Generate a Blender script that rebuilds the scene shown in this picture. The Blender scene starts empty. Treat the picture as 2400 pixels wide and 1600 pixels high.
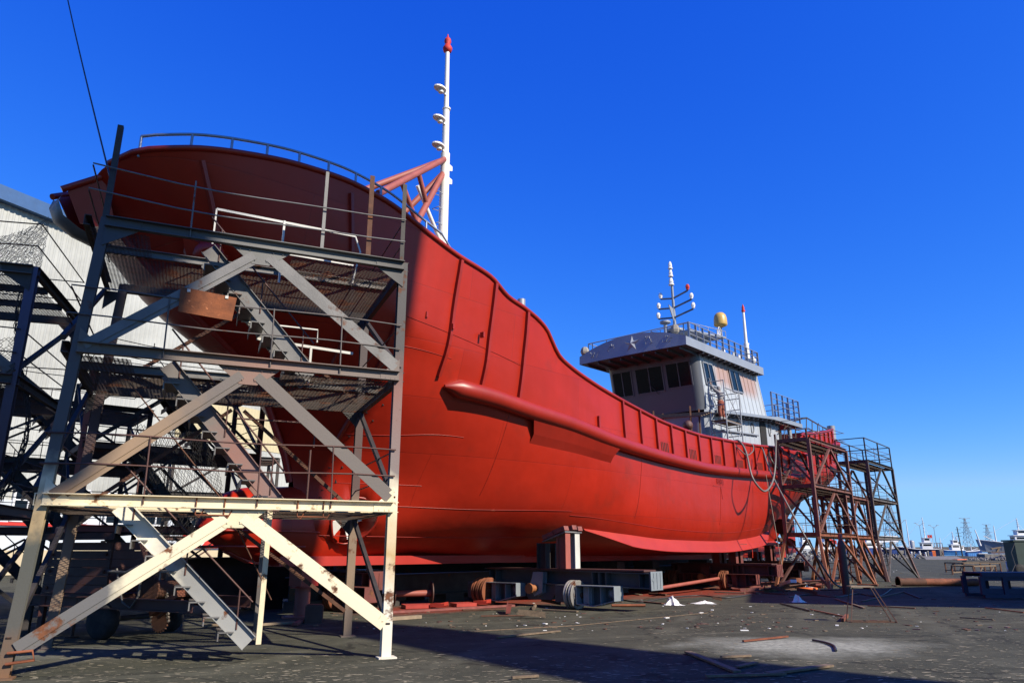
import bpy, math, random
import numpy as np
from mathutils import Vector as V, Matrix, Quaternion
random.seed(7)
SC = bpy.context.scene
COL = SC.collection
R = math.radians

# ------------------------------------------------------------------ camera
FP, HZ, CH = 1700.0, 490.0, 1.7            # focal length in photo pixels, horizon drop, eye height
TH = math.atan(HZ / FP)
cam = bpy.data.cameras.new("camera")
cam.sensor_width = 36.0
cam.lens = FP / 2400 * 36
cam.clip_start = 0.1
cam.clip_end = 6000
cam_o = bpy.data.objects.new("camera", cam)
cam_o.location = (0, 0, CH)
cam_o.rotation_euler = (math.pi / 2 + TH, 0, 0)
COL.objects.link(cam_o)
SC.camera = cam_o

# ------------------------------------------------------------------ sky and sun
SUN_EL, SUN_AZ = R(36), math.atan2(0.80, -0.60)
W = bpy.data.worlds.new("World")
SC.world = W
W.use_nodes = True
wn = W.node_tree
bg = wn.nodes["Background"]
sky = wn.nodes.new("ShaderNodeTexSky")
sky.sky_type = 'NISHITA'
sky.sun_disc = False
sky.sun_elevation = SUN_EL
sky.sun_rotation = SUN_AZ
sky.altitude = 0
sky.air_density = 1.0
sky.dust_density = 0.0
sky.ozone_density = 2.0
# the photograph's deep, polarised sky: one contrast curve per channel on the sky's own radiance
sep = wn.nodes.new("ShaderNodeSeparateColor"); cmb = wn.nodes.new("ShaderNodeCombineColor")
wn.links.new(sky.outputs[0], sep.inputs[0])
for ch, (mul, k, p, mx) in enumerate(((.05, 62.0, 2.0, 3.1), (.086, 13.7, 1.20, 6.3), (.175, 11.0, .47, 10.3))):
    m1 = wn.nodes.new("ShaderNodeMath"); m1.operation = 'MULTIPLY'; m1.inputs[1].default_value = mul; wn.links.new(sep.outputs[ch], m1.inputs[0])
    m2 = wn.nodes.new("ShaderNodeMath"); m2.operation = 'POWER'; m2.inputs[1].default_value = p; wn.links.new(m1.outputs[0], m2.inputs[0])
    m4 = wn.nodes.new("ShaderNodeMath"); m4.operation = 'MULTIPLY'; m4.inputs[1].default_value = k; wn.links.new(m2.outputs[0], m4.inputs[0])
    m5 = wn.nodes.new("ShaderNodeMath"); m5.operation = 'MINIMUM'; m5.inputs[1].default_value = mx; wn.links.new(m4.outputs[0], m5.inputs[0])
    wn.links.new(m5.outputs[0], cmb.inputs[ch])
wn.links.new(cmb.outputs[0], bg.inputs[0])
bg.inputs[1].default_value = 0.06
sl = bpy.data.lights.new("sun", 'SUN')
sl.energy = 5.0
sl.angle = R(0.55)
sl.color = (1.0, 0.91, 0.76)
so = bpy.data.objects.new("sun", sl)
LD = V((math.sin(SUN_AZ) * math.cos(SUN_EL), math.cos(SUN_AZ) * math.cos(SUN_EL), math.sin(SUN_EL)))
so.rotation_euler = LD.to_track_quat('Z', 'Y').to_euler()
so.location = (30, -30, 40)
COL.objects.link(so)
SC.view_settings.view_transform = 'Standard'
SC.view_settings.look = 'None'
SC.view_settings.exposure = 0.75
SC.view_settings.gamma = 1.0
SC.cycles.max_bounces = 6
SC.cycles.transparent_max_bounces = 8

# ------------------------------------------------------------------ helpers
_c, _s = math.cos(TH), math.sin(TH)
def ray(u, v):
    x = (u - 1200) / FP; y = (800 - v) / FP
    return V((x, _c - _s * y, _s + _c * y))
def gp(u, v, z=0.0):
    d = ray(u, v); return V((0, 0, CH)) + d * ((z - CH) / d.z)
def gd(u, v, y):
    d = ray(u, v); return V((0, 0, CH)) + d * (y / d.y)

ORG = {}
def nrm(v):
    return v.normalized() if v.length > 1e-9 else V((0, 0, 1))
def frame(d, up=V((0, 0, 1))):
    d = nrm(d); up = V(up)
    if abs(d.dot(nrm(up))) > 0.985:
        up = V((1, 0, 0)) if abs(d.x) < 0.9 else V((0, 1, 0))
    s = nrm(d.cross(up)); return s, nrm(s.cross(d))

class MB:
    def __init__(s):
        s.v, s.f, s.sm, s.mi, s.m = [], [], [], [], 0
    def add(s, vs, fs, smooth=False):
        o = len(s.v); s.v += [V(p) for p in vs]
        for f in fs:
            s.f.append([i + o for i in f]); s.sm.append(smooth); s.mi.append(s.m)
        return s
    def box(s, c, size, X=(1, 0, 0), Y=(0, 1, 0), Z=(0, 0, 1)):
        c = V(c); X, Y, Z = V(X) * size[0] / 2, V(Y) * size[1] / 2, V(Z) * size[2] / 2
        vs = [c + X * i + Y * j + Z * k for k in (-1, 1) for j in (-1, 1) for i in (-1, 1)]
        return s.add(vs, [(0, 2, 3, 1), (4, 5, 7, 6), (0, 1, 5, 4), (2, 6, 7, 3), (0, 4, 6, 2), (1, 3, 7, 5)])
    def bar(s, p0, p1, w, h=None, up=(0, 0, 1)):
        h = w if h is None else h
        return s.prof(p0, p1, [(-w / 2, -h / 2), (w / 2, -h / 2), (w / 2, h / 2), (-w / 2, h / 2)], up)
    def prof(s, p0, p1, poly, up=(0, 0, 1), smooth=False):
        p0, p1 = V(p0), V(p1); a, b = frame(p1 - p0, up); n = len(poly)
        vs = [p0 + a * x + b * y for x, y in poly] + [p1 + a * x + b * y for x, y in poly]
        fs = [(i, (i + 1) % n, n + (i + 1) % n, n + i) for i in range(n)]
        s.add(vs, fs, smooth)
        s.add(vs[:n], [tuple(range(n - 1, -1, -1))]); s.add(vs[n:], [tuple(range(n))])
        return s
    def chan(s, p0, p1, w, h, t=0.012, up=(0, 0, 1), flip=1):   # C channel, web on -side
        w *= flip; t2 = t * flip
        poly = [(0, -h / 2), (w, -h / 2), (w, -h / 2 + t), (t2, -h / 2 + t), (t2, h / 2 - t), (w, h / 2 - t), (w, h / 2), (0, h / 2)]
        if flip < 0: poly = poly[::-1]
        return s.prof(p0, p1, poly, up)
    def angle(s, p0, p1, w, t=0.01, up=(0, 0, 1), fx=1, fy=1):
        poly = [(0, 0), (w * fx, 0), (w * fx, t * fy), (t * fx, t * fy), (t * fx, w * fy), (0, w * fy)]
        if fx * fy < 0: poly = poly[::-1]
        return s.prof(p0, p1, poly, up)
    def ibeam(s, p0, p1, w, h, t=0.02, up=(0, 0, 1)):
        poly = [(-w/2, -h/2), (w/2, -h/2), (w/2, -h/2+t), (t/2, -h/2+t), (t/2, h/2-t), (w/2, h/2-t), (w/2, h/2), (-w/2, h/2), (-w/2, h/2-t), (-t/2, h/2-t), (-t/2, -h/2+t), (-w/2, -h/2+t)]
        return s.prof(p0, p1, poly, up)
    def tube(s, p0, p1, r, n=8, r2=None, caps=True):
        p0, p1 = V(p0), V(p1); a, b = frame(p1 - p0); r2 = r if r2 is None else r2
        cs = [(math.cos(2 * math.pi * i / n), math.sin(2 * math.pi * i / n)) for i in range(n)]
        vs = [p0 + (a * x + b * y) * r for x, y in cs] + [p1 + (a * x + b * y) * r2 for x, y in cs]
        s.add(vs, [(i, (i + 1) % n, n + (i + 1) % n, n + i) for i in range(n)], True)
        if caps:
            s.add(vs[:n], [tuple(range(n - 1, -1, -1))]); s.add(vs[n:], [tuple(range(n))])
        return s
    def path(s, pts, r, n=6, caps=True):
        pts = [V(p) for p in pts]; m = len(pts); vs = []; a = None
        for i, p in enumerate(pts):
            d = nrm(pts[min(i + 1, m - 1)] - pts[max(i - 1, 0)])
            if a is None: a, b = frame(d)
            else:
                a = nrm(a - d * a.dot(d)); b = a.cross(d) * -1
                b = nrm(d.cross(a)) * -1
            rr = r[i] if isinstance(r, (list, tuple)) else r
            for k in range(n):
                t = 2 * math.pi * k / n
                vs.append(p + (a * math.cos(t) + b * math.sin(t)) * rr)
        fs = [(i * n + k, i * n + (k + 1) % n, (i + 1) * n + (k + 1) % n, (i + 1) * n + k) for i in range(m - 1) for k in range(n)]
        s.add(vs, fs, True)
        if caps:
            s.add(vs[:n], [tuple(range(n - 1, -1, -1))]); s.add(vs[-n:], [tuple(range(n))])
        return s
    def plate(s, pts, t, nor=None):
        pts = [V(p) for p in pts]; n = len(pts)
        nn = nrm((pts[1] - pts[0]).cross(pts[2] - pts[0])) if nor is None else nrm(V(nor))
        vs = [p + nn * t / 2 for p in pts] + [p - nn * t / 2 for p in pts]
        fs = [tuple(range(n)), tuple(range(2 * n - 1, n - 1, -1))] + [(i, n + i, n + (i + 1) % n, (i + 1) % n) for i in range(n)]
        return s.add(vs, fs)
    def lathe(s, c, ax, prof, n=16, smooth=True):
        c = V(c); ax = nrm(V(ax)); a, b = frame(ax); vs = []; m = len(prof)
        for r, h in prof:
            for k in range(n):
                t = 2 * math.pi * k / n
                vs.append(c + ax * h + (a * math.cos(t) + b * math.sin(t)) * max(r, 1e-4))
        fs = [(i * n + k, i * n + (k + 1) % n, (i + 1) * n + (k + 1) % n, (i + 1) * n + k) for i in range(m - 1) for k in range(n)]
        s.add(vs, fs, smooth)
        s.add(vs[:n], [tuple(range(n - 1, -1, -1))]); s.add(vs[-n:], [tuple(range(n))])
        return s
    def grid(s, P, smooth=True, close=False):
        r, c = len(P), len(P[0]); vs = [p for row in P for p in row]
        fs = []
        for i in range(r - 1):
            for j in range(c if close else c - 1):
                j2 = (j + 1) % c
                fs.append((i * c + j, i * c + j2, (i + 1) * c + j2, (i + 1) * c + j))
        return s.add(vs, fs, smooth)
    def mesh(s, x0, x1, y0, y1, z, step=0.1, w=0.014, t=0.01, P=None):
        """expanded metal: two families of thin diagonal strips"""
        P = P or (lambda x, y: V((x, y, z)))
        L, D = x1 - x0, y1 - y0
        sl = 0.55
        k = -D / sl
        while k < L:
            for sg in (1, -1):
                xa, xb = k, k + D / sl
                ya, yb = (0, D) if sg > 0 else (D, 0)
                a, b = (xa, ya), (xb, yb)
                if a[0] < 0: a = (0, a[1] + (b[1] - a[1]) * (-a[0]) / (b[0] - a[0]))
                if b[0] > L: b = (L, a[1] + (b[1] - a[1]) * (L - a[0]) / (b[0] - a[0]))
                if b[0] - a[0] > 0.02: s.bar(P(x0 + a[0], y0 + a[1]), P(x0 + b[0], y0 + b[1]), w, t)
            k += step
        return s
    def build(s, name, mat, parent=None, org=None, clean=True):
        me = bpy.data.meshes.new(name)
        o0 = ORG.get(parent.name, V((0, 0, 0))) if parent is not None else (V(org) if org is not None else V((0, 0, 0)))
        me.from_pydata([tuple(p - o0) for p in s.v], [], s.f)
        ms = mat if isinstance(mat, (list, tuple)) else [mat]
        for m in ms: me.materials.append(m)
        me.polygons.foreach_set('use_smooth', s.sm)
        me.polygons.foreach_set('material_index', s.mi)
        me.update()
        ob = bpy.data.objects.new(name, me); COL.objects.link(ob)
        if parent is not None: ob.parent = parent
        else: ob.location = o0
        ORG[ob.name] = o0
        return ob

def tag(o, label=None, cat=None, group=None, kind=None):
    if label: o['label'] = label
    if cat: o['category'] = cat
    if group: o['group'] = group
    if kind: o['kind'] = kind
    return o
def thing(name, loc, label, cat, group=None, local=False, rz=0.0):
    o = bpy.data.objects.new(name, None); COL.objects.link(o)
    o.empty_display_size = 0.2
    o.location = loc; o.rotation_euler = (0, 0, rz)
    ORG[o.name] = V((0, 0, 0)) if local else V(loc)
    return tag(o, label, cat, group)
def kids(o): return [c for c in bpy.data.objects if c.parent == o]
def dup(o, loc=None, rz=None, label=None, parent=None):
    c = o.copy(); COL.objects.link(c); c.parent = parent
    ORG[c.name] = ORG.get(o.name, V((0, 0, 0)))
    for ch in kids(o): dup(ch, parent=c)
    if loc is not None: c.location = loc
    if rz is not None: c.rotation_euler[2] = rz
    if label: c['label'] = label
    return c

def text_mesh(name, body, size, mat, mtx, parent, extrude=.01, align='LEFT'):
    cu = bpy.data.curves.new('t', 'FONT'); cu.body = body; cu.size = size; cu.extrude = extrude; cu.align_x = align
    t = bpy.data.objects.new('t', cu); COL.objects.link(t)
    dg = bpy.context.evaluated_depsgraph_get()
    me = bpy.data.meshes.new_from_object(t.evaluated_get(dg), depsgraph=dg); me.name = name
    bpy.data.objects.remove(t); bpy.data.curves.remove(cu)
    me.materials.clear(); me.materials.append(mat)
    o = bpy.data.objects.new(name, me); COL.objects.link(o); o.parent = parent; o.matrix_local = mtx
    return o
def m3(x, y, z, loc): return Matrix.Translation(V(loc)) @ Matrix((V(x), V(y), V(z))).transposed().to_4x4()

# ------------------------------------------------------------------ materials
def mat(name, col, rough=0.6, metal=0.0, var=0.25, vs=2.0, bump=0.0, bs=40.0, rust=0.0, rs=2.0, rcol=(0.16, 0.055, 0.02), spec=0.5, coat=0.0, dirt=0.0, dcol=(0.06, 0.05, 0.04), ds=0.7, stretch=None):
    kk = lambda c: [q * (.52 + .32 * min(1, max(0, (max(c) - .42) / .3))) for q in c]
    if col != (1, 1, 1): col = kk(col)
    rcol, dcol = kk(rcol), kk(dcol)
    m = bpy.data.materials.new(name); m.use_nodes = True
    nt = m.node_tree; N = nt.nodes; L = nt.links
    b = N["Principled BSDF"]
    tc = N.new("ShaderNodeTexCoord"); co = tc.outputs['Object']
    if stretch:
        mp = N.new("ShaderNodeMapping"); mp.inputs['Scale'].default_value = stretch
        L.new(co, mp.inputs[0]); co = mp.outputs[0]
    def noise(sc, det=6, ro=0.6, off=0):
        n = N.new("ShaderNodeTexNoise"); n.inputs['Scale'].default_value = sc; n.inputs['Detail'].default_value = det; n.inputs['Roughness'].default_value = ro
        if off:
            a = N.new("ShaderNodeVectorMath"); a.operation = 'ADD'; a.inputs[1].default_value = (off, off * 1.7, off * .6); L.new(co, a.inputs[0]); L.new(a.outputs[0], n.inputs['Vector'])
        else: L.new(co, n.inputs['Vector'])
        return n.outputs[0]
    def ramp(fac, p0, p1, c0=(0, 0, 0, 1), c1=(1, 1, 1, 1)):
        r = N.new("ShaderNodeValToRGB"); r.color_ramp.elements[0].position = p0; r.color_ramp.elements[1].position = p1
        r.color_ramp.elements[0].color = c0; r.color_ramp.elements[1].color = c1; L.new(fac, r.inputs[0]); return r.outputs[0]
    def mix(f, a, c):
        x = N.new("ShaderNodeMix"); x.data_type = 'RGBA'
        if hasattr(f, 'links'): L.new(f, x.inputs[0])
        else: x.inputs[0].default_value = f
        for i, q in ((6, a), (7, c)):
            if hasattr(q, 'links'): L.new(q, x.inputs[i])
            else: x.inputs[i].default_value = (*q[:3], 1)
        return x.outputs[2]
    lo = [c * (1 - var) for c in col]; hi = [min(1, c * (1 + var)) for c in col]
    c = mix(ramp(noise(vs), .3, .7), lo, hi)
    if dirt: c = mix(ramp(noise(ds, 8, .7, 5.3), .62 - dirt * .4, .8), c, dcol)
    rgh = rough
    if rust:
        f = ramp(noise(rs, 9, .68, 11.1), .72 - .45 * rust, .78 - .43 * rust)
        rc = mix(ramp(noise(9, 5, .6, 3), .35, .65), [q * .55 for q in rcol], [min(1, q * 1.7) for q in rcol])
        c = mix(f, c, rc)
        rr = N.new("ShaderNodeMapRange"); L.new(f, rr.inputs[0]); rr.inputs[3].default_value = rough; rr.inputs[4].default_value = .9
        L.new(rr.outputs[0], b.inputs['Roughness'])
    else:
        rr = N.new("ShaderNodeMapRange"); L.new(noise(vs * 2.3, 4, .6, 2), rr.inputs[0]); rr.inputs[3].default_value = rough * .85; rr.inputs[4].default_value = min(1, rough * 1.15)
        L.new(rr.outputs[0], b.inputs['Roughness'])
    L.new(c, b.inputs['Base Color'])
    b.inputs['Metallic'].default_value = metal
    b.inputs['Specular IOR Level'].default_value = spec
    b.inputs['Coat Weight'].default_value = coat
    if bump:
        bp = N.new("ShaderNodeBump"); bp.inputs['Strength'].default_value = bump; bp.inputs['Distance'].default_value = .02
        L.new(noise(bs, 6, .6, 1), bp.inputs['Height']); L.new(bp.outputs[0], b.inputs['Normal'])
    m['b'] = 1
    return m
def zpaint_shade(name, stops, rough=.65, rust=.25, rs=2.2, axis=2):
    """bands of paint colour and painted-in shade along one axis: stops = [(z, colour)...]"""
    m = mat(name, (1, 1, 1), rough, var=.0, rust=rust, rs=rs, bump=.15)
    nt = m.node_tree; N = nt.nodes; L = nt.links
    tc = N.new("ShaderNodeTexCoord"); sp = N.new("ShaderNodeSeparateXYZ"); L.new(tc.outputs['Object'], sp.inputs[0])
    n = N.new("ShaderNodeTexNoise"); n.inputs['Scale'].default_value = 3; n.inputs['Detail'].default_value = 6
    L.new(tc.outputs['Object'], n.inputs['Vector'])
    ad = N.new("ShaderNodeMath"); ad.operation = 'MULTIPLY_ADD'; L.new(n.outputs[0], ad.inputs[0]); ad.inputs[1].default_value = .9; L.new(sp.outputs[axis], ad.inputs[2])
    mr = N.new("ShaderNodeMapRange"); L.new(ad.outputs[0], mr.inputs[0]); mr.inputs[1].default_value = .45; mr.inputs[2].default_value = 10.45
    r = N.new("ShaderNodeValToRGB"); L.new(mr.outputs[0], r.inputs[0])
    el = r.color_ramp.elements
    while len(el) < len(stops): el.new(.5)
    for e, (z, c) in zip(el, stops): e.position = z / 10; e.color = (*[q * (.52 + .32 * min(1, max(0, (max(c) - .42) / .3))) for q in c], 1)
    for l in list(nt.links):
        if l.to_node.type == 'MIX' and l.from_node.type == 'MIX' and l.to_socket == l.to_node.inputs[6]:
            pass
    mixes = [x for x in N if x.type == 'MIX']
    first = mixes[0]
    for i in (6, 7): L.new(r.outputs[0], first.inputs[i])
    return m
M = {}
M['hull'] = mat('red_hull_paint', (0.52, 0.024, 0.007), .38, var=.10, vs=.5, bump=.05, bs=6, spec=.36, dirt=.12, dcol=(.34, .035, .018), ds=.5)
def plating(m):
    nt = m.node_tree; N = nt.nodes; L = nt.links; b = N["Principled BSDF"]
    tc = N.new("ShaderNodeTexCoord"); sp = N.new("ShaderNodeSeparateXYZ"); L.new(tc.outputs['Object'], sp.inputs[0])
    cb = N.new("ShaderNodeCombineXYZ"); L.new(sp.outputs[0], cb.inputs[0]); L.new(sp.outputs[2], cb.inputs[1])
    br = N.new("ShaderNodeTexBrick"); br.offset = .37; br.inputs['Scale'].default_value = 1; br.inputs['Brick Width'].default_value = 5.2; br.inputs['Row Height'].default_value = 1.45; br.inputs['Mortar Size'].default_value = .012; br.inputs['Mortar Smooth'].default_value = .6
    br.inputs['Color1'].default_value = (.86, .86, .86, 1); br.inputs['Color2'].default_value = (1, 1, 1, 1); br.inputs['Mortar'].default_value = (.6, .6, .6, 1); L.new(cb.outputs[0], br.inputs[0])
    src = b.inputs['Base Color'].links[0].from_socket
    mp = N.new("ShaderNodeMapping"); mp.inputs['Scale'].default_value = (1.6, 1.6, .10); L.new(tc.outputs['Object'], mp.inputs[0])
    n = N.new("ShaderNodeTexNoise"); n.inputs['Scale'].default_value = 1.5; n.inputs['Detail'].default_value = 7; L.new(mp.outputs[0], n.inputs['Vector'])
    r = N.new("ShaderNodeValToRGB"); r.color_ramp.elements[0].position = .3; r.color_ramp.elements[0].color = (.88, .88, .88, 1); r.color_ramp.elements[1].position = .7; L.new(n.outputs[0], r.inputs[0])
    m1 = N.new("ShaderNodeMix"); m1.data_type = 'RGBA'; m1.blend_type = 'MULTIPLY'; m1.inputs[0].default_value = .8; L.new(src, m1.inputs[6]); L.new(br.outputs['Color'], m1.inputs[7])
    m2 = N.new("ShaderNodeMix"); m2.data_type = 'RGBA'; m2.blend_type = 'MULTIPLY'; m2.inputs[0].default_value = .9; L.new(m1.outputs[2], m2.inputs[6]); L.new(r.outputs[0], m2.inputs[7])
    L.new(m2.outputs[2], b.inputs['Base Color'])
    n2 = N.new("ShaderNodeTexNoise"); n2.inputs['Scale'].default_value = 1.3; n2.inputs['Detail'].default_value = 2; L.new(tc.outputs['Object'], n2.inputs['Vector'])
    ad = N.new("ShaderNodeMath"); ad.operation = 'MULTIPLY_ADD'; L.new(br.outputs['Fac'], ad.inputs[0]); ad.inputs[1].default_value = -.12; L.new(n2.outputs[0], ad.inputs[2])
    bp = N.new("ShaderNodeBump"); bp.inputs['Strength'].default_value = .35; bp.inputs['Distance'].default_value = .05; L.new(ad.outputs[0], bp.inputs['Height']); L.new(bp.outputs[0], b.inputs['Normal'])
plating(M['hull'])
M['hull_dark'] = mat('red_trim_paint', (0.44, 0.025, 0.011), .4, var=.12, vs=1.2, spec=.45)
M['keelred'] = mat('bright_red_primer', (0.50, 0.028, 0.014), .5, var=.1, vs=1.2)
M['salmon'] = mat('salmon_primer', (0.46, 0.12, 0.085), .6, var=.15, vs=2, rust=.12)
M['white'] = mat('white_mast_paint', (0.78, 0.76, 0.70), .45, var=.06, vs=2, rust=.08, rs=1.4)
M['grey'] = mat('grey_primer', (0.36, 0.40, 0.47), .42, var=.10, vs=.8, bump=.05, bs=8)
M['greydk'] = mat('grey_primer_shaded', (0.125, 0.135, 0.165), .42, var=.12, vs=.8, bump=.05, bs=8)  # darker copy of the grey primer: shade of front and soffit put into the colour
M['rail'] = mat('galvanised_rail', (0.42, 0.44, 0.48), .45, metal=.3, var=.12, vs=4)
M['railblue'] = mat('blue_grey_rail', (0.36, 0.42, 0.55), .35, metal=.3, var=.12, vs=4)
M['glass'] = mat('wheelhouse_glass', (0.008, 0.011, 0.016), .12, var=.1, spec=.35)
M['black'] = mat('black_opening', (0.012, 0.011, 0.01), .8, var=.2)
M['rubber'] = mat('tyre_rubber', (0.03, 0.029, 0.028), .85, var=.3, vs=5, bump=.3, dirt=.5, dcol=(.1, .085, .07), ds=3)
M['rust'] = mat('rusty_steel', (0.15, 0.06, 0.03), .85, var=.45, vs=4, bump=.3, rust=.3, rs=3, rcol=(.22, .075, .025))
M['rustorange'] = mat('orange_rust_steel', (0.30, 0.085, 0.03), .8, var=.4, vs=3, bump=.3, rust=.35, rs=3, rcol=(.14, .05, .025))
M['rustsheet'] = mat('rusty_sheet', (0.30, 0.085, 0.022), .85, var=.35, vs=6, bump=.3, rust=.25, rs=7, rcol=(.5, .18, .07))
M['darksteel'] = mat('dark_steel', (0.055, 0.045, 0.04), .7, var=.4, vs=3, bump=.2, rust=.22, rs=2)
M['brown'] = mat('brown_primer', (0.13, 0.05, 0.036), .6, var=.25, vs=2, bump=.15, rust=.2, rs=2.5)
M['scafdark'] = mat('scaffold_grey_brown', (0.16, 0.135, 0.12), .6, var=.35, vs=2.4, bump=.15, rust=.28, rs=1.6)
M['scafgrey'] = mat('scaffold_grey_paint', (0.22, 0.21, 0.20), .5, var=.3, vs=2.0, bump=.12, rust=.26, rs=1.5)
M['cream'] = mat('cream_paint_chipped', (0.72, 0.61, 0.40), .5, var=.14, vs=2.2, bump=.12, rust=.30, rs=2.2, rcol=(.22, .085, .025))
M['whitepl'] = mat('pale_grey_paint', (0.62, 0.60, 0.54), .45, var=.18, vs=1.2, bump=.1, rust=.14, rs=1.6, rcol=(.22, .10, .04))
M['mesh'] = mat('expanded_metal', (0.10, 0.07, 0.05), .75, var=.4, vs=3, rust=.4, rs=2)
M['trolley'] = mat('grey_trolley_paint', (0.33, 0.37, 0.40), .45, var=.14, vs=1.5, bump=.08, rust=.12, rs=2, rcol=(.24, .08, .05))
M['trolleydk'] = mat('shaded_trolley_web', (0.10, 0.11, 0.12), .5, var=.25, vs=1.5, bump=.08, rust=.15, rs=2, rcol=(.2, .07, .05))  # darker copy of the trolley grey: shade on the beam side put into the colour
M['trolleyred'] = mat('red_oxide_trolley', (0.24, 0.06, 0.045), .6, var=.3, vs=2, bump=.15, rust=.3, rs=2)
M['wood'] = mat('weathered_timber', (0.26, 0.18, 0.11), .8, var=.35, vs=4, bump=.3, stretch=(3, 3, 3))
M['woodred'] = mat('red_stained_timber', (0.34, 0.10, 0.08), .8, var=.3, vs=4, bump=.3)
M['woodpale'] = mat('pale_timber', (0.42, 0.31, 0.20), .8, var=.25, vs=5, bump=.3)
M['redgrate'] = mat('red_grating', (0.50, 0.05, 0.03), .5, var=.15, vs=4)
M['cloth'] = mat('white_cloth', (0.8, 0.79, 0.76), .9, var=.06, vs=6)
M['concrete'] = mat('pale_concrete', (0.42, 0.39, 0.34), .9, var=.2, vs=4, bump=.3)
M['blue'] = mat('blue_paint', (0.02, 0.08, 0.36), .5, var=.2, vs=1)
M['bluelt'] = mat('light_blue_paint', (0.06, 0.25, 0.62), .5, var=.2, vs=1)
M['navy'] = mat('navy_hull', (0.012, 0.03, 0.12), .5, var=.2, vs=1)
M['bluedk'] = mat('blue_crate_paint', (0.03, 0.04, 0.10), .7, var=.2, vs=2)
M['red'] = mat('red_flag', (0.62, 0.03, 0.02), .7, var=.1)
M['yellow'] = mat('yellow_dome', (0.62, 0.40, 0.10), .4, var=.08, vs=3)
M['offwhite'] = mat('off_white_paint', (0.72, 0.73, 0.74), .5, var=.08, vs=.7)
M['galv'] = mat('pylon_steel', (0.30, 0.34, 0.40), .7, var=.1)
M['rope'] = mat('net_twine', (0.36, 0.30, 0.24), .9, var=.3, vs=6)
M['ropedk'] = mat('dark_net_twine', (0.05, 0.045, 0.04), .9, var=.3, vs=6)
M['hose'] = mat('grey_hose', (0.22, 0.20, 0.18), .5, var=.15, vs=4)
M['hosedk'] = mat('dark_hose', (0.06, 0.055, 0.05), .5, var=.2, vs=4)
M['wire'] = mat('wire_rope', (0.06, 0.055, 0.05), .6, var=.2)
M['skin'] = mat('skin', (0.45, 0.26, 0.18), .6, var=.08)
M['jacket'] = mat('grey_hooded_jacket', (0.36, 0.35, 0.37), .9, var=.2, vs=6, bump=.3, bs=12)
M['trouser'] = mat('orange_red_overalls', (0.34, 0.085, 0.05), .9, var=.4, vs=7, bump=.4, bs=12, rust=.25, rs=5, rcol=(.34, .30, .27))
M['bootg'] = mat('pale_grey_boots', (0.5, 0.48, 0.46), .9, var=.2)
M['stone'] = mat('rubble_stone', (0.26, 0.24, 0.22), .9, var=.35, vs=2, bump=.4)
M['orange'] = mat('orange_life_ring', (0.75, 0.16, 0.03), .6, var=.1)
M['amber'] = mat('rust_cap', (0.45, 0.16, 0.05), .7, var=.3, vs=4)
M['chip'] = mat('pale_wood_flakes', (0.42, 0.37, 0.25), .9, var=.3, vs=1)
M['crane'] = mat('crane_steel_paint', (0.3, 0.22, 0.05), .6, var=.1)
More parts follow.
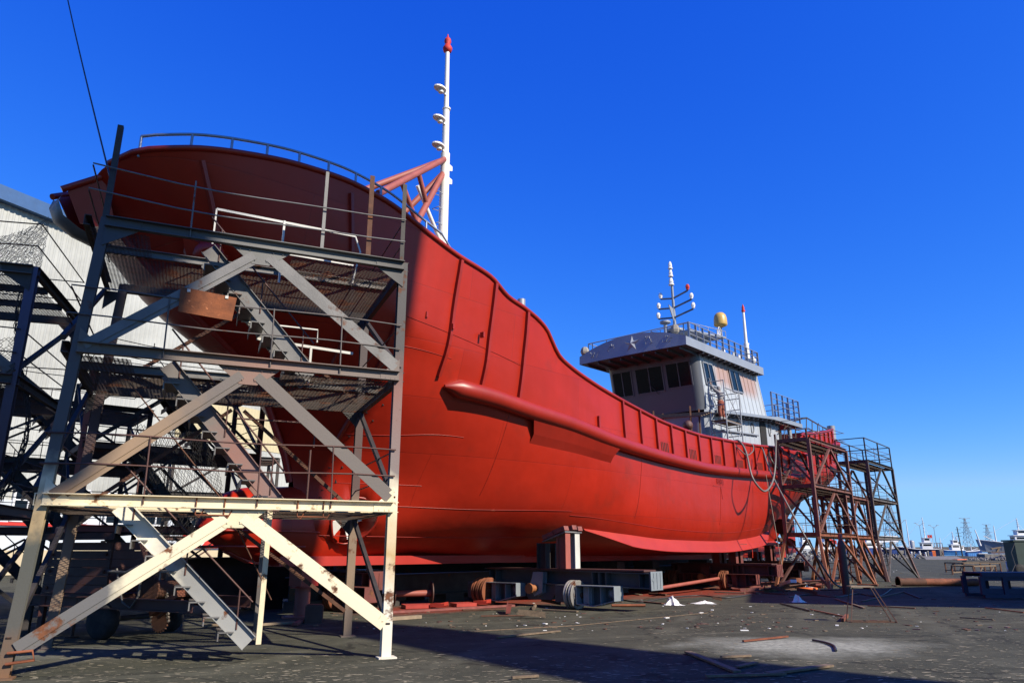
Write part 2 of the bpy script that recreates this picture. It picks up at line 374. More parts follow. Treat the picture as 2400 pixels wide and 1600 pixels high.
# ------------------------------------------------------------------ ground
def ground():
    mb = MB()
    xs = [-1500, -400, -120, -60, -30, -15, 0, 15, 30, 60, 120, 400, 1500]
    ys = [-200, -60, -20, 0, 10, 20, 30, 45, 70, 120, 250, 500, 1200, 2600]
    mb.grid([[V((x, y, 0)) for x in xs] for y in ys], smooth=False)
    m = bpy.data.materials.new('yard_asphalt'); m.use_nodes = True
    nt = m.node_tree; N = nt.nodes; L = nt.links; b = N["Principled BSDF"]
    tc = N.new("ShaderNodeTexCoord"); co = tc.outputs['Object']
    def noise(sc, det=8, ro=.6, stretch=None):
        n = N.new("ShaderNodeTexNoise"); n.inputs['Scale'].default_value = sc; n.inputs['Detail'].default_value = det; n.inputs['Roughness'].default_value = ro
        if stretch:
            mp = N.new("ShaderNodeMapping"); mp.inputs['Scale'].default_value = stretch; L.new(co, mp.inputs[0]); L.new(mp.outputs[0], n.inputs['Vector'])
        else: L.new(co, n.inputs['Vector'])
        return n.outputs[0]
    def ramp(f, p0, p1):
        r = N.new("ShaderNodeValToRGB"); r.color_ramp.elements[0].position = p0; r.color_ramp.elements[1].position = p1; L.new(f, r.inputs[0]); return r.outputs[0]
    def mix(f, a, c, t='MIX'):
        x = N.new("ShaderNodeMix"); x.data_type = 'RGBA'; x.blend_type = t
        if hasattr(f, 'links'): L.new(f, x.inputs[0])
        else: x.inputs[0].default_value = f
        for i, q in ((6, a), (7, c)):
            if hasattr(q, 'links'): L.new(q, x.inputs[i])
            else: x.inputs[i].default_value = (*q, 1)
        return x.outputs[2]
    def spot(c, rx, ry, rot, edge=.35, wob=.5):
        mp = N.new("ShaderNodeMapping"); mp.vector_type = 'TEXTURE'; mp.inputs['Location'].default_value = (c[0], c[1], 0); mp.inputs['Rotation'].default_value = (0, 0, rot); mp.inputs['Scale'].default_value = (rx, ry, 1)
        L.new(co, mp.inputs[0])
        ln = N.new("ShaderNodeVectorMath"); ln.operation = 'LENGTH'; L.new(mp.outputs[0], ln.inputs[0])
        a = N.new("ShaderNodeMath"); a.operation = 'MULTIPLY_ADD'; L.new(noise(.9, 6, .65), a.inputs[0]); a.inputs[1].default_value = wob * 2; L.new(ln.outputs['Value'], a.inputs[2])
        r = N.new("ShaderNodeMapRange"); L.new(a.outputs[0], r.inputs[0]); r.inputs[1].default_value = 1 + wob - edge; r.inputs[2].default_value = 1 + wob + edge; r.inputs[3].default_value = 1; r.inputs[4].default_value = 0
        return r.outputs[0]
    c = mix(ramp(noise(.35), .35, .65), (.030, .030, .024), (.048, .047, .038))
    c = mix(ramp(noise(3.0), .4, .75), c, (.068, .064, .050))
    c = mix(ramp(noise(.12, 5), .5, .72), c, (.074, .064, .046))
    c = mix(ramp(noise(26, 3, .7), .62, .72), c, (.11, .105, .09))
    c = mix(ramp(noise(60, 2, .6), .66, .70), c, (.22, .21, .18))
    c = mix(ramp(noise(14, 4, .7), .68, .8), c, (.03, .028, .026))
    # cracks and old tyre tracks
    vo = N.new("ShaderNodeTexVoronoi"); vo.feature = 'DISTANCE_TO_EDGE'; vo.inputs['Scale'].default_value = .33
    wa = N.new("ShaderNodeVectorMath"); wa.operation = 'ADD'; nn = N.new("ShaderNodeTexNoise"); nn.inputs['Scale'].default_value = 1.1; nn.inputs['Detail'].default_value = 6; L.new(co, nn.inputs['Vector']); L.new(co, wa.inputs[0]); L.new(nn.outputs['Color'], wa.inputs[1]); L.new(wa.outputs[0], vo.inputs['Vector'])
    ck = N.new("ShaderNodeMapRange"); L.new(vo.outputs['Distance'], ck.inputs[0]); ck.inputs[1].default_value = .004; ck.inputs[2].default_value = .016; ck.inputs[3].default_value = .75; ck.inputs[4].default_value = 0
    c = mix(ck.outputs[0], c, (.014, .013, .011))
    for ang, off, sc in ((1.25, 1.5, .16), (.35, 4.0, .11)):
        mp = N.new("ShaderNodeMapping"); mp.inputs['Rotation'].default_value = (0, 0, ang); mp.inputs['Location'].default_value = (off, 0, 0); L.new(co, mp.inputs[0])
        wv = N.new("ShaderNodeTexWave"); wv.inputs['Scale'].default_value = sc; wv.inputs['Distortion'].default_value = 2.5; wv.inputs['Detail'].default_value = 3; wv.inputs['Detail Scale'].default_value = .4; L.new(mp.outputs[0], wv.inputs[0])
        tr = N.new("ShaderNodeMath"); tr.operation = 'MULTIPLY'; L.new(ramp(wv.outputs[0], .88, .97), tr.inputs[0]); L.new(ramp(noise(.5, 6, .7), .42, .62), tr.inputs[1])
        c = mix(tr.outputs[0], c, (.085, .080, .066))
    c = mix(ramp(noise(.8, 4, .5), .66, .74), c, (.018, .017, .015))
    # red overspray and rust dust under the ship, white spilt powder, pale wash near the left scaffold
    for (u, v, rx, ry, rot) in ((1330, 1395, 6, 2.6, .87), (1020, 1425, 2.6, 1.4, .8), (1640, 1385, 5, 2.2, .87)):
        p = gp(u, v)
        sp = N.new("ShaderNodeMath"); sp.operation = 'MULTIPLY'; L.new(spot(p, rx, ry, rot), sp.inputs[0]); L.new(ramp(noise(1.6, 8, .7), .22, .52), sp.inputs[1])
        c = mix(sp.outputs[0], c, (.20, .026, .015))
    p = gp(1890, 1512)
    c = mix(spot(p, 1.75, 1.15, .05, .5, .9), c, mix(ramp(noise(9, 9, .75), .36, .64), (.13, .128, .125), (.36, .35, .335)))
    p = gp(150, 1530)
    sp = N.new("ShaderNodeMath"); sp.operation = 'MULTIPLY'; L.new(spot(p, 2.6, .8, .3, .5, .4), sp.inputs[0]); sp.inputs[1].default_value = .6
    c = mix(sp.outputs[0], c, (.15, .145, .14))
    c = mix(1.0, c, (.90, .93, .80), 'MULTIPLY')
    L.new(c, b.inputs['Base Color'])
    b.inputs['Roughness'].default_value = .95; b.inputs['Specular IOR Level'].default_value = .2
    bp = N.new("ShaderNodeBump"); bp.inputs['Strength'].default_value = .55; bp.inputs['Distance'].default_value = .03
    h = mix(.5, noise(22, 6, .7), noise(3, 6, .6)); L.new(h, bp.inputs['Height']); L.new(bp.outputs[0], b.inputs['Normal'])
    o = mb.build('ground', m); o['kind'] = 'structure'
ground()

# flat chips of wood trodden into the asphalt
def chips():
    mb = MB(); rnd = random.Random(3)
    def one(x, y, l, w, a):
        d = V((math.cos(a), math.sin(a), 0)); n = V((-d.y, d.x, 0)); c = V((x, y, .006))
        k = [rnd.uniform(.5, 1.1) for _ in range(6)]
        mb.add([c - d * l * k[0], c - d * l * .3 - n * w * k[1], c + d * l * .5 - n * w * k[2], c + d * l * k[3], c + d * l * .3 + n * w * k[4], c - d * l * .4 + n * w * k[5]], [(0, 1, 2, 3, 4, 5)])
    for i in range(4200):
        v = rnd.uniform(1425, 1600); u = rnd.uniform(0, 2400)
        if (v < 1530 and u < 1500 and rnd.random() < .8) or (1745 < u < 2080 and 1480 < v < 1545): continue
        p = gp(u, v); s = rnd.choice((.02, .03, .045, .07))
        one(p.x, p.y, s * rnd.uniform(.7, 1.5), s * rnd.uniform(.2, .5), rnd.gauss(.15, .35))
    o = mb.build('wood_chips', M['chip']); tag(o, kind='stuff')
    mb = MB()
    for i in range(1200):
        v = rnd.uniform(1335, 1480); u = rnd.uniform(700, 2400)
        p = gp(u, v); s = rnd.choice((.015, .02, .03, .04, .07))
        mb.m = rnd.choice((0, 0, 0, 2, 2, 3, 3, 1))
        a = rnd.uniform(0, 3.1); d = V((math.cos(a), math.sin(a), 0)); n = V((-d.y, d.x, 0))
        mb.box(p + V((0, 0, s * .12)), (s * rnd.uniform(1, 2.5), s, s * .25), d, n, V((0, 0, 1)))
    o = mb.build('yard_litter', [M['wood'], M['cloth'], M['rust'], M['brown']]); tag(o, kind='stuff')
chips()

# ------------------------------------------------------------------ warehouse
def warehouse():
    d = V((.447, .894, 0)); n = V((.894, -.447, 0))       # along the wall, outwards
    P0 = V((-27.6, 70, 0)); Hh = 26.6
    k0, k1 = -46, 11
    base = P0 + d * k0
    t = thing('warehouse', base, 'large shipyard hall with pale ribbed steel walls and a blue roof edge', 'warehouse')
    def P(k, o, z): return P0 + d * k + n * o + V((0, 0, z))
    mb = MB(); prev = None; pts = []
    k = k0
    while k < k1:
        pts += [(k, 0), (k + .06, .06), (k + .16, .06), (k + .22, 0)]; k += .42
    def ribbed(z0, z1, a, b_, o=0.0):
        m_ = MB(); q = [(kk, oo) for kk, oo in pts if a <= kk <= b_]
        m_.add([P(kk, oo + o, z0) for kk, oo in q] + [P(kk, oo + o, z1) for kk, oo in q], [(i, i + 1, len(q) + i + 1, len(q) + i) for i in range(len(q) - 1)])
        return m_
    wm = mat('ribbed_wall_sheet', (.55, .56, .53), .5, var=.12, vs=.25, dirt=.4, dcol=(.42, .41, .36), ds=.12)
    ribbed(5.2, Hh, k0, k1).build('wall_cladding', wm, t)
    ym = mat('cream_rooflight_sheet', (.60, .52, .32), .5, var=.12, vs=.4)
    ribbed(11.5, 15.5, -6.0, k1, .05).build('cream_panel', ym, t)
    mb = MB(); mb.box(P((k0 + k1) / 2, .2, Hh + .55), (k1 - k0, .9, 1.1), d, n)
    mb.build('roof_fascia', mat('blue_roof_trim', (.06, .16, .38), .45, var=.1), t)
    mb = MB(); mb.box(P((k0 + k1) / 2, -12, Hh + .3), (k1 - k0, 24, .3), d, n); mb.box(P((k0+k1)/2, -24, Hh/2), (k1-k0, .3, Hh), d, n)
    mb.build('roof', M['offwhite'], t)
    mb = MB(); mb.box(P((k0 + k1) / 2, .02, 2.6), (k1 - k0, .3, 5.2), d, n)
    lw = mat('lower_wall_render', (.55, .60, .66), .8, var=.1, vs=.3); lw2 = mat('cream_plinth', (.60, .50, .33), .8, var=.12, vs=.4)
    mb.build('lower_wall', lw, t)
    mb = MB(); mb.box(P((k0 + k1) / 2, .2, .9), (k1 - k0, .3, 1.7), d, n); mb.build('plinth', lw2, t)
    mb = MB(); mb.box(P((k0 + k1) / 2, .22, 3.55), (k1 - k0, .2, .22), d, n); mb.build('red_stripe', M['red'], t)
    k = k0 + 2
    while k < 30:
        f = MB()
        for (a, b_, z0, z1) in ((k, k + .14, 3.7, 6.3), (k + 2.06, k + 2.2, 3.7, 6.3), (k, k + 2.2, 3.7, 3.85), (k, k + 2.2, 6.15, 6.3), (k + 1.05, k + 1.15, 3.85, 6.15), (k + .14, k + 2.06, 5.2, 5.28)):
            f.box(P((a + b_) / 2, .27, (z0 + z1) / 2), (b_ - a, .14, z1 - z0), d, n)
        w = f.build('window', M['offwhite'], t)
        g = MB(); g.box(P(k + 1.1, .22, 5), (1.92, .06, 2.3), d, n); g.build('pane', M['glass'], w)
        k += 3.6
    # red banner with white writing fixed to the lower wall
    def wp(u, v, o):
        r = ray(u, v); q = P0 + n * o - V((0, 0, CH)); tt = q.dot(n) / r.dot(n); return V((0, 0, CH)) + r * tt
    c0, c1 = wp(425, 1283, .45), wp(520, 1252, .45)
    cx = (c0 + c1) / 2
    b0 = thing('banner', cx, 'red cloth banner with white writing on the hall lower wall', 'banner')
    mb = MB(); mb.box(cx, ((c1 - c0).dot(d), .05, c1.z - c0.z), d, n); mb.build('cloth', M['red'], b0)
    text_mesh('lettering', '\u5c55', 1.05, M['cloth'], m3(d, V((0, 0, 1)), n, wp(456, 1279, .5) - ORG[b0.name]), b0)
warehouse()
# ------------------------------------------------------------------ the ship
SA = R(40)
SD = V((math.sin(SA), math.cos(SA), 0)); SN = V((SD.y, -SD.x, 0))     # aft, port
SK = V((0, 0, CH)) + ray(638, 1326) * 19.0; ZK = SK.z; SK.z = 0
SZ = math.atan2(SD.y, SD.x)
ship = thing('fishing_vessel', SK, 'big red steel trawler with grey wheelhouse standing on slipway trolleys', 'ship', local=True, rz=SZ)
def sv(a, b, z): return V((a, -b, z))              # ship coordinates: aft, port, up
def w2s(p): q = p - SK; return (q.dot(SD), q.dot(SN), q.z)
def s2w(a, b, z): return SK + SD * a + SN * b + V((0, 0, z))
def on(u, v, b):
    r = ray(u, v); t = ((SK - V((0, 0, CH))).dot(SN) + b) / r.dot(SN); return w2s(V((0, 0, CH)) + r * t)
def onv(u, v, b): return sv(*on(u, v, b))
def tab(xs, ys): return lambda x: float(np.interp(x, xs, ys))
def fit(u, v, bf):
    a = 5.0
    for _ in range(60): a = .5 * a + .5 * on(u, v, bf(a))[0]
    return on(u, v, bf(a))
def pchip(x, y):
    x = np.array(x, float); y = np.array(y, float); h = np.diff(x); dl = np.diff(y) / h; m = np.zeros_like(y)
    for i in range(1, len(x) - 1):
        if dl[i - 1] * dl[i] > 0:
            w1, w2 = 2 * h[i] + h[i - 1], h[i] + 2 * h[i - 1]; m[i] = (w1 + w2) / (w1 / dl[i - 1] + w2 / dl[i])
    m[0], m[-1] = dl[0], dl[-1]
    def f(q):
        q = min(max(q, x[0]), x[-1]); i = min(int(np.searchsorted(x, q, 'right')) - 1, len(h) - 1); i = max(i, 0)
        t = (q - x[i]) / h[i]
        return float((2*t**3 - 3*t*t + 1) * y[i] + (t**3 - 2*t*t + t) * h[i] * m[i] + (-2*t**3 + 3*t*t) * y[i + 1] + (t**3 - t*t) * h[i] * m[i + 1])
    return f
bt = tab([-5.82, -5.7, -5.35, -4.4, -3, -1.5, 0, 2, 5, 27, 32, 36, 38.6], [.8, 1.6, 2.35, 3.0, 3.4, 3.62, 3.8, 3.95, 4, 4, 3.85, 3.6, 3.35])
bfn = tab([-.75, 0, 1, 2, 2.7, 4.3, 5.8, 8, 10, 27, 32, 36, 38.6], [0, 1.7, 2.5, 3.0, 3.22, 3.52, 3.72, 3.92, 4, 3.95, 3.75, 3.5, 3.3])
TOPPX = [(250,382),(300,362),(400,350),(470,350),(560,360),(700,388),(800,420),(900,470),(1000,545),(1070,598),(1150,650),(1192,698),(1230,724),(1283,776),(1292,798),(1311,836),(1331,856),(1378,891),(1441,930),(1498,961),(1560,992),(1640,1020),(1700,1032),(1760,1043),(1830,1050)]
TOP = [fit(u, v, bt) for u, v in TOPPX]
FEN = [fit(u, v, bfn) for u, v in [(1036,906),(1139,930),(1235,963),(1331,994),(1421,1030),(1498,1056),(1566,1076),(1649,1096),(1732,1107),(1814,1114)]]
print('TOP', [tuple(round(q, 2) for q in p) for p in TOP][:3], TOP[-1]); print('FEN', FEN[0], FEN[-1])
LV = [
 [(.6,0,1.55),(3,.02,1.5),(9,.05,1.48),(20,.05,1.48),(31,.05,1.6),(35,.03,2.3),(37,.03,3.2),(38.2,.03,4.3)],
 [(.5,.18,1.8),(2,.34,1.76),(5,.62,1.74),(9,1.4,1.72),(14,2.55,1.74),(20,2.7,1.74),(26,2.2,1.9),(31,1.1,2.5),(35,.45,3.3),(37,.5,4.0),(38.3,.6,4.8)],
 [(.4,.42,2.4),(1.5,.82,2.4),(3,1.22,2.4),(5,1.75,2.4),(9,2.85,2.5),(12,3.35,2.32),(15,3.52,2.15),(19,3.58,2.12),(23.5,3.42,2.35),(27,2.95,2.8),(31,2.0,3.6),(35,1.3,4.3),(37,1.4,4.8),(38.4,1.6,5.2)],
 [(.35,.1,3.5),(1.5,.95,3.5),(3,1.75,3.5),(5,2.6,3.45),(9,3.5,3.45),(13,3.82,3.3),(19,3.9,3.15),(25,3.72,3.5),(30,3.1,4.3),(35,2.5,5.0),(38.5,2.5,5.7)],
 [(-.75,0,5.9),(-.55,.75,5.95),(0,1.6,5.95),(1,2.45,5.95)] + [(a, bfn(a), z) for a, b, z in FEN if a > 1.3] + [(29,3.85,5.5),(33,3.65,6.0),(36,3.45,6.4),(38.6,3.3,6.8)],
 [(-3.75,0,8.1),(-3.72,.8,8.18),(-3.62,1.6,8.22),(-3.2,2.3,8.26),(-2.2,2.85,8.22),(-.8,3.2,8.12),(1,3.55,7.95),(4,3.75,7.6),(7,3.93,7.05),(10,4.0,6.2),(14,4.0,5.75),(20,4,5.7),(27,3.97,6.0),(33,3.72,6.9),(36,3.52,7.4),(38.6,3.32,7.9)],
 [(-5.85,0,9.85),(-5.83,.8,10.1)] + [(a, bt(a), z) for a, b, z in TOP[1:]] + [(29.6,3.93,7.0),(30.4,3.9,7.95),(33,3.78,8.35),(36,3.58,8.85),(38.6,3.32,9.35)],
]
NS, SUB = 150, 5
def level_fn(pts):
    A = [p[0] for p in pts]; fb, fz = pchip(A, [p[1] for p in pts]), pchip(A, [p[2] for p in pts])
    return A[0], A[-1], fb, fz
LF = [level_fn(p) for p in LV]
def hull_rows(s):
    """section at length parameter s: list of (a,b,z) from keel to bulwark top"""
    P = []
    for a0, a1, fb, fz in LF:
        a = a0 + (a1 - a0) * s
        b = fb(a)
        if s < .06:                                   # round the bow plan so that it meets the stem square
            pass
        P.append((a, b, fz(a)))
    z = [p[2] for p in P]; k = list(range(len(P)))
    fa, fb2, fz2 = (pchip(k, [p[i] for p in P]) for i in range(3))
    return fa, fb2, fz2
def sfun(i): t = i / NS; return t ** 1.55
HT = []
for _i in range(241):
    _f = hull_rows(sfun(_i / 240 * NS)); HT.append([[g(_k / 10) for g in _f] for _k in range(61)])
HT = np.array(HT)
def hp(s, k):
    x = min(max(s, 0), 1) ** (1 / 1.55) * 240; y = min(max(k, 0), 6) * 10
    i, j = min(int(x), 239), min(int(y), 59); x -= i; y -= j
    q = (HT[i, j] * (1 - x) + HT[i + 1, j] * x) * (1 - y) + (HT[i, j + 1] * (1 - x) + HT[i + 1, j + 1] * x) * y
    return (float(q[0]), float(q[1]), float(q[2]))
def hfind(a, k):
    """hull surface at station a on level k -> (a,b,z)"""
    lo, hi = 0.0, 1.0
    for _ in range(40):
        m = (lo + hi) / 2
        if hp(m, k)[0] < a: lo = m
        else: hi = m
    return hp((lo + hi) / 2, k)
def hzat(a, z):
    """hull surface at station a and height z"""
    lo, hi = 0.0, 6.0
    for _ in range(30):
        m = (lo + hi) / 2
        if hfind(a, m)[2] < z: lo = m
        else: hi = m
    return hfind(a, (lo + hi) / 2)
TA, TZ, TR = 1.85, 2.5, .62                            # bow thruster tunnel
def build_hull():
    rows = []
    for i in range(NS + 1):
        fa, fb, fz = hull_rows(sfun(i)); rows.append([(fa(k / SUB), fb(k / SUB), fz(k / SUB)) for k in range(6 * SUB + 1)])
    # refine rows near the thruster
    mb = MB(); n = len(rows[0])
    def put(sign):
        vs = []; idx = {}
        for i, r in enumerate(rows):
            for j, (a, b, z) in enumerate(r):
                dd = math.hypot(a - TA, z - TZ)
                if TR * .72 < dd < TR * 1.28 and b > .02:
                    q = TR / dd; a, z = TA + (a - TA) * q, TZ + (z - TZ) * q
                vs.append(sv(a, sign * b, z))
        fs = []
        for i in range(NS):
            for j in range(n - 1):
                q = (i * n + j, (i + 1) * n + j, (i + 1) * n + j + 1, i * n + j + 1)
                c = sum((vs[k] for k in q), V((0, 0, 0))) / 4
                if math.hypot(c.x - TA, c.z - TZ) < TR * .97: continue
                fs.append(q if sign < 0 else q[::-1])
        mb.add(vs, fs, True)
    put(1); put(-1)
    # transom and decks
    last = rows[-1]
    ring = [sv(a, b, z) for a, b, z in last]; ring2 = [sv(a, -b, z) for a, b, z in last]
    for j in range(n - 1): mb.add([ring[j], ring[j + 1], ring2[j + 1], ring2[j]], [(0, 1, 2, 3)])
    for i in range(NS):
        for k, dz in ((SUB * 4 + 2, 0),):
            (a, b, z), (a2, b2, z2) = rows[i][k], rows[i + 1][k]
            mb.add([sv(a, b, z), sv(a2, b2, z2), sv(a2, -b2, z2), sv(a, -b, z)], [(0, 1, 2, 3)])
    for i in range(NS):                                # forecastle deck
        (a, b, z), (a2, b2, z2) = rows[i][SUB * 6 - 2], rows[i + 1][SUB * 6 - 2]
        if a2 < 6.3: mb.add([sv(a, b, z), sv(a2, b2, z2), sv(a2, -b2, z2), sv(a, -b, z)], [(0, 1, 2, 3)])
    return mb.build('hull', M['hull'], ship), rows
hull, ROWS = build_hull()

def along(k, a0, a1, n, off=0.0, dz=0.0):
    out = []
    for i in range(n + 1):
        a, b, z = hfind(a0 + (a1 - a0) * i / n, k); out.append((a, b + off, z + dz))
    return out
def both(name, m, fn, parent=ship, port_only=False):
    mb = MB(); fn(mb, 1)
    if not port_only: fn(mb, -1)
    return mb.build(name, m, parent)
# rubbing fender: a half-round pipe
f0 = FEN[0][0]
fen = along(4, f0, 29.5, 60, .10)
for sgn in (1, -1):
    mb = MB(); mb.path([sv(a, sgn * b, z) for a, b, z in fen], [.05] + [.28 - .0018 * i for i in range(60)], 12)
    mb.build('fender', M['hull_dark'], ship)
cap_pts = [(a, b, z) for a, b, z in [hfind(-5.8 + .2 * i, 6) for i in range(165)]]
def cap(mb, sg):
    mb.path([sv(a, sg * (b + .01), z + .02) for a, b, z in cap_pts if a < 29.7], .07, 8)
both('bulwark_cap_rail', M['hull_dark'], cap)
def cap2(mb, sg): mb.path([sv(a, sg * (b + .01), z + .02) for a, b, z in [hfind(30.4 + i * .4, 6) for i in range(21)]], .06, 6)
both('poop_cap_rail', M['hull_dark'], cap2)
def pf(mb, sg): mb.path([sv(a, sg * (b + .08), z - 1.0) for a, b, z in [hfind(30.2 + i * .42, 6) for i in range(21)]], [.16] * 19 + [.26, .26], 10)
both('poop_fender', M['hull_dark'], pf)
# vertical stiffeners outside the bulwark
aa = 11.3
BF = []
while aa < 28.5: BF.append(aa); aa += 1.19
def stiff(a, k0, k1, w=.07, d=.07, da=0.0, sg=1, mb=None, n=8):
    mb = mb or MB(); pts = []
    for i in range(n + 1):
        k = k0 + (k1 - k0) * i / n; p = hfind(a + da * i / n, k); pts.append(sv(p[0], sg * (p[1] + d * .4), p[2]))
    for i in range(n): mb.bar(pts[i], pts[i + 1], w, d, (0, -sg, 0))
    return mb
for a in BF: stiff(a, 4.08, 5.98, .08, .10, -.12, n=5).build('bulwark_frame', M['hull_dark'], ship)
for i in range(7): stiff(31 + i * 1.15, 4.4, 5.95, .08, .10, -.1, n=4).build('bulwark_frame', M['hull_dark'], ship)
stiff(9.6, 4.15, 4.75, .08, .1, 0, n=3).build('bulwark_frame', M['hull_dark'], ship)
for a, (u, v) in ((2.64, 0), ) and [(p[0], 0) for p in [on(1072, 600, 3.95), on(1155, 662, 4), on(1229, 727, 4)]] and [(on(1072, 600, 3.95)[0], (0, 0)), (on(1155, 662, 4)[0], (0, 0)), (on(1229, 727, 4)[0], (0, 0))]:
    stiff(a, 4.12, 5.96, .10, .12, .12, n=10).build('bow_frame', M['hull_dark'], ship)
for a, k0, k1, da in ((-2.6, 4.3, 5.9, -1.9), (-.1, 4.2, 5.9, -.9), (.9, 3.4, 4.9, 0)):
    stiff(a, k0, k1, .09, .10, da, n=10).build('bow_frame', M['hull_dark'], ship)
# freeing ports: groups of vertical slots low in the bulwark
for i, a in enumerate(BF):
    if i % 2 == 0 and i < 13 and i > 0:
        mb = MB()
        for q in range(5):
            p0, p1 = hfind(a + .34 + q * .13, 4.35), hfind(a + .28 + q * .13, 5.0)
            mb.bar(sv(p0[0], p0[1] + .004, p0[2]), sv(p1[0], p1[1] + .004, p1[2]), .05, .015, (0, -1, 0))
        mb.build('freeing_port', M['black'], ship)
# doubling box under the fender
pl = [fit(u, v, bfn) for u, v in ((1220, 985), (1262, 975), (1430, 1040), (1412, 1053), (1230, 992))]
mb = MB()
top, low = along(4, pl[1][0] - .5, pl[2][0] + .4, 16, .27, -.1), along(3.72, pl[1][0] - .2, pl[2][0] + .1, 16, .10)
low2 = along(3.6, pl[1][0] - .2, pl[2][0] + .1, 16, -.02)
mb.grid([[sv(*p) for p in top], [sv(p[0], p[1], p[2]) for p in low], [sv(*p) for p in low2]], smooth=False)
mb.build('fender_bracket_box', M['hull_dark'], ship)
# keel bar, skeg, bilge keel
mb = MB(); mb.box(sv(4.9, 0, ZK + .12), (10.0, .95, .25)); mb.plate([sv(-.1, 0, ZK + .02), sv(-.1, 0, ZK + .25), sv(-1.25, 0, 1.78), sv(-1.35, 0, 1.66), sv(-.7, 0, ZK + .08)], .3, (0, 1, 0)); mb.build('keel', M['keelred'], ship)
mb = MB(); mb.box(sv(21.3, 0, ZK + .1), (24, .4, .24)); mb.plate([sv(29, 0, ZK), sv(36.4, 0, ZK), sv(36.4, 0, 1.9), sv(34.5, 0, 2.3), sv(29, 0, 1.9)], .5); mb.build('skeg', M['keelred'], ship)
for sg in (1, -1):
    mb = MB(); P0, P1 = [], []
    for i in range(31):
        t = i / 30; a = 10.0 + 16.8 * t; p = hfind(a, 1.96)
        w = .06 + .42 * min(1, t * 7) * min(1, (1 - t) * 9)
        P0.append(sv(p[0], sg * (p[1] - .05), p[2] + .05)); P1.append(sv(p[0], sg * (p[1] + w * .52), p[2] - w * .95))
    mb.grid([P0, P1]); mb.path(P1, .02, 5); mb.build('bilge_keel', M['keelred'], ship)
# bulbous bow
mb = MB(); RW = []
for i in range(41):
    t = i / 40; a = -2.2 + 4.4 * t
    q = min(1, (t / .42)); g = math.sqrt(max(0, 1 - (1 - q) ** 2.4))
    zc = 2.28 + .05 * t; rz = 1.0 * g * (1 - .35 * max(0, t - .6)); ry = .72 * g * (1 - 1.15 * max(0, t - .5))
    lo = 1.33 + .62 * max(0, 1 - t / .5) ** 1.5
    zb = max(zc - rz, zc - (zc - lo) * min(1, g * 1.05)); zt = zc + rz * (1.02 if t < .4 else 1.02 + (t - .4) * .3)
    ring = []
    for k in range(28):
        an = 2 * math.pi * k / 28; y = math.sin(an); zz = math.cos(an)
        z = zc + (zt - zc) * zz if zz > 0 else zc + (zc - zb) * zz
        ring.append(sv(a, ry * y * (1 if zz < 0 else (1 - .15 * zz * t)), z))
    RW.append(ring)
mb.grid(RW, close=True); mb.build('bulbous_bow', M['hull'], ship)
mb = MB()
for zz, l in ((2.62, 1.6), (2.18, 1.5), (1.8, .6)):
    pts = []
    for i in range(21):
        a = -2.1 + (l + 2.1) * i / 20; t = (a + 2.2) / 4.4; q = min(1, t / .42); g = math.sqrt(max(0, 1 - (1 - q) ** 2.4))
        ry = .72 * g * (1 - 1.15 * max(0, t - .5)); dz = (zz - 2.3) / max(.2, (1.0 if zz > 2.3 else .9) * g)
        y = ry * math.sqrt(max(0, 1 - min(1, abs(dz)) ** 2))
        pts.append(sv(a, y + .015, zz))
    mb.path(pts, .035, 6)
mb.build('bulb_rib', M['hull_dark'], ship)
# thruster tunnel and propeller
pb = hzat(TA, TZ)[1]
mb = MB(); ringo, ringi = [], []
for k in range(33):
    an = 2 * math.pi * k / 32; a, z = TA + TR * math.cos(an), TZ + TR * math.sin(an)
    b = hzat(a, z)[1]; ringo.append(sv(a, b + .01, z)); ringi.append(sv(a, -.1, z))
mb.grid([ringo, ringi]); mb.path(ringo, .035, 6); mb.add([ringi[k] for k in range(32)], [tuple(range(32))])
mb.build('thruster_tunnel', M['hull_dark'], ship)
tp = MB(); pc = sv(TA, pb * .55, TZ)
tp.lathe(pc, (0, -1, 0), [(.0, .16), (.07, .13), (.09, 0), (.09, -.3)], 12)
prop = tp.build('thruster_propeller', M['white'], ship)
for k in range(4):
    an = math.pi / 2 * k + .5; d = V((math.cos(an), 0, math.sin(an))); e = V((-d.z, 0, d.x)); mb = MB()
    pts = [(.08, -.05), (.25, -.16), (.44, -.22), (.55, -.09), (.55, .1), (.42, .22), (.22, .13), (.08, .05)]
    vs = [pc + d * r + e * w + V((0, w * .55, 0)) for r, w in pts]
    mb.plate(vs, .02); mb.build('blade', M['white'], prop)
mb = MB(); mb.bar(sv(TA - .5, pb * .3, TZ), sv(TA + .5, pb * .3, TZ), .1, .06); mb.bar(sv(TA, pb * .3, TZ - .5), sv(TA, pb * .3, TZ + .5), .1, .06); mb.build('thruster_strut', M['hull_dark'], ship)
# weld seams: thin raised beads
mb = MB()
for k, a0, a1 in ((4.9, 1.2, 5.6), (4.45, .8, 2.9), (3.55, 1.0, 4.0), (3.0, 1.2, 3.4), (2.55, 1.0, 9.0), (1.6, 1, 9), (2.4, 9, 30), (3.9, 10, 30)):
    mb.path([sv(a, b + .004, z) for a, b, z in along(k, a0, a1, 24)], .011, 4)
for a, k0, k1 in ((5.2, 2.9, 3.98), (12.3, 2.6, 3.8), (19, 2.7, 3.8), (25, 2.5, 3.8)):
    mb.path([sv(p[0], p[1] + .004, p[2]) for p in [hfind(a + .02 * i, k0 + (k1 - k0) * i / 8) for i in range(9)]], .011, 4)
mb.build('weld_seam', M['hull_dark'], ship)
# padeyes on the bow plating
for u, v in ((996, 738), (1058, 766), (1129, 785)):
    p = fit(u, v, lambda a: .5 * (bt(a) + bfn(a)) + .15); mb = MB(); mb.box(sv(p[0], p[1] + .03, p[2]), (.06, .14, .16)); mb.build('padeye', M['hull_dark'], ship)
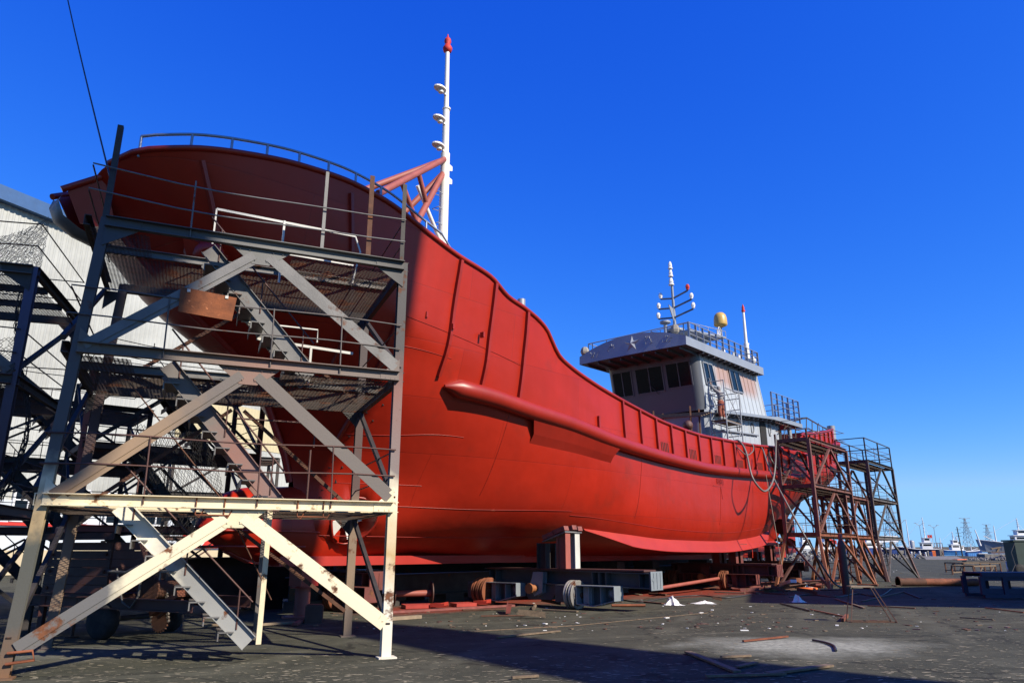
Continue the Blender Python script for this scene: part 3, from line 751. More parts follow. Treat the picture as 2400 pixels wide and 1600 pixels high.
# draught marks and the load line cut into the plating
mb = MB()
for i in range(16):
    z = 2.9 + i * .2; p = hzat(.95 + .02 * i, z)
    mb.box(sv(p[0], p[1] + .004, z), (.16 if i % 2 else .1, .014, .018))
    if i % 2: mb.box(sv(p[0] + .26, hzat(p[0] + .26, z)[1] + .004, z + .05), (.08, .014, .1))
mb.build('draught_marks', M['black'], ship)
p = fit(1690, 1140, lambda a: 3.97); mb = MB()
def stroke(x0, z0, x1, z1): mb.bar(sv(p[0] + x0, hzat(p[0] + x0, p[2] + z0)[1] + .008, p[2] + z0), sv(p[0] + x1, hzat(p[0] + x1, p[2] + z1)[1] + .008, p[2] + z1), .03, .012, (0, -1, 0))
for q in ((-.75, 0, .1, 0), (0, 0, .12, -.5), (.12, -.5, .22, -.5)): stroke(*q)
mb.build('load_line_mark', M['hull_dark'], ship)
q = hzat(p[0], p[2] + .2)
text_mesh('load_line_lettering', 'B(W)', .3, M['hull_dark'], m3((1, 0, 0), (0, 0, 1), (0, -1, 0), sv(p[0] - .42, q[1] + .03, p[2] + .12)), ship, .006)
# bow: chute plates between the bulwark ends, stem shoe, anchor bolster
A, B_, C_, D_ = onv(143, 451, -.2), onv(224, 390, -.6), onv(245, 520, .1), onv(190, 540, -.1)
A, B_ = sv(-6.55, .45, 9.25), sv(-5.95, .55, 10.1)
for sg in (1, -1):
    a1, a2 = sv(-6.3, sg * .28, 9.6), sv(-5.7, sg * .62, 10.05); b1, b2 = sv(-5.9, sg * .22, 8.9), sv(-5.2, sg * .5, 8.9)
    mb = MB(); mb.plate([a1, a2, b2, b1], .03); mb.tube(a1 + V((-.1, 0, -.06)), a2, .075, 10); mb.build('bow_chute_plate', M['hull_dark'], ship)
mb = MB(); pr = [sv(-6.36, 0, 9.4), sv(-6.42, 0, 9.15), sv(-6.28, 0, 8.85), sv(-5.9, 0, 8.65), sv(-5.2, 0, 8.5)]
mb.grid([[p + V((0, -.3, .1)) for p in pr], [p + V((0, -.18, .02)) for p in pr], pr, [p + V((0, .18, .02)) for p in pr], [p + V((0, .3, .1)) for p in pr]])
mb.build('stem_roller_shoe', M['scafgrey'], ship)
st = [(1.0, .45), (3.5, .33), (4.7, -.1), (5.9, -.77), (6.6, -1.57), (7.4, -2.47), (7.95, -3.2), (8.6, -4.2)]
mb = MB(); mb.path([sv(a - .02, 0, z) for z, a in [(3.5, .33), (4.2, .1), (4.7, -.15), (5.3, -.45)]] + [sv(hp(0, 4 + .1 * i)[0] - .02, 0, hp(0, 4 + .1 * i)[2]) for i in range(0, 17)], .10, 8)
mb.build('stem_bar', M['keelred'], ship)
q = hfind(-3.6, 5.05); mb = MB()
c = sv(q[0] - .1, q[1] + .1, q[2])
mb.lathe(c, (-.35, -.7, -.45), [(.2, .35), (.34, .3), (.34, .05), (.55, -.1), (.55, -.35)], 14)
mb.plate([c + V((-.6, .1, .3)), c + V((.2, -.5, -.1)), c + V((.5, -.2, -.7)), c + V((-.2, .3, -.5))], .08)
mb.build('anchor_bolster', M['hull'], ship)
# bow guard rail
br = [hfind(a, 6) for a in np.linspace(-5.5, 2.1, 40)]
mb = MB(); mb.path([sv(a, b - .12, z + .42) for a, b, z in br], .035, 8); mb.path([sv(br[-1][0], br[-1][1] - .12, br[-1][2] + .42), sv(br[-1][0] + .7, br[-1][1] - .12, br[-1][2] - .2)], .03, 6)
for i in range(0, 40, 4): a, b, z = br[i]; mb.tube(sv(a, b - .12, z - .1), sv(a, b - .12, z + .42), .032, 8)
mb.build('bow_guard_rail', M['railblue'], ship)
mb = MB(); mb.path([sv(a, -b + .12, z + .42) for a, b, z in br], .035, 8)
for i in range(0, 40, 4): a, b, z = br[i]; mb.tube(sv(a, -b + .12, z - .1), sv(a, -b + .12, z + .42), .032, 8)
mb.build('bow_guard_rail', M['railblue'], ship)
# ---- foremast
ma, mz = 5.85, 6.0
mast = MB(); mast.tube(sv(ma, 0, mz), sv(ma, 0, 16.1), .175, 16); mast.tube(sv(ma, 0, 16.1), sv(ma - .02, 0, 17.95), .13, 14); mast.tube(sv(ma - .02, 0, 17.95), sv(ma - .04, 0, 20.55), .10, 12, .085)
mast.tube(sv(ma, 0, 18.0), sv(ma, 0, 18.05), .16, 12)
fm = mast.build('foremast', M['white'], ship)
mb = MB(); mb.lathe(sv(ma - .04, 0, 20.55), (0, 0, 1), [(.05, 0), (.16, .06), (.19, .2), (.12, .34), (.09, .4), (.14, .5), (.12, .62), (.04, .72), (.02, .85)], 12); mb.build('gourd_finial', M['red'], fm)
for z, l in ((18.65, .5), (17.35, .5), (16.2, .5)):
    mb = MB(); c = sv(ma - .42, .1, z)
    mb.plate([c + V((math.cos(t) * .28 - .05, math.sin(t) * .19, 0)) for t in np.linspace(0, 2 * math.pi, 14, endpoint=False)], .06, (0, 0, 1)); mb.bar(sv(ma, .03, z - .08), c + V((0, 0, -.05)), .06, .05); mb.tube(c + V((0,0,-.02)), c + V((0, 0, -.16)), .1, 8)
    mb.build('lamp_bracket', M['white'], fm)
for i in range(7):
    mb = MB(); z = 10.6 + i * .62; p = sv(ma, 0, z); mb.path([p + V((-.17, -.1, 0)), p + V((-.42, -.16, 0)), p + V((-.42, .16, 0)), p + V((-.17, .1, 0))], .016, 5)
    mb.build('climbing_rung', M['rail'], fm)
for z in (15.6, 15.05, 12.1):
    mb = MB(); mb.plate([sv(ma + .15, 0, z - .15), sv(ma + .38, 0, z - .08), sv(ma + .38, 0, z + .1), sv(ma + .15, 0, z + .16)], .04)
    mb.build('lifting_lug', M['white'], fm)
mb = MB(); tp_ = sv(ma, 0, 15.75)
L1, L2, L3 = onv(880, 478, 1.4), onv(905, 500, 1.2), onv(960, 520, 1.0)
q1, q2 = sv(1.6, 1.35, 12.0), sv(2.1, -1.3, 12.0)
mb.tube(tp_ + V((-.15, -.1, 0)), sv(1.2, 2.0, 11.9), .11, 10); mb.tube(tp_ + V((-.15, .1, 0)), sv(.6, -1.4, 12.0), .11, 10); mb.tube(sv(ma - .1, 0, 15.2), sv(2.6, 1.5, 10.6), .11, 10); mb.tube(sv(ma - .1, 0, 15.2), sv(2.6, -1.5, 10.6), .11, 10)
for f in (.45, .7): mb.tube(tp_.lerp(sv(1.2, 2.0, 11.9), f), sv(ma - .1, 0, 15.2).lerp(sv(2.6, 1.5, 10.6), f * .95), .09, 8)
mb.build('mast_strut_frame', M['salmon'], fm)
mb = MB(); mb.tube(sv(ma, 0, 12.3), sv(ma - 1.6, .3, 14.0), .07, 10); mb.tube(sv(ma, 0, 12.3), sv(1.5, .6, 12.45), .085, 10); mb.build('mast_brace', M['white'], fm)
# ventilator and bollards on the forecastle and poop
for u, v in ((1222, 702),):
    c = on(u, v, 2.8); mb = MB(); mb.tube(sv(c[0], 2.8, c[2] - 1.2), sv(c[0], 2.8, c[2]), .14, 14); mb.build('vent_pipe', M['rail'], ship)
for u, v in ((1902, 1010), (1912, 1010), (1947, 998)):
    c = on(u, v, 2.6); mb = MB(); mb.tube(sv(c[0], 2.6, c[2] - 2), sv(c[0], 2.6, c[2]), .26, 14); mb.build('exhaust_pipe', M['rail'], ship)
# rudder and propeller
mb = MB(); mb.plate([sv(37.2, 0, 1.5), sv(38.6, 0, 1.6), sv(38.8, 0, 3.6), sv(37.4, 0, 3.8)], .18); mb.build('rudder', M['keelred'], ship)
mb = MB(); mb.lathe(sv(36.3, 0, 2.35), (1, 0, 0), [(.12, -.4), (.16, 0), (.14, .25), (.02, .45)], 12)
for k in range(4):
    an = math.pi / 2 * k + .3; d = V((0, math.cos(an), math.sin(an))); e = V((0, -d.z, d.y))
    mb.plate([sv(36.5, 0, 2.35) + d * r + e * w + V((w * .5, 0, 0)) for r, w in ((.12, -.05), (.5, -.28), (.85, -.2), (.9, .1), (.5, .25), (.12, .05))], .03)
mb.build('propeller', M['rust'], ship)
mb = MB(); mb.tube(sv(30.5, 2.2, 3.0), sv(31.0, 2.3, 3.0), .42, 20); mb.build('sea_chest_cover', M['brown'], ship)
# ------------------------------------------------------------------ wheelhouse (a part of the ship)
def wheelhouse():
    w = 2.5; up = V((0, 0, 1))
    ribm = mat('primed_side_panels', (.50, .545, .60), .45, var=.06, vs=.6)
    # pinkish patch high on the side wall with soft edges
    nt = ribm.node_tree; N = nt.nodes; L = nt.links; b = N["Principled BSDF"]; src = b.inputs['Base Color'].links[0].from_socket
    tc = N.new("ShaderNodeTexCoord"); sp = N.new("ShaderNodeSeparateXYZ"); L.new(tc.outputs['Object'], sp.inputs[0])
    def band(ax, a, b_, c, d):
        m1 = N.new("ShaderNodeMapRange"); L.new(sp.outputs[ax], m1.inputs[0]); m1.inputs[1].default_value = a; m1.inputs[2].default_value = b_
        m2 = N.new("ShaderNodeMapRange"); L.new(sp.outputs[ax], m2.inputs[0]); m2.inputs[1].default_value = d; m2.inputs[2].default_value = c
        x = N.new("ShaderNodeMath"); x.operation = 'MULTIPLY'; L.new(m1.outputs[0], x.inputs[0]); L.new(m2.outputs[0], x.inputs[1]); return x.outputs[0]
    mu = N.new("ShaderNodeMath"); mu.operation = 'MULTIPLY'; L.new(band(0, 22.3, 23.0, 27.6, 28.4), mu.inputs[0]); L.new(band(2, 9.6, 10.1, 10.75, 11.0), mu.inputs[1])
    mx = N.new("ShaderNodeMix"); mx.data_type = 'RGBA'; L.new(mu.outputs[0], mx.inputs[0]); L.new(src, mx.inputs[6]); mx.inputs[7].default_value = (.33, .225, .20, 1); L.new(mx.outputs[2], b.inputs['Base Color'])
    # main box: port and starboard side walls, forward-leaning front with rounded corners
    ft, fb = (20.55, 10.85), (21.05, 8.25); at, ab = (28.05, 11.2), (29.2, 8.85); r = .42
    def front_line(z):
        t = (z - fb[1]) / (ft[1] - fb[1]); a0 = fb[0] + (ft[0] - fb[0]) * t; ww = w + .06 * t; pts = []
        for sg in (-1, 1):
            arc = []
            for i in range(7):
                an = math.pi / 2 * i / 6
                arc.append((a0 + r - r * math.cos(an), sg * (ww - r + r * math.sin(an))))
            pts.append(arc)
        bow = [(a0 - .0, 0)]
        return pts[0][::-1] + bow + pts[1]
    mb = MB(); F0, F1 = front_line(8.2), front_line(10.95)
    mb.grid([[sv(a, b_, 8.2 if i == 0 else 10.95) for a, b_ in (F0, F1)[i]] for i in range(2)], smooth=True)
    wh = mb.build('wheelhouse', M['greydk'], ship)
    def zt(a): return 10.9 + (a - 20.5) * .04
    def zb(a): return 8.05 + (a - 21.0) * .085
    for sg in (1, -1):
        mb = MB(); a0, a1 = F0[-1][0], ab[0]; n = 26; rows = [[], []]
        q = 0.0; xs = []
        while q < 1: xs += [(q, 0), (q + .004, .03), (q + .012, .03), (q + .016, 0)]; q += 1 / 14
        xs.append((1, 0))
        for t, o in xs:
            aT = F1[-1][0] + (at[0] - F1[-1][0]) * t; aB = a0 + (a1 - a0) * t
            rows[0].append(sv(aB, sg * (w + o), zb(aB))); rows[1].append(sv(aT, sg * (w + .06 + o), zt(aT)))
        mb.grid(rows, smooth=False); mb.build('side_wall', ribm, wh)
    mb = MB(); mb.add([sv(at[0], w, zt(28)), sv(at[0], -w, zt(28)), sv(ab[0], -w, zb(29.2)), sv(ab[0], w, zb(29.2))], [(0, 1, 2, 3)]); mb.build('aft_wall', M['grey'], wh)
    # roof with cambered top and deep fascia
    e = 3.0; fa_, aa_ = 18.75, 28.1; mb = MB()
    def camber(b_): return .62 * (1 - (b_ / e) ** 2)
    bs = np.linspace(-e, e, 17); zf = lambda a: 10.88 + (a - fa_) * .026
    rowsT = [[sv(a, b_, zf(a) + .42 + camber(b_) * (1 if a < 21 else max(.35, 1 - (a - 21) * .12))) for b_ in bs] for a in np.linspace(fa_ + .02, aa_, 8)]
    mb.grid(rowsT, smooth=False)
    fr0 = [sv(fa_ - .1 * (1 - (b_ / e) ** 2), b_, zf(fa_)) for b_ in bs]; fr1 = [p + V((0, 0, 0)) for p in rowsT[0]]
    mb.grid([fr0, fr1], smooth=False)
    mb.grid([[sv(fa_, sg * e, zf(fa_)), sv(aa_, sg * e, zf(aa_))] if sg > 0 else None for sg in (1,)] + [[rowsT[0][-1], rowsT[-1][-1]]], smooth=False)
    mb.grid([[sv(fa_, -e, zf(fa_)), sv(aa_, -e, zf(aa_))], [rowsT[0][0], rowsT[-1][0]]], smooth=False)
    mb.grid([[sv(aa_, b_, zf(aa_)) for b_ in bs], rowsT[-1]], smooth=False)
    mb.build('wheelhouse_roof', M['grey'], wh)
    mb = MB(); mb.grid([[p - V((0, 0, .004)) for p in fr0], [sv(aa_, b_, zf(aa_) - .004) for b_ in bs]], smooth=False); mb.build('roof_soffit', M['greydk'], wh)  # shade under the eaves put into the soffit colour
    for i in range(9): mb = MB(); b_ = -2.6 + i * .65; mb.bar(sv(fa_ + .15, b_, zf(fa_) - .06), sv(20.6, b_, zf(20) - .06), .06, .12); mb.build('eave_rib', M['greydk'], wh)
    for i in range(12): mb = MB(); a = 20.6 + i * .62; mb.bar(sv(a, w + .1, zf(a) - .05), sv(a, e - .05, zf(a) - .05), .05, .1); mb.build('eave_rib', M['greydk'], wh)
    # front windows (tilted with the wall) and side windows
    def fpnt(b_, z, o=0): t = (z - fb[1]) / (ft[1] - fb[1]); return sv(fb[0] + (ft[0] - fb[0]) * t - o, b_, z)
    fn = (fpnt(0, 9, 1) - fpnt(0, 9, 0)).normalized()
    def win(c4, o, name='window', fm_=None):
        fm_ = fm_ or M['rail']
        f = MB(); n = nrm((c4[1] - c4[0]).cross(c4[3] - c4[0])); n = n if n.dot(o) > 0 else -n
        for i in range(4): f.bar(c4[i] + n * .015, c4[(i + 1) % 4] + n * .015, .06, .05, n)
        m_ = (c4[0] + c4[1]) / 2, (c4[2] + c4[3]) / 2; f.bar(m_[0] + n * .02, m_[1] + n * .02, .045, .05, n)
        wd = f.build(name, fm_, wh)
        g = MB(); g.plate([p + n * .012 for p in c4], .012); g.build('window_glass', M['glass'], wh)
    for b0, b1, z0, z1 in ((.88, 2.2, 9.42, 10.62), (-.85, .68, 9.36, 10.62), (-2.2, -1.1, 9.34, 10.62)):
        win([fpnt(b0, z0), fpnt(b1, z0), fpnt(b1, z1), fpnt(b0, z1)], fn, 'window', M['greydk'])
    def spnt(a, z, lean): return sv(a + lean, w + .04 + .02 * (z - 8.5), z)
    win([spnt(21.55, 9.55, 0), spnt(22.6, 9.6, .1), spnt(22.2, 10.65, .05), spnt(21.2, 10.6, 0)], V((0, -1, 0)))
    win([spnt(24.6, 9.75, .1), spnt(25.9, 9.82, .1), spnt(25.4, 10.85, .1), spnt(24.3, 10.8, .0)], V((0, -1, 0)))
    mb = MB(); mb.bar(fpnt(.35, 9.2, .05), fpnt(-.1, 9.75, .06), .025); mb.bar(fpnt(-.1, 9.75, .06), fpnt(-.15, 10.05, .06), .02); mb.build('wiper', M['darksteel'], wh)
    # raised five-pointed star and relief characters on the fascia
    def fas(b_, t):            # t 0 bottom .. 1 top of the fascia
        p, q = sv(fa_ - .1 * (1 - (b_ / e) ** 2), b_, zf(fa_)), sv(fa_ + .02, b_, zf(fa_) + .42 + camber(b_)); return p.lerp(q, t)
    sc = fas(.15, .52); ux = nrm(fas(1, .5) - fas(-1, .5)); uy = nrm(fas(.15, 1) - fas(.15, 0)); un = nrm(ux.cross(uy)); un = un if un.x < 0 else -un
    mb = MB(); tip = sc + un * .13; rim = []
    for i in range(10):
        an = math.pi / 2 + i * math.pi / 5; rr = .43 if i % 2 == 0 else .17; rim.append(sc + (ux * math.cos(an) + uy * math.sin(an)) * rr + un * .012)
    mb.add([tip] + rim, [(0, i + 1, (i + 1) % 10 + 1) for i in range(10)]); mb.build('star_emblem', M['grey'], wh)
    rnd = random.Random(5)
    for bb, t0, bend in ((2.0, .5, 1), (1.05, .52, 1), (-1.1, .5, 1), (-2.1, .42, .6)):
        mb = MB(); c = fas(bb, t0) + un * .01
        for k in range(9):
            x, y = rnd.uniform(-.2, .2), rnd.uniform(-.15, .15); dx, dy = rnd.uniform(-.05, .16), rnd.uniform(.04, .16)
            mb.path([c + ux * x + uy * y, c + ux * (x + dx * .6) + uy * (y + dy * .4), c + ux * (x + dx) + uy * (y + dy)], .014, 4)
        mb.build('relief_character', M['rail'], wh)
    # roof railing
    def rail(pts, zs, posts, name, m=M['rail'], parent=wh, pr=.03, flat=False):
        mb = MB()
        for z in zs: mb.path([p + V((0, 0, z)) for p in pts], .024, 5)
        mb.build(name, m, parent)
        for p in posts:
            mb = MB(); mb.bar(p, p + V((0, 0, max(zs))), .10 if flat else .05, .03, (1, 0, 0)) if flat else mb.tube(p, p + V((0, 0, max(zs))), pr, 6); mb.build('rail_post', m, parent)
    ed = 2.85; zr = lambda a: zf(a) + .42
    pside = [sv(a, ed, zr(a)) for a in np.linspace(19.4, 27.8, 12)]
    pf_ = [sv(19.4, b_, zr(19.4) + camber(b_)) for b_ in np.linspace(-ed, ed, 9)]
    top = [V((p.x, p.y, zr(19.4) + .06)) for p in pf_]
    mb = MB(); mb.path([sv(19.4, -2.85, zr(19) + .8), sv(19.4, 2.85, zr(19) + .83)], .028, 6); mb.path([sv(19.4, -2.85, zr(19) + .42), sv(19.4, -1.4, zr(19) + .44)], .022, 5); mb.path([sv(19.4, 1.4, zr(19) + .5), sv(19.4, 2.85, zr(19) + .42)], .022, 5); mb.build('front_rail', M['rail'], wh)
    for b_ in np.linspace(-2.6, 2.6, 7):
        mb = MB(); mb.tube(sv(19.4, b_, zr(19.4) + camber(b_) - .1), sv(19.4, b_, zr(19.4) + .8), .03, 6); mb.build('rail_post', M['rail'], wh)
    rail(pside, (.28, .55, .85), pside, 'side_rail', flat=True)
    rail([p + V((0, 2 * ed, 0)) for p in pside], (.4, .8), [p + V((0, 2 * ed, 0)) for p in pside[::2]], 'side_rail')
    rail([sv(27.8, b_, zr(27.8)) for b_ in (-ed, 0, ed)], (.28, .55, .85), [sv(27.8, 0, zr(27.8))], 'aft_rail')
    # covered searchlights, radar mast
    for b_, a in ((-2.75, 18.9), (2.2, 19.3)):
        mb = MB(); c = sv(a, b_, zr(a) + .12 + (0 if b_ < 0 else .3)); mb.lathe(c, (0, 0, 1), [(.08, -.5), (.08, -.1), (.2, 0), (.24, .12), (.2, .26), (.14, .36), (.04, .4)], 7, False); mb.build('covered_searchlight', M['concrete'], wh)
    am, bm = 23.1, .3
    def sp_(a, b_, z): return sv(a, b_, z)
    z0 = 11.6
    mb = MB(); mb.tube(sp_(am, bm, z0), sp_(am, bm, 13.0), .30, 14); mb.tube(sp_(am, bm, 13.0), sp_(am, bm, 13.12), .5, 14); mb.tube(sp_(am, bm, 13.0), sp_(am - .05, bm, 15.6), .09, 10, .07); mb.tube(sp_(am - .05, bm, 15.6), sp_(am - .1, bm, 16.7), .05, 8)
    rm = mb.build('radar_mast', M['grey'], wh)
    mb = MB(); pl_ = [sv(am + .4, -2.3, 12.55), sv(am - .5, -1.2, 12.7), sv(am - .5, 1.4, 12.8), sv(am + 2.6, 2.0, 12.95), sv(am + 2.6, 1.2, 12.95), sv(am + .5, .8, 12.8)]
    mb.plate(pl_, .10, (0, 0, 1)); mb.plate([sv(am, -1.9, 12.45), sv(am, .1, 12.65), sv(am, .1, 11.75), sv(am, -.8, 11.9)], .05); mb.plate([sv(am + 2.2, 1.6, 12.9), sv(am + .2, .5, 12.7), sv(am + .2, .5, 11.8), sv(am + 1, .9, 12.1)], .05); mb.build('radar_platform', M['grey'], rm)
    mb = MB(); lp = [sv(am - .5, -1.2, 13.1), sv(am - .5, 1.4, 13.2), sv(am + 2.6, 2.0, 13.3)]
    mb.path(lp, .02, 5)
    for i in range(8): p = lp[0].lerp(lp[1], i / 3) if i < 4 else lp[1].lerp(lp[2], (i - 3) / 4); mb.tube(p, p - V((0, 0, .4)), .018, 5)
    mb.build('platform_rail', M['rail'], rm)
    for z, l in ((13.85, .85), (14.4, .8), (14.95, .65)):
        mb = MB(); mb.bar(sp_(am - .05, bm, z - .05), sv(am + .15, bm + l * 1.25, z + .28), .09, .07); mb.bar(sp_(am - .05, bm, z - .05), sv(am - .2, bm - l, z + .02), .09, .07); mb.build('mast_yard', M['greydk'], rm)
        for p in (sv(am + .15, bm + l * 1.25, z + .32), sv(am - .2, bm - l, z + .06)):
            mb = MB(); mb.lathe(p, (0, 0, 1), [(.08, 0), (.08, .05), (.10, .08), (.12, .18), (.08, .29), (.02, .33)], 8, False); mb.build('wrapped_lamp', M['red'] if z > 14.7 and p.y < 0 and p == sv(am + .15, bm + l * 1.25, z + .32) else M['cloth'], rm)
    for z, r_ in ((15.65, .13), (16.15, .11), (16.6, .11)):
        mb = MB(); mb.lathe(sp_(am - .12, bm, z), (0, 0, 1), [(r_ * 1.2, 0), (r_ * 1.2, .06), (r_ * .8, .1), (r_, .2), (r_ * .7, .36), (.02, .44)], 8, False); mb.build('wrapped_lamp', M['cloth'], rm)
    mb = MB(); mb.plate([sp_(am - .6, bm, 14.4), sp_(am - .05, bm, 14.3), sp_(am - .05, bm, 13.5), sp_(am - .3, bm, 13.9)], .04); mb.build('mast_bracket', M['grey'], rm)
    mb = MB(); mb.tube(sv(am - .9, .2, 12.75), sv(am - .9, .2, 13.35), .1, 10); mb.tube(sv(am - .9, .2, 13.3), sv(am - .9, .2, 13.4), .28, 12); mb.build('radar_pedestal', M['grey'], rm)
    # dome aerial, white whip aerial, small deck fittings
    c = on(1688, 748, 1.6); mb = MB(); mb.tube(sv(c[0] + .05, 1.6, 11.4), sv(c[0], 1.6, c[2] - .4), .05, 8); an = mb.build('aerial_pole', M['rail'], wh)
    mb = MB(); mb.lathe(sv(c[0], 1.6, c[2] - .42), (0, 0, 1), [(.12, -.06), (.36, .05), (.37, .1), (.36, .45), (.31, .65), (.2, .77), (.06, .82)], 18); mb.build('yellow_dome', M['yellow'], an)
    mb = MB()
    for k in range(4): mb.path([sv(c[0] - .45 + .03 * k, 1.65, c[2] - .85) + V((math.cos(t) * .14, .04 * math.sin(t * 2 + k), math.sin(t) * .28)) for t in np.linspace(0, 6.28, 16)], .014, 4)
    mb.build('cable_coil', M['cloth'], an)
    c0, c1 = on(1752, 845, 1.5), on(1736, 728, 1.5); mb = MB(); m_ = [sv(c0[0] + (c1[0] - c0[0]) * t * 0 + .05 * t, 1.5, c0[2] + (c1[2] - c0[2]) * t) for t in (0, .35, 1)]
    mb.tube(m_[0] - V((0, 0, .6)), m_[1], .17, 10, .15); mb.tube(m_[1], m_[2], .10, 10, .07); mb.tube(m_[1], m_[1] + V((.35, 0, .05)), .06, 8); wa = mb.build('whip_aerial', M['white'], wh)
    mb = MB(); mb.lathe(m_[2], (0, 0, 1), [(.09, 0), (.12, .1), (.07, .2), (.09, .28), (.02, .5)], 8); mb.build('aerial_tip', M['red'], wa)
    for u, v, r_ in ((1694, 826, .13), (1720, 835, .1), (1733, 842, .16), (1764, 846, .18)):
        c = on(u, v, 1.8); mb = MB(); mb.lathe(sv(c[0], 1.8, c[2]), (0, 0, 1), [(.07, -.9), (.07, -.2), (r_, -.15), (r_ * 1.1, .1), (r_ * .5, .25)], 10); mb.build('vent_mushroom', M['white'], wh)
    # lower house below the wing deck
    lw_ = 2.45; z0 = 5.5
    rib2 = mat('primed_lower_wall', (.46, .50, .56), .45, var=.07, vs=.6)
    for sg in (1, -1):
        mb = MB(); xs = []; a = 21.65
        while a < 31.3: xs += [(a, 0), (a + .03, .03), (a + .08, .03), (a + .11, 0)]; a += .62
        mb.grid([[sv(a, sg * (lw_ + o), z0) for a, o in xs], [sv(a, sg * (lw_ + o), zb(a) - .02) for a, o in xs]], smooth=False); mb.build('lower_side_wall', rib2, wh)
    mb = MB(); arc = [(21.25 + .4 - .4 * math.cos(t), lw_ - .4 + .4 * math.sin(t)) for t in np.linspace(0, math.pi / 2, 7)]
    line = [(a, -b_) for a, b_ in arc[::-1]] + arc
    mb.grid([[sv(a, b_, z0) for a, b_ in line], [sv(a, b_, 8.1) for a, b_ in line]]); mb.build('lower_front_wall', M['grey'], wh)
    mb = MB(); mb.add([sv(31.3, lw_, z0), sv(31.3, -lw_, z0), sv(31.3, -lw_, 8.9), sv(31.3, lw_, 8.9)], [(0, 1, 2, 3)]); mb.build('lower_aft_wall', M['grey'], wh)
    # wing deck slab, with curved run down to the aft overhang
    wd = [(a, 3.0 if a > 23 else 2.62 + max(0, (a - 21)) * .19) for a in np.linspace(20.95, 33.6, 20)]
    zw = lambda a: zb(a) if a < 29 else zb(29) + (a - 29) * .02
    mb = MB(); 
    mb.grid([[sv(a, -b_, zw(a) + .02) for a, b_ in wd], [sv(a, b_, zw(a) + .02) for a, b_ in wd]], smooth=False)
    for sg in (1, -1): mb.grid([[sv(a, sg * b_, zw(a) + .02) for a, b_ in wd], [sv(a, sg * (b_ + .01), zw(a) + (.16 if a < 29 else .25)) for a, b_ in wd]], smooth=False)
    mb.grid([[sv(a, -b_, zw(a) + .16) for a, b_ in wd], [sv(a, b_, zw(a) + .16) for a, b_ in wd]], smooth=False)
    mb.build('wing_deck', M['grey'], wh)
    mb = MB()
    for i in range(14): a = 22.6 + i * .62; mb.bar(sv(a, lw_ + .02, zw(a) - .05), sv(a, 2.9, zw(a) - .03), .05, .12)
    mb.build('deck_bracket', M['greydk'], wh)
    for u, v in ((1730, 1000), (1763, 1005), (1803, 1008)):
        c = on(u, v, lw_); mb = MB(); mb.path([sv(c[0], lw_ + .03, c[2]) + V((math.cos(t) * .17, 0, math.sin(t) * .32)) for t in np.linspace(0, 2 * math.pi, 18)], .035, 5); mb.build('porthole_rim', M['rail'], wh)
    c = on(1787, 1005, lw_); mb = MB()
    dp = [(-.42, -1.65), (.42, -1.65), (.42, .35)] + [(.42 * math.cos(t), .35 + .42 * math.sin(t)) for t in np.linspace(.2, 2.94, 8)] + [(-.42, .35)]
    mb.plate([sv(c[0] + x, lw_ + .035, c[2] - .25 + y) for x, y in dp], .03, (0, 1, 0)); mb.build('doorway', M['black'], wh)
    mb = MB(); c = on(1832, 1020, lw_); mb.plate([sv(c[0] - .5, lw_ + .035, c[2] - 1.2), sv(c[0] - .1, lw_ + .035, c[2] - 1.2), sv(c[0] - .1, lw_ + .035, c[2] + .3), sv(c[0] - .5, lw_ + .035, c[2] + .3)], .03, (0, 1, 0)); mb.build('vent_opening', M['black'], wh)
    p0, p1 = on(1690, 1008, lw_), on(1774, 1020, lw_); mb = MB(); mb.tube(sv(p0[0], lw_ + .08, p0[2]), sv(p1[0], lw_ + .08, p1[2]), .05, 8); mb.build('grab_pipe', M['grey'], wh)
    mb = MB(); mb.tube(sv(32.4, 2.6, 6), sv(32.4, 2.6, 8.9), .13, 10); mb.build('deck_support', M['rail'], wh)
    mb = MB(); mb.tube(sv(32.4, -2.6, 6), sv(32.4, -2.6, 8.9), .13, 10); mb.build('deck_support', M['rail'], wh)
    pe = [sv(29.3, 2.85, 9.0), sv(33.4, 2.95, 9.05), sv(33.4, -2.95, 9.05)]
    pts = [pe[0].lerp(pe[1], t) for t in np.linspace(0, 1, 6)] + [pe[1].lerp(pe[2], t) for t in np.linspace(.12, 1, 8)]
    rail(pts, (.35, .7, 1.05, 1.4), pts[::1], 'aft_deck_rail', flat=True, m=M['railblue'])
    # open framing on the working deck aft
    mb = MB(); T = [onv(u, v, 2.9) for u, v in ((1838, 1003), (1864, 986), (1890, 978), (1952, 1014))]; Bt = [onv(u, v, 2.9) for u, v in ((1838, 1028), (1864, 1030), (1890, 1030), (1955, 1036))]
    mb.path(T[1:], .035, 5); mb.path([p.lerp(q, .5) for p, q in zip(T[1:], Bt[1:])], .03, 5)
    for f in np.linspace(0, 1, 6): p, q = T[2].lerp(T[3], f), Bt[2].lerp(Bt[3], f); mb.tube(p, q, .03, 5)
    mb.tube(T[1], Bt[1], .03, 5); mb.tube(T[1], T[1] + V((0, 4.5, .1)), .03, 5); mb.tube(T[2], T[2] + V((0, 5, 0)), .03, 5); mb.tube(T[0], Bt[0], .03, 5); mb.tube(T[0], T[1], .03, 5)
    mb.build('poop_rail', M['darksteel'], ship)
wheelhouse()

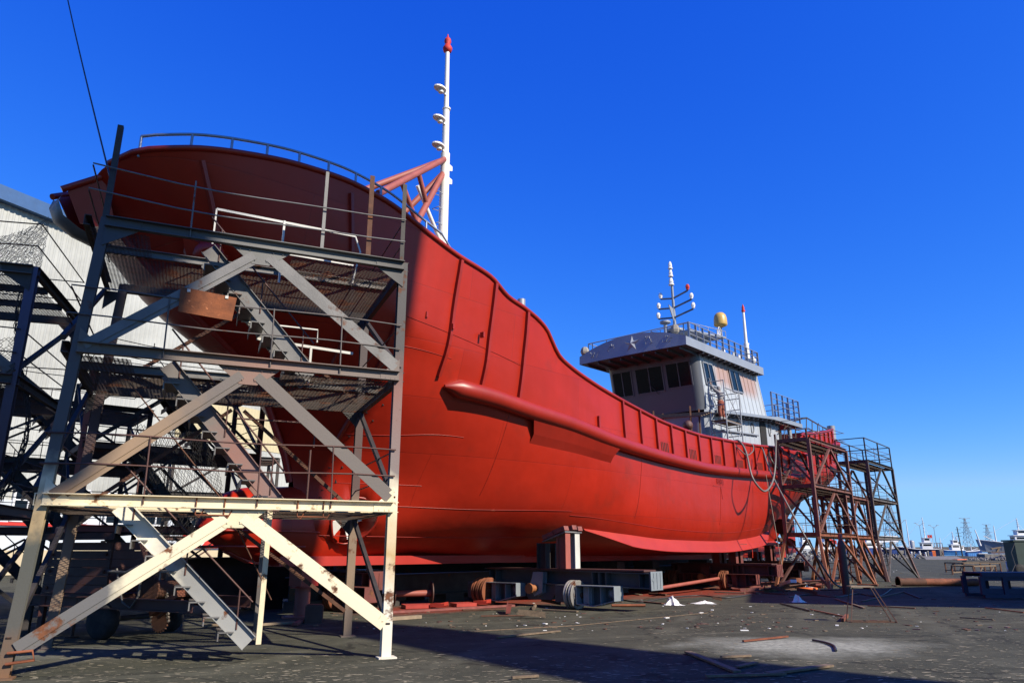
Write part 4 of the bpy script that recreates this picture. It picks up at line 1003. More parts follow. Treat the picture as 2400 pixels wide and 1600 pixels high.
# timber stage and a rust-coloured drum on the deck before the wheelhouse
def deck_clutter():
    c = on(1545, 985, 2.6); p = s2w(c[0], 2.6, 5.3)
    t = thing('timber_staging', p, 'rough timber staging on the ship deck below the wheelhouse front', 'staging')
    for k in range(7):
        mb = MB(); o = s2w(19.2 + k * .16, 0.4 + .05 * (k % 3), 7.75 + .05 * k); mb.bar(o, o + SN * 2.9 + V((0, 0, -.18)), .13, .04); mb.build('plank', M['wood'], t)
    for b_ in (.8, 2.7):
        for a in (19.3, 20.2):
            mb = MB(); mb.bar(s2w(a, b_, 5.4), s2w(a, b_, 8.1), .07, .07); mb.build('post', M['rust'], t)
    c = on(1613, 996, 2.9); p = s2w(c[0], 2.9, c[2])
    mb = MB(); mb.lathe(p, -SD * .5 + SN * .8, [(.1, -.2), (.2, -.14), (.22, .05), (.16, .14), (.06, .18)], 14); mb.lathe(p - V((0, 0, .2)), (0, 0, 1), [(.08, -2.2), (.08, 0)], 10)
    tag(mb.build('deck_drum', M['brown'], None, p), 'round brown drum shaped fitting standing on the deck by the wheelhouse corner', 'deck fitting')
deck_clutter()
# ------------------------------------------------------------------ steel work towers (scaffolds)
def work_tower(name, o, ang, Lx, Dy, H, label, group, mt, flare=0.0, stairs='stair', rails=True, detail=1, xbrace=True, seed=1, ext=(), lean=0.0):
    """three-storey welded access tower; local x along the front, y to the back"""
    rnd = random.Random(seed)
    t = thing(name, o, label, 'scaffold tower', group, local=True, rz=ang)
    Z = (0, 0, 1); xs, ys = (.0, Lx), (.0, Dy); pw = .14 if detail else (.19 if flare else .12)
    # legs
    for x in xs:
        for y in ys:
            mb = MB(); fx = -flare if x == 0 else flare; fy = -flare * .6 if y == 0 else flare * .6
            if flare:
                mb.bar(V((x, y, H[0] - .1)), V((x, y, H[-1] + .02)), pw * .8, pw * .8, (0, 1, 0)); mb.bar(V((x + fx, y + fy, 0)), V((x, y, H[0] - .08)), pw * .7, pw * .7, (0, 1, 0)); mb.box((x + fx, y + fy, .01), (.22, .22, .02))
            else:
                l0, l1 = (0, lean) if x == 0 else (0, 0); mb.bar(V((x + l0, y + pw * .5, 0)), V((x + l1, y + pw * .5, H[-1] + .08)), pw * .5, pw, (0, 1, 0)); mb.bar(V((x + l0, y, 0)), V((x + l1, y, H[-1] + .08)), pw * 1.15, .014, (0, -1, 0)); mb.bar(V((x + l0, y + pw, 0)), V((x + l1, y + pw, H[-1] + .08)), pw * 1.15, .014, (0, -1, 0)); mb.box((x, y, .012), (.3, .26, .024))
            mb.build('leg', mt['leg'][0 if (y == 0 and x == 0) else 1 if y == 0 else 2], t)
    for x, y, z0, z1, w_, k in ext:
        mb = MB(); mb.angle(V((x, y, z0)), V((x, y, z1)), w_, .012, (0, 1, 0)); mb.build('upright', mt[k], t)
    for li, z in enumerate(H):
        bm = mt['beam'][li]; h = .18
        for y in ys:
            mb = MB(); xl = lean * z / H[-1]; mb.chan(V((xl, y, z)), V((Lx, y, z)), .1, h, .014, Z, -1 if y else 1)
            if y == 0: mb.box(((Lx + xl) / 2, -.011, z), (Lx - xl, .008, h))
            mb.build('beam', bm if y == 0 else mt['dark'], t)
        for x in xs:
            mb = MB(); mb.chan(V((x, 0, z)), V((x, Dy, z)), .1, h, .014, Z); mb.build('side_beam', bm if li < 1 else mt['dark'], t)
        mb = MB()
        for f in (.36,) if lean else (.36, .68): mb.chan(V((.05, Dy * f, z - .02)), V((Lx - .05, Dy * f, z - .02)), .07, .14, .01, Z)
        mb.build('joist', mt['joist'][li], t)
        mb = MB(); hole = (Lx * .2, Lx * .62) if stairs else None
        zz = z - .1
        if detail:
            if stairs and li > 0 or stairs:
                mb.mesh(.05, Lx - .05, Dy * .36, Dy - .05, zz, .125, .008, .006); mb.mesh(.05, hole[0] - .1, .08, Dy * .36, zz, .125, .008, .006); mb.mesh(hole[1], Lx - .05, .08, Dy * .36, zz, .125, .008, .006)
            else: mb.mesh(.05, Lx - .05, .05, Dy - .05, zz, .125, .008, .006)
        else: mb.mesh(.05, Lx - .05, .05, Dy - .05, zz, .13, .012)
        mb.build('platform_mesh', mt['mesh'], t)
        # gussets
        if detail:
            gm = mt['gus'][li]
            for x, s_ in ((lean * z / H[-1], 1), (Lx, -1)):
                mb = MB(); mb.plate([V((x, -.018, z + .32)), V((x + s_ * .34, -.018, z + .02)), V((x + s_ * .34, -.018, z - .1)), V((x, -.018, z - .1))] if li < 2 else [V((x, -.018, z + .09)), V((x + s_ * .55, -.018, z + .09)), V((x + s_ * .5, -.018, z - .1)), V((x, -.018, z - .42))], .012, (0, 1, 0))
                for bx, bz in ((.06, -.05), (.14, -.05), (.24, -.05), (.06, .1)): mb.tube(V((x + s_ * bx, -.018, z + (bz if li < 2 else bz - .02))), V((x + s_ * bx, -.04, z + (bz if li < 2 else bz - .02))), .016, 6)
                mb.build('gusset', gm, t)
            mb = MB(); mb.plate([V((Lx * .52 - .5, -.02, z - .09)), V((Lx * .52 + .5, -.02, z - .09)), V((Lx * .52 + .14, -.02, z - .38)), V((Lx * .52 - .14, -.02, z - .38))], .012, (0, 1, 0))
            for bx, bz in ((-.36, -.13), (-.2, -.13), (.2, -.13), (.36, -.13), (-.1, -.3), (.1, -.3)): mb.tube(V((Lx * .52 + bx, -.02, z + bz)), V((Lx * .52 + bx, -.042, z + bz)), .016, 6)
            mb.build('gusset', gm, t)
            for y in ys:
                for x, s_ in ((0, 1), (Lx, -1)):
                    if y: mb = MB(); mb.plate([V((x, y, z - .1)), V((x + s_ * .4, y, z - .1)), V((x, y, z - .5))], .012, (0, 1, 0)); mb.build('gusset', mt['dark'], t)
        # braces: inverted V on the front and the back, diagonals at the sides
        z0 = (H[li - 1] + .14) if li else (.5 if not flare else .05)
        for y in ys:
            for x in xs:
                if y and not xbrace: continue
                xa = x + (lean * z0 / H[-1] if x == 0 else 0) if li or not flare else x + (flare if x else -flare) * .9; ya = y if li or not flare else y + (flare if y else -flare) * .55
                mb = MB(); p0, p1 = V((xa + (.08 if x == 0 else -.08), ya + (-.02 if y == 0 else .02), z0 + (0 if x else -.1))), V((Lx * .52 + (-.12 if x == 0 else .12), y + (-.02 if y == 0 else .02), z - .22))
                if detail and y == 0: mb.angle(p0, p1, .15, .013, (0, -1, 0) if y == 0 else (0, 1, 0), 1, -1 if y == 0 else -1); mb.bar(p0 + V((0, -.012 if y == 0 else .012, 0)), p1 + V((0, -.012 if y == 0 else .012, 0)), .15, .01, (0, 1, 0))
                else: mb.bar(p0, p1, .07 if not flare else .11, .06 if not flare else .1, (0, 1, 0))
                mb.build('brace', mt['brace'][li] if y == 0 else mt['upright'], t)
        for x in xs:
            mb = MB(); mb.bar(V((x + ((flare if x else -flare) if li == 0 else 0), -.6 * flare if li == 0 else 0, z0)), V((x, Dy, z - .1)), .09, .07, (1, 0, 0)); mb.build('side_brace', mt['dark'], t)
        # guard rails
        if rails:
            for dz in (.52, .98):
                mb = MB(); sag = [V((Lx * f, -.04, z + dz + .02 * math.sin(f * 9 + li) - (.10 * math.sin(math.pi * f) if li == 2 else 0))) for f in np.linspace(0, 1, 9)]
                mb.path(sag, .014, 5); mb.build('guard_rail', mt['rod'][li], t)
                if not lean: mb = MB(); mb.path([V((0, Dy, z + dz)), V((Lx, Dy, z + dz))], .014, 5); mb.build('guard_rail', mt['rod'][0], t)
                mb = MB(); mb.path([V((Lx, 0, z + dz)), V((Lx, Dy, z + dz))], .014, 5); mb.build('guard_rail', mt['rod'][0], t)
                mb = MB(); mb.path([V((0, 0, z + dz)), V((0, Dy, z + dz))], .014, 5); mb.build('guard_rail', mt['rod'][0], t)
            for f in ((.27, .58, .8) if li < 2 else (.3,)):
                mb = MB(); mb.tube(V((Lx * f, -.04, z - .05)), V((Lx * f - .02, -.04, z + 1.0)), .014, 5); mb.build('rail_post', mt['rod'][li], t)
            for f in (() if lean else (.25, .5, .75)):
                mb = MB(); mb.tube(V((Lx * f, Dy, z - .05)), V((Lx * f, Dy, z + 1.0)), .016, 5); mb.build('rail_post', mt['rod'][0], t)
        # stairs or ladders
        zb_ = H[li - 1] - .05 if li else (.28 if not flare else 0)
        if stairs == 'stair':
            xt, xb = Lx * (.205 + .075 * li), Lx * (.60 + .06 * li); y0, y1 = Dy * .13, Dy * .33
            ztop = z - .05
            for y, k in ((y0, 0), (y1, 1)):
                mb = MB(); d = nrm(V((xb - xt, 0, zb_ - ztop))); mb.chan(V((xt, y, ztop)), V((xb, y, zb_)), .07, .27, .012, Z, 1 if k == 0 else -1); mb.box((V((xt, y, ztop)) + V((xb, y, zb_))) / 2 + V((0, -.008, 0)), ((V((xb, 0, zb_)) - V((xt, 0, ztop))).length, .012, .27), d, (0, 1, 0), d.cross(V((0, 1, 0))) * -1)
                mb.build('stair_stringer', mt['stair'][li], t)
            nst = 9
            for i in range(1, nst):
                f = i / nst; x, zz = xt + (xb - xt) * f, ztop + (zb_ - ztop) * f
                mb = MB(); mb.box((x - .13, (y0 + y1) / 2, zz - .06), (.24, y1 - y0 + .14, .02)); mb.box((x - .24, (y0 + y1) / 2, zz - .12), (.02, y1 - y0 + .14, .13)); mb.build('stair_tread', mt['tread'], t)
            for y in (y0 - .02,):
                mb = MB(); off = V((0, 0, .62)); mb.path([V((xt, y, ztop)) + off, V((xb, y, zb_)) + off], .016, 5)
                for f in (.1, .5, .9): q = V((xt + (xb - xt) * f, y, ztop + (zb_ - ztop) * f)); mb.tube(q, q + off, .014, 5)
                mb.build('stair_rail', mt['rod'][0], t)
        elif stairs == 'ladder':
            x0 = Lx * (.3 if li % 2 else .62); y0 = Dy * .45
            mb = MB()
            for dy in (-.22, .22): mb.bar(V((x0 + .35, y0 + dy, zb_)), V((x0, y0 + dy, z)), .05, .05)
            mb.build('ladder_rail', mt['beam'][li], t)
            for i in range(1, 9):
                f = i / 9; mb = MB(); mb.bar(V((x0 + .35 * (1 - f), y0 - .22, zb_ + (z - zb_) * f)), V((x0 + .35 * (1 - f), y0 + .22, zb_ + (z - zb_) * f)), .035, .03); mb.build('ladder_rung', mt['beam'][li], t)
    return t
H3 = (2.43, 4.76, 6.92)
A0, B0 = gp(3, 1592), gp(911, 1541)
EA = math.atan2(B0.y - A0.y, B0.x - A0.x); EX = V((math.cos(EA), math.sin(EA), 0)); EY = V((-EX.y, EX.x, 0))
def sc(x, y, z): return A0 + EX * x + EY * y + V((0, 0, z))
legL = zpaint_shade('left_leg_paint_and_shade', [(0, (.26, .13, .06)), (.7, (.12, .115, .10)), (1.75, (.10, .105, .085)), (2.1, (.50, .36, .18)), (2.7, (.70, .58, .38)), (3.2, (.14, .12, .11)), (8, (.07, .07, .085))], rust=.2)  # dark upper stops put cast shade into the colour, lower stops are paint
legR = zpaint_shade('right_leg_paint_and_shade', [(0, (.70, .64, .52)), (1.0, (.72, .66, .54)), (1.6, (.58, .40, .18)), (2.6, (.74, .66, .48)), (3.1, (.30, .24, .22)), (4.5, (.34, .15, .12)), (5.2, (.08, .07, .07)), (9, (.05, .05, .055))], rust=.32)  # near-black top stops put the leg's shade into the colour
legB = zpaint_shade('back_leg_paint', [(0, (.16, .12, .10)), (1.0, (.36, .24, .15)), (2.6, (.30, .20, .13)), (3.0, (.12, .06, .05)), (9, (.045, .045, .05))], rust=.3)
mid = zpaint_shade('pinkish_beam_paint', [(0, (.20, .17, .14)), (2.0, (.24, .18, .14)), (2.9, (.36, .20, .15)), (4.5, (.26, .20, .17)), (9, (.20, .15, .13))], rust=.12, axis=0)
topb = zpaint_shade('top_beam_paint_and_shade', [(0, (.07, .075, .09)), (1.6, (.11, .11, .115)), (3.0, (.24, .235, .22)), (4.5, (.20, .195, .18)), (5.3, (.09, .085, .085)), (9, (.08, .08, .08))], rust=.12, axis=0)  # dark ends are shade painted into the beam colour
bmid = zpaint_shade('peeling_brace_paint', [(0, (.30, .18, .10)), (.6, (.46, .30, .17)), (1.6, (.40, .27, .17)), (2.2, (.22, .18, .155)), (9, (.2, .17, .15))], rust=.12, axis=0)
blow = zpaint_shade('cream_brace_paint_and_shade', [(0, (.20, .19, .18)), (1.15, (.19, .185, .185)), (1.45, (.70, .62, .44)), (3.0, (.74, .65, .45)), (9, (.72, .62, .43))], rust=.32, axis=0)  # grey end at low x is cast shade painted into the cream
stl = zpaint_shade('low_stair_paint_and_shade', [(0, (.70, .64, .50)), (1.6, (.70, .65, .53)), (2.15, (.36, .36, .35)), (2.6, (.42, .42, .40)), (9, (.62, .62, .60))], rust=.20, axis=0)  # grey stretch midway is cast shade painted into the stair colour
stm = zpaint_shade('middle_stair_paint', [(0, (.17, .155, .14)), (2.1, (.24, .21, .19)), (2.7, (.36, .17, .13)), (3.3, (.34, .20, .17)), (9, (.3, .2, .17))], rust=.08, axis=0)
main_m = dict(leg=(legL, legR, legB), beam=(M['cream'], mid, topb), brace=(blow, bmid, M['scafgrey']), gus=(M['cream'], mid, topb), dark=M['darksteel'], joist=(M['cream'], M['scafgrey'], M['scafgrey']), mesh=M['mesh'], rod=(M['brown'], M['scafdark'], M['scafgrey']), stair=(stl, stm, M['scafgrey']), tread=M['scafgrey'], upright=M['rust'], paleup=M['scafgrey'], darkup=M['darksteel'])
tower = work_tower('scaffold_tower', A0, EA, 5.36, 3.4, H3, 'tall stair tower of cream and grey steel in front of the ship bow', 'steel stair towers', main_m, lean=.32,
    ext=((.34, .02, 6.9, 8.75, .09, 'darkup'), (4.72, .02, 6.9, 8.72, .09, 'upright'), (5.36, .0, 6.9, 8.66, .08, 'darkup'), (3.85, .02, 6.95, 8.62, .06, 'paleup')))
def tower_extras():
    # folding white side rails seen through the top storey, hooks under the low beam, footposts
    mb = MB(); z = 7.35
    mb.bar((1.95, 1.1, z + .62), (4.6, 1.1, z + .52), .03, .045); mb.bar((1.95, 1.1, z - .05), (4.6, 1.1, z - .12), .03, .03); mb.bar((1.95, 1.1, z - .1), (1.95, 1.1, z + .62), .03, .03); mb.bar((3.2, 1.1, z - .7), (3.2, 1.1, z + .6), .06, .04)
    mb.path([V((4.6, 1.1, z + .52)), V((4.72, 1.1, z + .2)), V((4.6, 1.1, z - .5))], .02, 5)
    mb.build('stair_side_rail', M['whitepl'], tower)
    mb = MB(); z = 5.25; mb.bar((2.9, 1.1, z + .25), (4.7, 1.1, z + .15), .04, .05); mb.bar((3.9, 1.1, z - .6), (3.9, 1.1, z + .2), .07, .04); mb.path([V((2.6, 1.1, z + .55)), V((4.0, 1.1, z + .55)), V((4.0, 1.1, z + .3))], .018, 5); mb.build('stair_side_rail', M['whitepl'], tower)
    mb = MB(); z = 3.0; mb.path([V((2.7, 1.2, z + 1.0)), V((4.1, 1.2, z + 1.0)), V((4.1, 1.2, z + .55))], .018, 5); mb.tube((4.05, 1.2, 2.4), (4.05, 1.2, 3.5), .02, 6); mb.build('stair_side_rail', M['brown'], tower)
    for x in (2.2, 3.75):
        mb = MB()
        for dx in (0, .42): mb.path([V((x + dx, -.03, 2.5)), V((x + dx, -.04, 2.25)), V((x + dx + .06, -.04, 2.2)), V((x + dx + .12, -.03, 2.32))], .012, 5)
        mb.path([V((x, -.04, 2.24)), V((x + .5, -.04, 2.24))], .012, 5); mb.build('hanging_hook', M['rustorange'], tower)
    for y, m_ in ((.42, M['cream']), (1.15, M['scafdark'])):
        mb = MB(); mb.chan((3.32, y, .26), (3.32, y, 2.35), .08, .1, .01, (0, -1, 0)); mb.build('stair_hanger', m_, tower)
    mb = MB(); mb.path([V((2.55, .3, 2.6)), V((3.55, .9, .9))], .012, 5); mb.path([V((1.0, .2, 4.3)), V((2.6, .5, 2.5))], .012, 5); mb.build('thin_stay', M['rust'], tower)
    mb = MB(); mb.plate([V((1.58, -.08, 5.50)), V((2.42, -.08, 5.44)), V((2.46, -.07, 5.86)), V((1.57, -.07, 5.94))], .015, (0, 1, 0))
    s_ = mb.build('rusty_sign_plate', M['rustsheet'], tower)
    mb = MB()
    for x in (1.7, 2.3): mb.box((x, -.085, 5.89 - .06 * (x - 1.6)), (.05, .02, .05))
    mb.build('plate_clip', M['whitepl'], s_)
    mb = MB(); mb.path([V((.02, -.05, .34)), V((.32, -.06, .36)), V((.36, -.06, .24)), V((.02, -.05, .2))], .022, 6); mb.build('leg_shackle', M['rustorange'], tower)
tower_extras()
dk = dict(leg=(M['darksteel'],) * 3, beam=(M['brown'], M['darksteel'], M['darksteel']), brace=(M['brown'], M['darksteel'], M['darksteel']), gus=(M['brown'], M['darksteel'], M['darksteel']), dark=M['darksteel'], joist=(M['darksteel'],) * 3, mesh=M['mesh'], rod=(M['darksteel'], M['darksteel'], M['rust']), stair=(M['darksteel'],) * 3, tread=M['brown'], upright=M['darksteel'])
pl_ = gd(116, 656, 13.7); pl_.z = 0
tower2 = work_tower('scaffold_tower', pl_ - EX * 5.1 + V((-.25, -.1, 0)), EA - .10, 5.2, 3.4, H3, 'purplish dark stair tower draped with fishing net at the left picture edge', 'steel stair towers', dict(dk, leg=(M['scafdark'], zpaint_shade('purple_brown_leg', [(0, (.06, .03, .03)), (4, (.10, .06, .08)), (7, (.10, .10, .20)), (9, (.1, .1, .2))], rust=.15), M['darksteel']), beam=(M['brown'], M['brown'], M['scafdark']), brace=(M['brown'], M['scafdark'], M['scafdark'])), seed=2)
q = s2w(-5.5, -9.0, 0)
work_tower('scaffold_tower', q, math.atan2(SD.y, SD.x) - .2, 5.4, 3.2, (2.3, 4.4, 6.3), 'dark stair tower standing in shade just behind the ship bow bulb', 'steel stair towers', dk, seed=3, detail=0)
q = gd(150, 1300, 20.5); q.z = 0
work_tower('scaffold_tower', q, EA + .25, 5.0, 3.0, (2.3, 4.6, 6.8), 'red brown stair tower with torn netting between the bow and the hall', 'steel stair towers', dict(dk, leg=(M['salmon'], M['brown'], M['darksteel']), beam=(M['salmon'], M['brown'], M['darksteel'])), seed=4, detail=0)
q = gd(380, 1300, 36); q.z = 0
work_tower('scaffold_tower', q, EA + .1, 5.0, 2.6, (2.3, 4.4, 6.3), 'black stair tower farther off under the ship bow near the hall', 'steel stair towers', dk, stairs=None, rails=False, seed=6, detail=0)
# towers alongside the stern
M['brownlt'] = mat('red_brown_primer', (0.25, 0.095, 0.06), .6, var=.3, vs=2, bump=.15, rust=.25, rs=2.5)
og = dict(leg=(zpaint_shade('orange_brown_leg', [(0, (.42, .15, .06)), (2.2, (.44, .15, .06)), (2.9, (.26, .10, .065)), (9, (.20, .085, .06))], rust=.25),) * 3, beam=(M['rustorange'], M['brownlt'], M['brownlt']), brace=(M['rustorange'], M['brownlt'], M['brownlt']), gus=(M['rustorange'], M['brown'], M['brown']), dark=M['brown'], joist=(M['brown'],) * 3, mesh=M['mesh'], rod=(M['rust'],) * 3, upright=M['brown'])
q = s2w(25.0, 6.0, 0)
sa = math.atan2(SD.y, SD.x)
work_tower('scaffold_tower', q, sa, 6.0, 1.55, (2.45, 4.7, 6.93), 'orange brown ladder tower with splayed legs beside the ship stern', 'ladder towers at the stern', og, flare=.75, stairs='ladder', detail=0, seed=8, ext=((0, 1.55, 6.9, 7.3, .1, 'upright'), (0, 0, 6.9, 7.4, .1, 'upright')))
gb = dict(og, leg=(zpaint_shade('grey_brown_leg', [(0, (.26, .13, .10)), (2.2, (.24, .14, .11)), (3, (.17, .12, .09)), (9, (.12, .095, .085))], rust=.25),) * 3, beam=(M['scafdark'], M['scafdark'], M['darksteel']), brace=(M['scafdark'], M['scafdark'], M['darksteel']), gus=(M['scafdark'],) * 3, dark=M['darksteel'])
q = s2w(36.6, 5.6, 0)
t3 = work_tower('scaffold_tower', q, sa, 6.0, 1.7, (2.45, 4.7, 6.93), 'grey brown ladder tower with top guard rail, rightmost beside the stern', 'ladder towers at the stern', gb, flare=.8, stairs='ladder', detail=0, seed=9)
mb = MB()
for x in (0, 3, 6):
    for y in (0, 1.7): mb.bar((x, y, 6.9), (x, y, 8.35), .07, .07)
for z in (7.6, 8.35):
    for y in (0, 1.7): mb.bar((0, y, z), (6, y, z), .05, .05)
    for x in (0, 6): mb.bar((x, 0, z), (x, 1.7, z), .05, .05)
mb.build('top_guard_rail', M['darksteel'], t3)
q = s2w(31.6, 5.5, 0)
work_tower('scaffold_tower', q, sa, 4.2, 1.7, (2.45, 4.6), 'low brown two storey tower between the two stern ladder towers', 'ladder towers at the stern', og, flare=.6, stairs='ladder', detail=0, seed=10)
# ---- netting draped on the left towers
def net(name, P, nu, nv, r, m, label, sag=.1, seed=1, cell=0):
    rnd = random.Random(seed); mb = MB()
    pts = [[P(i / nu, j / nv) + V((rnd.gauss(0, .012), rnd.gauss(0, .012), rnd.gauss(0, .012))) for j in range(nv + 1)] for i in range(nu + 1)]
    for i in range(nu):
        for j in range(nv):
            if rnd.random() < .06: continue
            for a, b_ in (((i, j), (i + 1, j + 1)), ((i + 1, j), (i, j + 1))):
                p, q_ = pts[a[0]][a[1]], pts[b_[0]][b_[1]]
                mb.tube(p, q_, r, 3, caps=False)
    o = mb.build(name, m, None, pts[0][0]); tag(o, label, 'fishing net', 'fishing nets on the towers'); return o
def tl(x, y, z): return pl_ + EX * (x - 5.1) + EY * y + V((0, 0, z))
net('fishing_net', lambda u, v: tl(2.6 + 2.3 * u, .05 + .3 * math.sin(3 * u), 7.0 + 1.35 * v - .55 * math.sin(math.pi * u) * v + .25 * (1 - v) * math.sin(9 * u)), 60, 24, .005, M['rope'], 'pale fishing net hanging from the top rail of the left edge tower')
net('fishing_net', lambda u, v: tl(4.9 + .25 * math.sin(6 * v), .0 + .5 * u, 2.6 + 4.6 * v), 7, 36, .008, M['ropedk'], 'dark fishing net bunched down the corner leg of the left edge tower', seed=2)
net('fishing_net', lambda u, v: tl(2.4 + 2.5 * u, .0, 2.6 + .95 * v - .1 * math.sin(math.pi * u)), 34, 13, .005, M['ropedk'], 'black fishing net across the lowest storey of the left edge tower', seed=4)
net('fishing_net', lambda u, v: tl(2.4 + 2.5 * u, .0, 4.8 + .95 * v - .2 * math.sin(math.pi * u)), 34, 13, .005, M['ropedk'], 'black fishing net across the middle storey of the left edge tower', seed=5)
net('fishing_net', lambda u, v: sc(1.0 + 1.5 * u + .2 * math.sin(5 * v), 4.6 + .8 * u, 2.5 + 1.8 * v - .7 * math.sin(math.pi * u) * (1 - v)), 30, 20, .005, M['ropedk'], 'torn black net sagging between towers above the slatted trailer', seed=6)
# wire rope running up from the tower post out of the picture
mb = MB(); p0 = sc(.25, .2, 7.8); p1 = gd(110, -260, 20)
mb.path([p0.lerp(p1, t) - V((0, 0, .25 * math.sin(math.pi * t))) for t in np.linspace(0, 1, 12)], .016, 5)
tag(mb.build('wire_rope', M['wire'], None, p0), 'thin black wire rope rising from the bow tower into the sky', 'wire rope')
# ------------------------------------------------------------------ off-camera crane and canopy shapes, added to throw the shadows on ground, tower and bow
SD3 = V((-.80, .60, 0)); SE3 = V((.60, .80, 0)); TEL = math.tan(SUN_EL)
def shp(s, tau, q): return SE3 * s + SD3 * q + V((0, 0, tau - q * TEL))
def casters():
    q = -20
    base = shp(9.6, 0, q); base.z = 0
    t = thing('shadow_crane', base, 'unseen yellow crane shape added out of view to cast shadows', 'crane')
    mb = MB(); mb.plate([shp(8.4, -14.5, q), shp(11.6, -14.5, q), shp(12.1, 2.3, q), shp(13.3, 9.4, q), shp(13.2, 14, q), shp(13.2, 18, q), shp(11.9, 18, q), shp(11.6, 13, q), shp(10.7, 7.8, q), shp(8.8, 3, q)], 1.4, SD3); mb.build('column', M['crane'], t)
    mb = MB(); mb.plate([shp(6.7, 18.2, q), shp(10, 17.4, q), shp(13.3, 17.6, q), shp(13.3, 26, q), shp(6.7, 26, q)], 4, SD3); mb.build('upper_shadow_block', M['crane'], t)  # unseen block shaped to shade the bow flare
    mb = MB(); mb.plate([shp(0, 12.0, q), shp(5.0, 12.6, q), shp(5.9, 14.6, q), shp(6.6, 18.5, q), shp(6.6, 27, q), shp(0, 27, q)], 4, SD3); mb.build('side_shadow_block', M['crane'], t)  # unseen block shaped to shade the tower's upper left
    hh = 12.0; k = hh / TEL
    P = [V((8.2, 26.2, 0)), V((15.7, 23.6, 0)), V((30, 26, 0)), V((24, 39, 0)), V((10.5, 33.2, 0))]
    Rf = [p - SD3 * k + V((0, 0, hh)) for p in P]
    c = thing('shadow_canopy', Rf[2] - V((0, 0, hh)), 'unseen canopy roof added beyond the right edge to cast the yard shadow', 'canopy')
    mb = MB(); mb.plate(Rf, .3, (0, 0, 1)); mb.build('roof', M['rail'], c)
    for p in (Rf[1].lerp(Rf[2], .3), Rf[2], Rf[3]):
        mb = MB(); mb.bar(V((p.x, p.y, 0)), p, .25, .25); mb.build('post', M['rail'], c)
casters()

